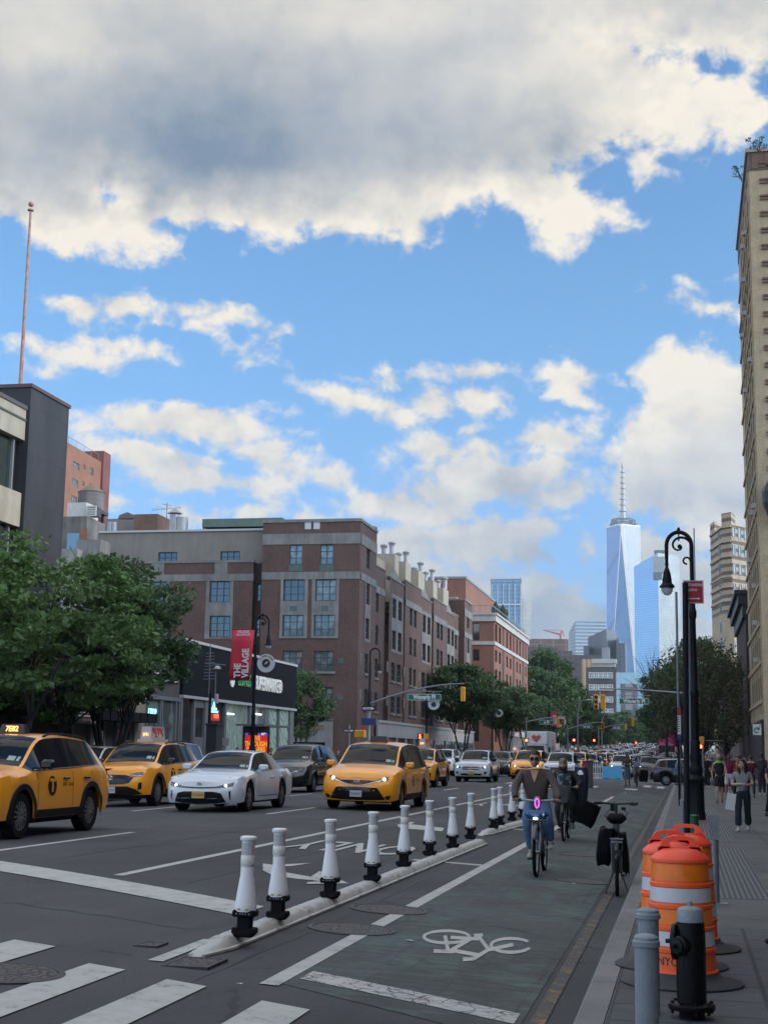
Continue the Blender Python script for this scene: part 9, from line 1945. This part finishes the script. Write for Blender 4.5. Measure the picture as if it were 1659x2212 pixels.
 # ---------- bicycles
def wheel_bike(b_t,b_r,x,y,r,rimm):
 n=36;b_t.tube([(x,y+r*.965*math.cos(2*math.pi*k/n),r+r*.965*math.sin(2*math.pi*k/n)) for k in range(n)],.024,8,closed=True)
 b_r.tube([(x,y+r*.89*math.cos(2*math.pi*k/n),r+r*.89*math.sin(2*math.pi*k/n)) for k in range(n)],.014,6,closed=True);b_r.cyl((x-.05,y,r),(x+.05,y,r),.03,n=10)
 for k in range(14):a=2*math.pi*k/14;s=.03*(1 if k%2 else-1);b_r.tube([(x+s,y+.02*math.cos(a),r+.02*math.sin(a)),(x,y+r*.89*math.cos(a+.15),r+r*.89*math.sin(a+.15))],.0022,3)
def bicycle(name,loc,rz,label,r=.34,frame_m=None,bar_m=None,fender=None,wb=1.12,seat_z=.92,bar_z=1.05,step=True,cat='bicycle',bar_w=.30,steer=0):
 t=thing(name,loc,label,cat,None,rz,local=True);t.location=loc;fm=frame_m;bt=MB();br=MB();wheel_bike(bt,br,0,0,r,None);o=bt.build('wheel',TYRE,t,smooth=60);br.build('rim',ALLOY,o,smooth=50);bt=MB();br=MB();wheel_bike(bt,br,0,wb,r,None);o=bt.build('wheel',TYRE,t,smooth=60);br.build('rim',ALLOY,o,smooth=50)
 b=MB();crown=Vector((0,.10,r*2+.07));head=Vector((0,.20,bar_z-.12));bb=Vector((0,.62,.30));seatt=Vector((0,.80,seat_z-.12))
 for s in(-1,1):b.tube([(s*.045,0,r),(s*.055,.06,r*1.5),(s*.05,.09,r*2+.05),tuple(crown)],[.016,.020,.022,.026],8)
 b.tube([tuple(crown),tuple(head)],.030,10)
 if step:b.tube([tuple(head-Vector((0,0,.10))),(0,.38,.52),tuple(bb)],[.036,.04,.045],10);b.tube([(0,.40,.50),(0,.68,.46)],.03,8)
 else:b.tube([tuple(head-Vector((0,0,.12))),tuple(bb)],.032,10);b.tube([tuple(head-Vector((0,0,.06))),tuple(seatt-Vector((0,0,.12)))],.022,8)
 b.tube([tuple(bb),tuple(seatt)],.024,8)
 for s in(-1,1):b.tube([tuple(bb+Vector((s*.04,0,0))),(s*.055,wb,r)],.013,6);b.tube([tuple(seatt-Vector((0,.0,.1))),(s*.055,wb,r)],.010,6)
 b.build('frame',fm,t,smooth=45)
 b=MB();b.tube([(-bar_w,head.y+.06,bar_z+.01),(-bar_w*.65,head.y-.0,bar_z+.015),(0,head.y-.02,bar_z),(bar_w*.65,head.y,bar_z+.015),(bar_w,head.y+.06,bar_z+.01)],.014,8);b.cyl(head,(0,head.y,bar_z),.022,n=8);b.build('handlebar',bar_m or fm,t,smooth=50)
 b=MB()
 for s in(-1,1):b.cyl((s*bar_w*.98,head.y+.06,bar_z+.01),(s*bar_w*.70,head.y+.01,bar_z+.014),.019,n=10);b.tube([(s*bar_w*.62,head.y-.04,bar_z),(s*bar_w*.9,head.y-.05,bar_z-.02)],.006,5)
 b.build('grips',mat('grip_black',(.012,.012,.012),.7),t)
 b=MB();b.cyl(seatt,(0,seatt.y+.02,seat_z),.016,n=8);b.build('seat_post',ALLOY,t)
 b=MB();b.add([(0,seatt.y-.15,seat_z+.02),(.03,seatt.y-.10,seat_z+.03),(-.03,seatt.y-.10,seat_z+.03),(.08,seatt.y+.10,seat_z+.04),(-.08,seatt.y+.10,seat_z+.04),(0,seatt.y+.14,seat_z+.045),(0,seatt.y,seat_z+.06),(.07,seatt.y+.08,seat_z-.02),(-.07,seatt.y+.08,seat_z-.02),(0,seatt.y-.13,seat_z-.01)],[(0,1,6),(0,6,2),(1,3,6),(2,6,4),(3,5,6),(4,6,5),(0,9,7,3,1),(0,2,4,8,9),(3,7,8,4,5),(9,8,7)]);b.build('saddle',mat('saddle_black',(.006,.006,.006),.7,spec=.15),t,smooth=70)
 for s,a in((-1,1),(1,-1)):
  b=MB();c=bb+Vector((s*.07,-.12*a,-.10*a*(1 if s<0 else 1)));b.tube([tuple(bb+Vector((s*.055,0,0))),tuple(c)],.011,6);b.build('crank',ALLOY,t);b=MB();b.bbox(c+Vector((s*.05,0,0)),(.05,.04,.012),.006);b.build('pedal',mat('grip_black',(0,0,0)),t)
 b=MB();b.lathe([(.02,-.01),(.09,-.005),(.09,.005),(.02,.01)],bb+Vector((.05,0,0)),18,axis=(1,0,0));b.tube([(.05,bb.y,bb.z+.09),(.05,wb,r+.04)],.005,4);b.tube([(.05,bb.y,bb.z-.09),(.05,wb,r-.04)],.005,4);b.build('chain',mat('dark_frame',(0,0,0)),t)
 if fender:
  for y0,a0,a1 in((0,35,150),(wb,20,160)):
   b=MB();vs=[];n=14
   for k in range(n+1):
    a=R(a0+(a1-a0)*k/n);
    for sx in(-.034,0,.034):rr=r+.028+(.012 if sx==0 else 0);vs.append((sx,y0+rr*math.cos(a),r+rr*math.sin(a)))
   b.add(vs,[(k*3+j,k*3+j+1,(k+1)*3+j+1,(k+1)*3+j) for k in range(n) for j in range(2)]);o=b.build('mudguard',fender,t,smooth=60);sm=o.modifiers.new('s','SOLIDIFY');sm.thickness=.004
 return t
 # ---------- front cyclist on a white and blue share bike
BW=mat('share_bike_white',(.34,.36,.38),.4);BBL=mat('share_bike_blue',(.012,.075,.22),.35)
CX,CY=-2.06,20.55;cz=ground(CX,CY)
bk=bicycle('share_bicycle',(CX,CY,cz),0,'silver and blue share bicycle with glowing pink ring, ridden by the man in sunglasses',.325,mat('share_bike_grey',(.19,.20,.21),.4,.3),BW,mat('share_bike_mud',(.10,.105,.11),.5),1.12,.90,.99,True,bar_w=.31)
b=MB();b.bbox((0,.03,.815),(.165,.07,.060),.055);b.build('front_panel',BBL,bk,smooth=50);text_mesh('panel_lettering','bike',.062,mat('lettering_pale',(.25,.38,.55),.5),frame((-.01,-.043,.820),(1,0,0),(0,0,1)),bk,.001,.001);
for o_ in list(bk.children):
 if o_.name.startswith('panel_lettering'):o_.parent=bk
b=MB();b.extr([(.105,-.046,.85),(.085,-.046,.815),(.10,-.046,.815),(.09,-.046,.785),(.12,-.046,.825),(.105,-.046,.825)],None,(0,.004,0));b.build('bolt_mark',mat('sign_white',(0,0,0)),bk)
b=MB();b.bbox((0,.05,.742),(.13,.06,.018),.015);b.build('panel_base',mat('share_bike_mud',(0,0,0)),bk)
b=MB();b.bbox((-.005,-.042,.765),(.03,.012,.014),.008);b.build('front_light',LAMPON,bk)
b=MB();b.bbox((.005,.12,.985),(.042,.035,.07),.02);b.build('display_case',mat('display_grey',(.20,.18,.22),.5),bk);b=MB();b.tube([(.005+.028*math.cos(R(a)),.078,.965+.062*math.sin(R(a))*(1 if 1 else 1)) for a in range(0,360,20)],.0085,6,closed=True);b.build('pink_ring',mat('ring_pink',(.9,.1,.8),emit=(.95,.16,.85),es=1.1),bk)
b=MB();b.bbox((.05,.95,.60),(.10,.16,.12),.05);b.build('rear_skirt',mat('share_blue_light',(.03,.17,.42),.45),bk)
p1=thing('person',(CX,CY,cz),'man in brown sweater, blue jeans and round sunglasses riding the share bicycle','person',None,0,True);p1.location=(CX,CY,cz);p1.scale=bk.scale=(1.04,1.04,1.04)
J1=dict(pelvis=(-.05,.74,.965),chest=(-.065,.60,1.255),neck=(-.068,.53,1.425),head=(-.065,.46,1.555),shL=(-.255,.545,1.365),shR=(.13,.545,1.375),elL=(-.345,.45,1.155),elR=(.235,.45,1.155),wrL=(-.315,.29,1.015),wrR=(.285,.29,1.012),
hipL=(-.14,.70,.90),hipR=(.04,.70,.90),knL=(-.165,.36,.745),knR=(.12,.38,.72),anL=(-.135,.62,.30),anR=(.15,.50,.42),toL=(-.145,.47,.23),toR=(.155,.33,.36))
SWE=cloth_m('brown_knit',(.098,.074,.064),.15);JEAN=cloth_m('blue_jeans',(.085,.155,.26),.25);CREAM=mat('shoe_cream',(.42,.39,.33),.6,var=.1,scale=20)
M1=figure(p1,J1,SKIN_A,SWE,JEAN,CREAM,HAIRK,'short',.05,.10,'long','long',True,1.05,1.12,1.06,hands={'L':dict(dir=(.1,-1,-.35),side=(-1,0,0),grip=.62,curl=-1),'R':dict(dir=(-.1,-1,-.35),side=(1,0,0),grip=.62,curl=1)})
b=MB()
for sx in(-1,1):b.lathe([(.001,0),(.026,0),(.028,.003),(.026,.006),(.001,.006)],(sx*.031,-.100,.010),16,axis=(0,-1,0));b.tube([(sx*.058,-.100,.016),(sx*.080,-.05,.014),(sx*.083,.01,.010)],.003,4)
b.box(-.008,.008,-.106,-.102,.014,.018);b.xf(M1);q=b.build('sunglasses',GLOSSB,None);q.parent=p1
b=MB();v0=Vector((-.068,.455,1.40));b.add([(-.125,.478,1.405),(-.012,.478,1.405),(-.040,.450,1.30),(-.068,.440,1.23),(-.096,.450,1.30)],[(0,1,2,3,4)]);q=b.build('neck_opening',SKIN_A,None);q.parent=p1
for s in():
 b=MB();b.add([(-.068+s*.035,.478,1.432),(-.068+s*.085,.50,1.40),(-.068+s*.075,.455,1.355),(-.068+s*.018,.44,1.30),(-.068+s*.028,.452,1.38)],[(0,1,2,3,4)]);q=b.build('collar',SWE,None);q.parent=p1;q.modifiers.new('s','SOLIDIFY').thickness=.006
b=MB();b.lathe([(.041,-.012),(.044,0),(.041,.012)],Vector(J1['wrL']).lerp(Vector(J1['elL']),.12),12,axis=tuple(Vector(J1['elL'])-Vector(J1['wrL'])));q=b.build('wristband',mat('wristband_black',(.012,.012,.012),.5),None);q.parent=p1
# ---------- helmeted delivery rider behind
DX,DY=-2.36,28.9;dz_=ground(DX,DY)
bd=bicycle('electric_bicycle',(DX,DY,dz_),0,'black fat-tyred electric bicycle under the helmeted delivery rider',.35,mat('frame_black',(.012,.012,.013),.4),mat('frame_black',(0,0,0)),mat('frame_black',(0,0,0)),1.15,.85,1.02,False)
p2=thing('person',(DX,DY,dz_),'delivery rider in helmet, mask and black jacket riding behind the front cyclist','person',None,0,True);p2.location=(DX,DY,dz_)
J2=dict(pelvis=(0,.78,.93),chest=(-.02,.66,1.20),neck=(-.03,.60,1.36),head=(-.05,.56,1.475),shL=(-.20,.62,1.31),shR=(.17,.62,1.31),elL=(-.32,.50,1.12),elR=(.30,.50,1.12),wrL=(-.29,.27,1.04),wrR=(.24,.27,1.04),hipL=(-.10,.72,.88),hipR=(.10,.72,.88),knL=(-.14,.42,.62),knR=(.16,.42,.68),anL=(-.11,.62,.22),anR=(.14,.52,.30))
BJ=cloth_m('black_jacket',(.012,.012,.014),.2);M2=figure(p2,J2,SKIN_B,BJ,cloth_m('black_trousers',(.014,.016,.020)),mat('shoe_grey',(.18,.16,.15),.6),mat('helmet_shell',(.09,.09,.075),.35,var=.6,scale=25),'helmet',.0,.12,'long','long',True,1.05,1.15,1.15,hands={'L':dict(dir=(.1,-1,-.3),side=(-1,0,0),grip=.6,curl=-1),'R':dict(dir=(-.1,-1,-.3),side=(1,0,0),grip=.6)})
b=MB();b.lathe([(.078,-.12),(.092,-.07),(.088,-.035),(.084,-.03)],(0,-.012,0),16,cap=False);b.xf(M2);q=b.build('face_mask',BJ,None,smooth=60);q.parent=p2
g=NT('graphic_print',.8);n_=g.noise(g.tc.outputs['Object'],9,3);c_=g.mix(g.mr(n_,.48,.53),(.03,.035,.04,1),g.mix(g.mr(g.noise(g.tc.outputs['Object'],5,1),.45,.55),(.42,.36,.28,1),(.14,.24,.32,1)));g.put(g.b.inputs['Base Color'],c_)
b=MB();b.v=[];b.add([(-.17,.485,1.30),(.10,.485,1.30),(.13,.56,.92),(-.18,.56,.92),(-.04,.465,1.15),(-.03,.50,.98)],[(0,4,3),(0,1,4),(1,2,5,4),(2,3,5),(3,4,5)]);q=b.build('shirt_print',g.m,None,smooth=80);q.parent=p2
def soft_bag(loc,w,d,h,m_,label,rz=0,name='bag',cat='bag',taper=.85,dx=0,grp=None):
 t=thing(name,loc,label,cat,grp,0,local=True);t.location=loc;b=MB();vs=[];n=8;ly=7
 for i in range(ly+1):
  u=i/ly;s=taper+(1-taper)*math.sin(min(1,u*1.3)*math.pi/2)
  for k in range(4*n):
   e,f=divmod(k,n);f=f/n*2-1;c=[(f,-1),(1,f),(-f,1),(-1,-f)][e];q_=(abs(c[0])**4+abs(c[1])**4)**.25;c=(c[0]/q_,c[1]/q_);bul=1+.16*noise.noise(Vector((c[0]*1.3,c[1]*1.3,u*2.5+w*9)))+.10*math.sin(u*3.1);vs.append(((c[0]*w/2*s+dx*u)*bul,c[1]*d/2*s*bul,u*h+.05*noise.noise(Vector((c[0]*1.5,c[1]*1.5,w*7)))))
 b.add(vs,[(i*4*n+k,i*4*n+(k+1)%(4*n),(i+1)*4*n+(k+1)%(4*n),(i+1)*4*n+k) for i in range(ly) for k in range(4*n)]+[tuple(range(4*n))[::-1],tuple(range(ly*4*n,(ly+1)*4*n))]);b.xf(Matrix.Rotation(rz,4,'Y'));b.build('sack',m_,t,smooth=35);return t
BAGB=mat('bag_black',(.005,.005,.006),.8,spec=.12,var=.4,scale=4,bump=.5,bscale=5)
soft_bag((DX+.33,DY+.22,dz_+.34),.46,.36,.44,BAGB,'black cube shaped delivery bag hanging from the handlebar of the electric bicycle',R(24),'delivery_bag')
b_=soft_bag((DX+.28,DY+.95,dz_+.62),.26,.40,.80,mat('bag_navy',(.010,.014,.040),.55,var=.3,scale=5),'tall navy and black insulated delivery case behind the helmeted rider',0,'delivery_case');b=MB();b.lathe([(.03,0),(.05,0),(.05,.006),(.03,.006)],(.0,-.21,.70),12,axis=(0,-1,0));b.box(-.10,.06,-.212,-.205,.66,.69);b.build('case_mark',mat('sign_white',(0,0,0)),b_)
soft_bag((DX-.04,DY+.12,dz_+.72),.34,.22,.34,mat('bag_grey',(.05,.055,.06),.6,var=.6,scale=7),'patterned dark bag on the front of the electric bicycle',0,'handlebar_bag')
# ---------- parked delivery bicycle, rear towards us
EX,EY=-.90,19.0;ez=ground(EX,EY)
be=bicycle('parked_bicycle',(-.935,EY+1.14,ez),R(180)+.05,'black electric bicycle parked at the kerb on its stand, seen from behind',.33,mat('frame_black',(0,0,0)),mat('frame_black',(0,0,0)),mat('frame_black',(0,0,0)),1.14,.90,1.11,False,bar_w=.29)
b=MB();b.bbox((0,.80,.95),(.13,.16,.06),.05);b.build('seat_cover',mat('saddle_black',(0,0,0)),be,smooth=60);b=MB();b.box(-.075,.075,.86,1.28,.66,.68)
for s in(-1,1):b.tube([(s*.07,1.22,.67),(s*.06,1.14,.33)],.008,5);b.tube([(s*.075,.9,.70),(s*.075,1.30,.71)],.010,5)
b.tube([(-.075,1.30,.71),(.075,1.30,.71)],.010,5);b.build('rack',STEEL,be);b=MB();b.bbox((0,1.02,.56),(.06,.10,.085),.02);b.bbox((0,1.16,.60),(.05,.05,.12),.02);b.build('battery',mat('frame_black',(0,0,0)),be)
b=MB();b.prism([(-.05,1.36),(.05,1.36),(.04,1.45),(-.04,1.45)],.30,.58);b.build('mud_flap',mat('frame_black',(0,0,0)),be)
b=MB();b.bbox((.03,.12,1.06),(.045,.03,.045),.01);b.bbox((-.10,.14,1.05),(.03,.03,.02),.01);b.tube([(-.1,.12,1.04),(-.16,.15,.98),(-.05,.2,.90),(-.03,.3,.7)],.006,5);b.tube([(.08,.12,1.04),(.15,.14,.95),(.04,.2,.86),(.02,.3,.66)],.006,5);b.tube([(.0,.1,1.06),(.02,.1,1.14)],.007,5);b.build('display',PLAST,be)
b=MB()
for s in(-1,1):b.tube([(s*.05,.98,.27),(s*.15,1.10,.01)],.011,6)
b.build('kickstand',mat('frame_black',(0,0,0)),be);b=MB();b.tube([(-.10,.60,.20),(-.19,.60,.20),(-.19,.66,.205),(-.10,.66,.205)],.008,5,closed=True);b.build('steel_pedal',ALLOY,be)
for i,(dx,dy,zb,w,d,h,rz,l) in enumerate(((-.17,.30,.36,.20,.40,.46,R(8),'limp black shopping bag hanging on the left side of the parked bicycle'),(.135,.14,.28,.10,.34,.48,R(-6),'narrow black pannier hanging on the right side of the parked bicycle'))):soft_bag((EX+dx,EY+dy,ez+zb),w,d,h,BAGB,l,rz,'pannier_bag','bag',.8)
# ---------- skateboarder and the far cyclist
SX_,SY_=-2.93,76.0;sz_=ground(SX_,SY_)
p3=walker('woman in brown top and long grey skirt standing on a skateboard in the bike lane',SX_,SY_,.15,SKIN_C,cloth_m('brown_top',(.075,.045,.028)),cloth_m('grey_denim',(.07,.085,.11)),mat('shoe_black',(.012,.012,.012),.6),1.68,.05,dz=sz_+.10,leg='skirt',arms='bent',hstyle='long')
b=MB();b.bbox((SX_,SY_,sz_+.085),(.38,.10,.010),.02);sk_=thing('skateboard',(SX_,SY_,sz_),'skateboard under the feet of the woman in the long skirt','skateboard');b.build('deck',mat('deck_wood',(.12,.07,.04),.6),sk_)
for sx in(-.25,.25):
 for sy in(-.08,.08):b=MB();b.cyl((SX_+sx-.0,SY_+sy-.02,sz_+.032),(SX_+sx,SY_+sy+.02,sz_+.032),.03,n=10);b.build('wheel',mat('wheel_white',(.5,.5,.48),.5),sk_)
FX,FY=-2.66,82.0;fz=ground(FX,FY);bicycle('bicycle',(FX,FY,fz),0,'black bicycle of the far rider beside the skateboarder',.34,mat('frame_black',(0,0,0)),None,None,1.08,.9,1.05,False)
p4=thing('person',(FX,FY,fz),'far cyclist in white and blue shirt and dark helmet beside the skateboarder','person',None,0,True);p4.location=(FX,FY,fz);figure(p4,{k:(v[0],v[1],v[2]+.05) for k,v in J2.items()},SKIN_C,cloth_m('pale_blue_shirt',(.26,.31,.42),.5),cloth_m('grey_trousers',(.12,.12,.13)),mat('shoe_black',(0,0,0)),mat('helmet_dark',(.05,.05,.06),.4),'helmet')
soft_bag((FX+.36,FY+.1,fz+.28),.46,.3,.62,BAGB,'big square black bag hanging from the far bicycle',R(6),'delivery_bag')
# ---------- pedestrians on the right pavement
SHB=mat('shoe_black',(0,0,0));SHW=mat('shoe_white',(.5,.5,.5),.6)
w1=walker('woman with long dark hair in grey shirt and wide navy trousers carrying a white bag',1.24,33.5,-.12,SKIN_B,cloth_m('heather_grey',(.20,.205,.22),.1),cloth_m('navy_wide',(.010,.014,.028),.2),SHW,1.56,.16,fine=True,sleeve='short',wide=1.55,arms='bent',hstyle='long',yaw=-.75,tilt=-.1)
b=MB();vs=[];hc=Vector((0,-.05,1.605))*(1.56/1.72)
for i in range(9):
 for k in range(9):a=R(20+320*k/8)-R(0);a=R(-70+(320*k/8));u=i/8;r=.085+.018*math.sin(u*3)+.01*noise.noise(Vector((k,i*.6,2)));ang=R(-150+300*k/8);vs.append((hc.x+r*math.sin(ang)*1.0+.03*u,hc.y+.01+r*1.05*math.cos(ang)*1+.05*u,hc.z+.06-.40*u))
b.add(vs,[(i*9+k,i*9+k+1,(i+1)*9+k+1,(i+1)*9+k) for i in range(8) for k in range(8)]);q=b.build('long_hair',HAIRK,None,smooth=70);q.parent=w1;q.modifiers.new('s','SOLIDIFY').thickness=.02
b=MB();b.prism([(-.10,-.04),(.10,-.04),(.10,.04),(-.10,.04)],0,.36);b.xf(Matrix.Rotation(R(8),4,'Y'));b_=thing('paper_bag',(1.33-.30,33.5,.78),'white paper bag hanging from the arm of the woman in grey','bag',None,0,True);b_.location=(.95,33.4,.62);b.build('bag_body',mat('paper_white',(.58,.58,.56),.7,var=.06,scale=6),b_)
b=MB();b.tube([(-.03,0,.35),(.0,0,.50),(.08,0,.35)],.006,5);b.build('handle',mat('paper_white',(0,0,0)),b_)
TANK=cloth_m('black_tank',(.012,.013,.018),.15)
w2=walker('bald man in black sleeveless top with green collar and black shorts',1.17,53.2,.05,SKIN_B,TANK,TANK,mat('sandal',(.10,.08,.06),.6),1.74,.12,sleeve='none',leg='short',hstyle='bald',tilt=.35,build=1.15)
b=MB();b.lathe([(.075,1.50),(.125,1.47),(.15,1.42)],(0,-.02,0),14,cap=False);q=b.build('collar',mat('neon_green',(.10,.42,.03),.7),None,smooth=60);q.parent=w2
walker('man in magenta T-shirt and pale shorts behind the bald man',1.66,58.0,-.1,SKIN_C,cloth_m('magenta',(.17,.012,.055)),cloth_m('white_shorts',(.50,.52,.56)),SHB,1.74,.35,sleeve='short',leg='short')
walker('woman in bright orange top walking behind the woman in grey',2.05,60.5,.1,SKIN_A,cloth_m('orange',(.75,.12,.04)),cloth_m('dark_blue_trousers',(.02,.025,.05)),SHB,1.66,.7,sleeve='short',hstyle='long')
walker('man in dark grey T-shirt walking away near the right building',3.25,65.5,math.pi,SKIN_C,cloth_m('charcoal',(.035,.037,.042)),cloth_m('dark_blue_trousers',(0,0,0)),SHW,1.84,.2,sleeve='short',build=1.15)
walker('person in maroon top between orange top and dark grey T-shirt',2.62,61.5,math.pi,SKIN_A,cloth_m('maroon',(.10,.012,.016)),cloth_m('dark_blue_trousers',(0,0,0)),SHB,1.70,.8,sleeve='short')
walker('person in black carrying a white tote left of the bald man',1.10,79,0,SKIN_A,cloth_m('plain_black',(.015,.015,.017)),cloth_m('plain_black',(0,0,0)),SHW,1.75,.4)
walker('person in white and blue shirt half hidden by the black poles',-.32,84.5,1.2,SKIN_C,cloth_m('pale_blue_shirt',(0,0,0)),cloth_m('plain_black',(0,0,0)),SHB,1.75,.3)
walker('woman in dark purple top with phone at the right edge',2.36,42.0,.6,SKIN_B,cloth_m('dark_purple',(.04,.022,.05)),cloth_m('plain_black',(0,0,0)),SHB,1.62,.6,sleeve='short',arms='phone',hstyle='long')
w9=walker('person in dark clothes stepping out of the right edge with one black shoe showing',1.10,13.2,-1.35,SKIN_B,cloth_m('plain_black',(0,0,0)),cloth_m('dark_slate',(.022,.028,.036)),SHB,1.72,.25,arms='phone')
rgp=random.Random(4);cols=[('plain_black','black'),('charcoal','dark grey'),('maroon','maroon'),('pale_blue_shirt','pale blue'),('heather_grey','grey'),('dark_purple','purple'),('white_shorts','white'),('brown_top','brown')]
lk=set()
for i,(X,Y) in enumerate([(1.7,72),(2.3,76),(3.0,84),(2.9,75),(4.0,80),(3.6,92),(2.2,96),(1.5,104),(1.1,108),(2.0,112),(3.2,110),(4.4,104),(1.6,122),(2.6,118),(3.6,126)]):
 a,c=rgp.choice(cols),rgp.choice(cols[:3]+cols[4:5]);away=rgp.random()<.4;side='near' if Y<90 else 'far'
 lab=f'{side} pedestrian in {a[1]} top and {c[1]} trousers walking {"away" if away else "towards us"} on the right pavement'
 walker(lab,X,Y,(math.pi if away else 0)+rgp.uniform(-.3,.3),rgp.choice((SKIN_A,SKIN_B,SKIN_C)),MATS['cloth_'+a[0]],MATS['cloth_'+c[0]],SHB,rgp.uniform(1.6,1.82),rgp.random(),group='pedestrians on the right pavement',hstyle=rgp.choice(('short','long')))
 # ---------- pedestrians on the left pavement, mostly hidden by cars
LP=[(459,64,'man with short dark hair in black T-shirt behind the second taxi','plain_black',1.78),(481,65,'person in dusty pink top right of the man in black','pink',1.80),(489,63,'person in pale sun hat by the shelter','heather_grey',1.60),(513,67,'person in dark clothes just left of the red advert','charcoal',1.72),(588,72,'person with dark hair just right of the red advert','plain_black',1.74),(616,80,'person standing at the end of the mural window','charcoal',1.72),(713,88,'person with backpack crossing by the bank','plain_black',1.72),(731,90,'person with white headphones near the grey signal pole','charcoal',1.72),(411,57,'person in white cap behind the second taxi roof','heather_grey',1.80),(800,104,'person in black on the bank corner','plain_black',1.72),(838,112,'person in maroon near the countdown signal','maroon',1.7),(905,120,'person in pale top by the avenue shopfront','pale_blue_shirt',1.72)]
cloth_m('pink',(.30,.18,.15))
for px,Y,l,c,h in LP:
 X=on_Y(px,1600,Y).x;o=walker(l,X,Y,rgp.uniform(-.5,.5),rgp.choice((SKIN_A,SKIN_B)),MATS['cloth_'+c],MATS['cloth_plain_black'],SHB,h,rgp.random(),dz=.156+rise(Y) if X<KERB_L else ground(X,Y),group='pedestrians on the left pavement')
# ---------------------------------------------------------------- haze: one closed box of thin bluish air round everything
HZ=bpy.data.materials.new('haze_air');HZ.use_nodes=True;_t=HZ.node_tree;_t.nodes.clear();_v=_t.nodes.new('ShaderNodeVolumePrincipled');_o=_t.nodes.new('ShaderNodeOutputMaterial');_t.links.new(_v.outputs[0],_o.inputs['Volume'])
_v.inputs['Color'].default_value=(.80,.88,1.0,1);_v.inputs['Density'].default_value=.00008;_v.inputs['Anisotropy'].default_value=.25
_h=MB().box(-1300,1300,-160,3300,-2.5,600).build('haze',HZ,fix=False);meta(_h,kind='stuff')
SC.cycles.volume_step_rate=10;SC.cycles.volume_bounces=0
_LC.exclude=False
bpy.context.view_layer.update()
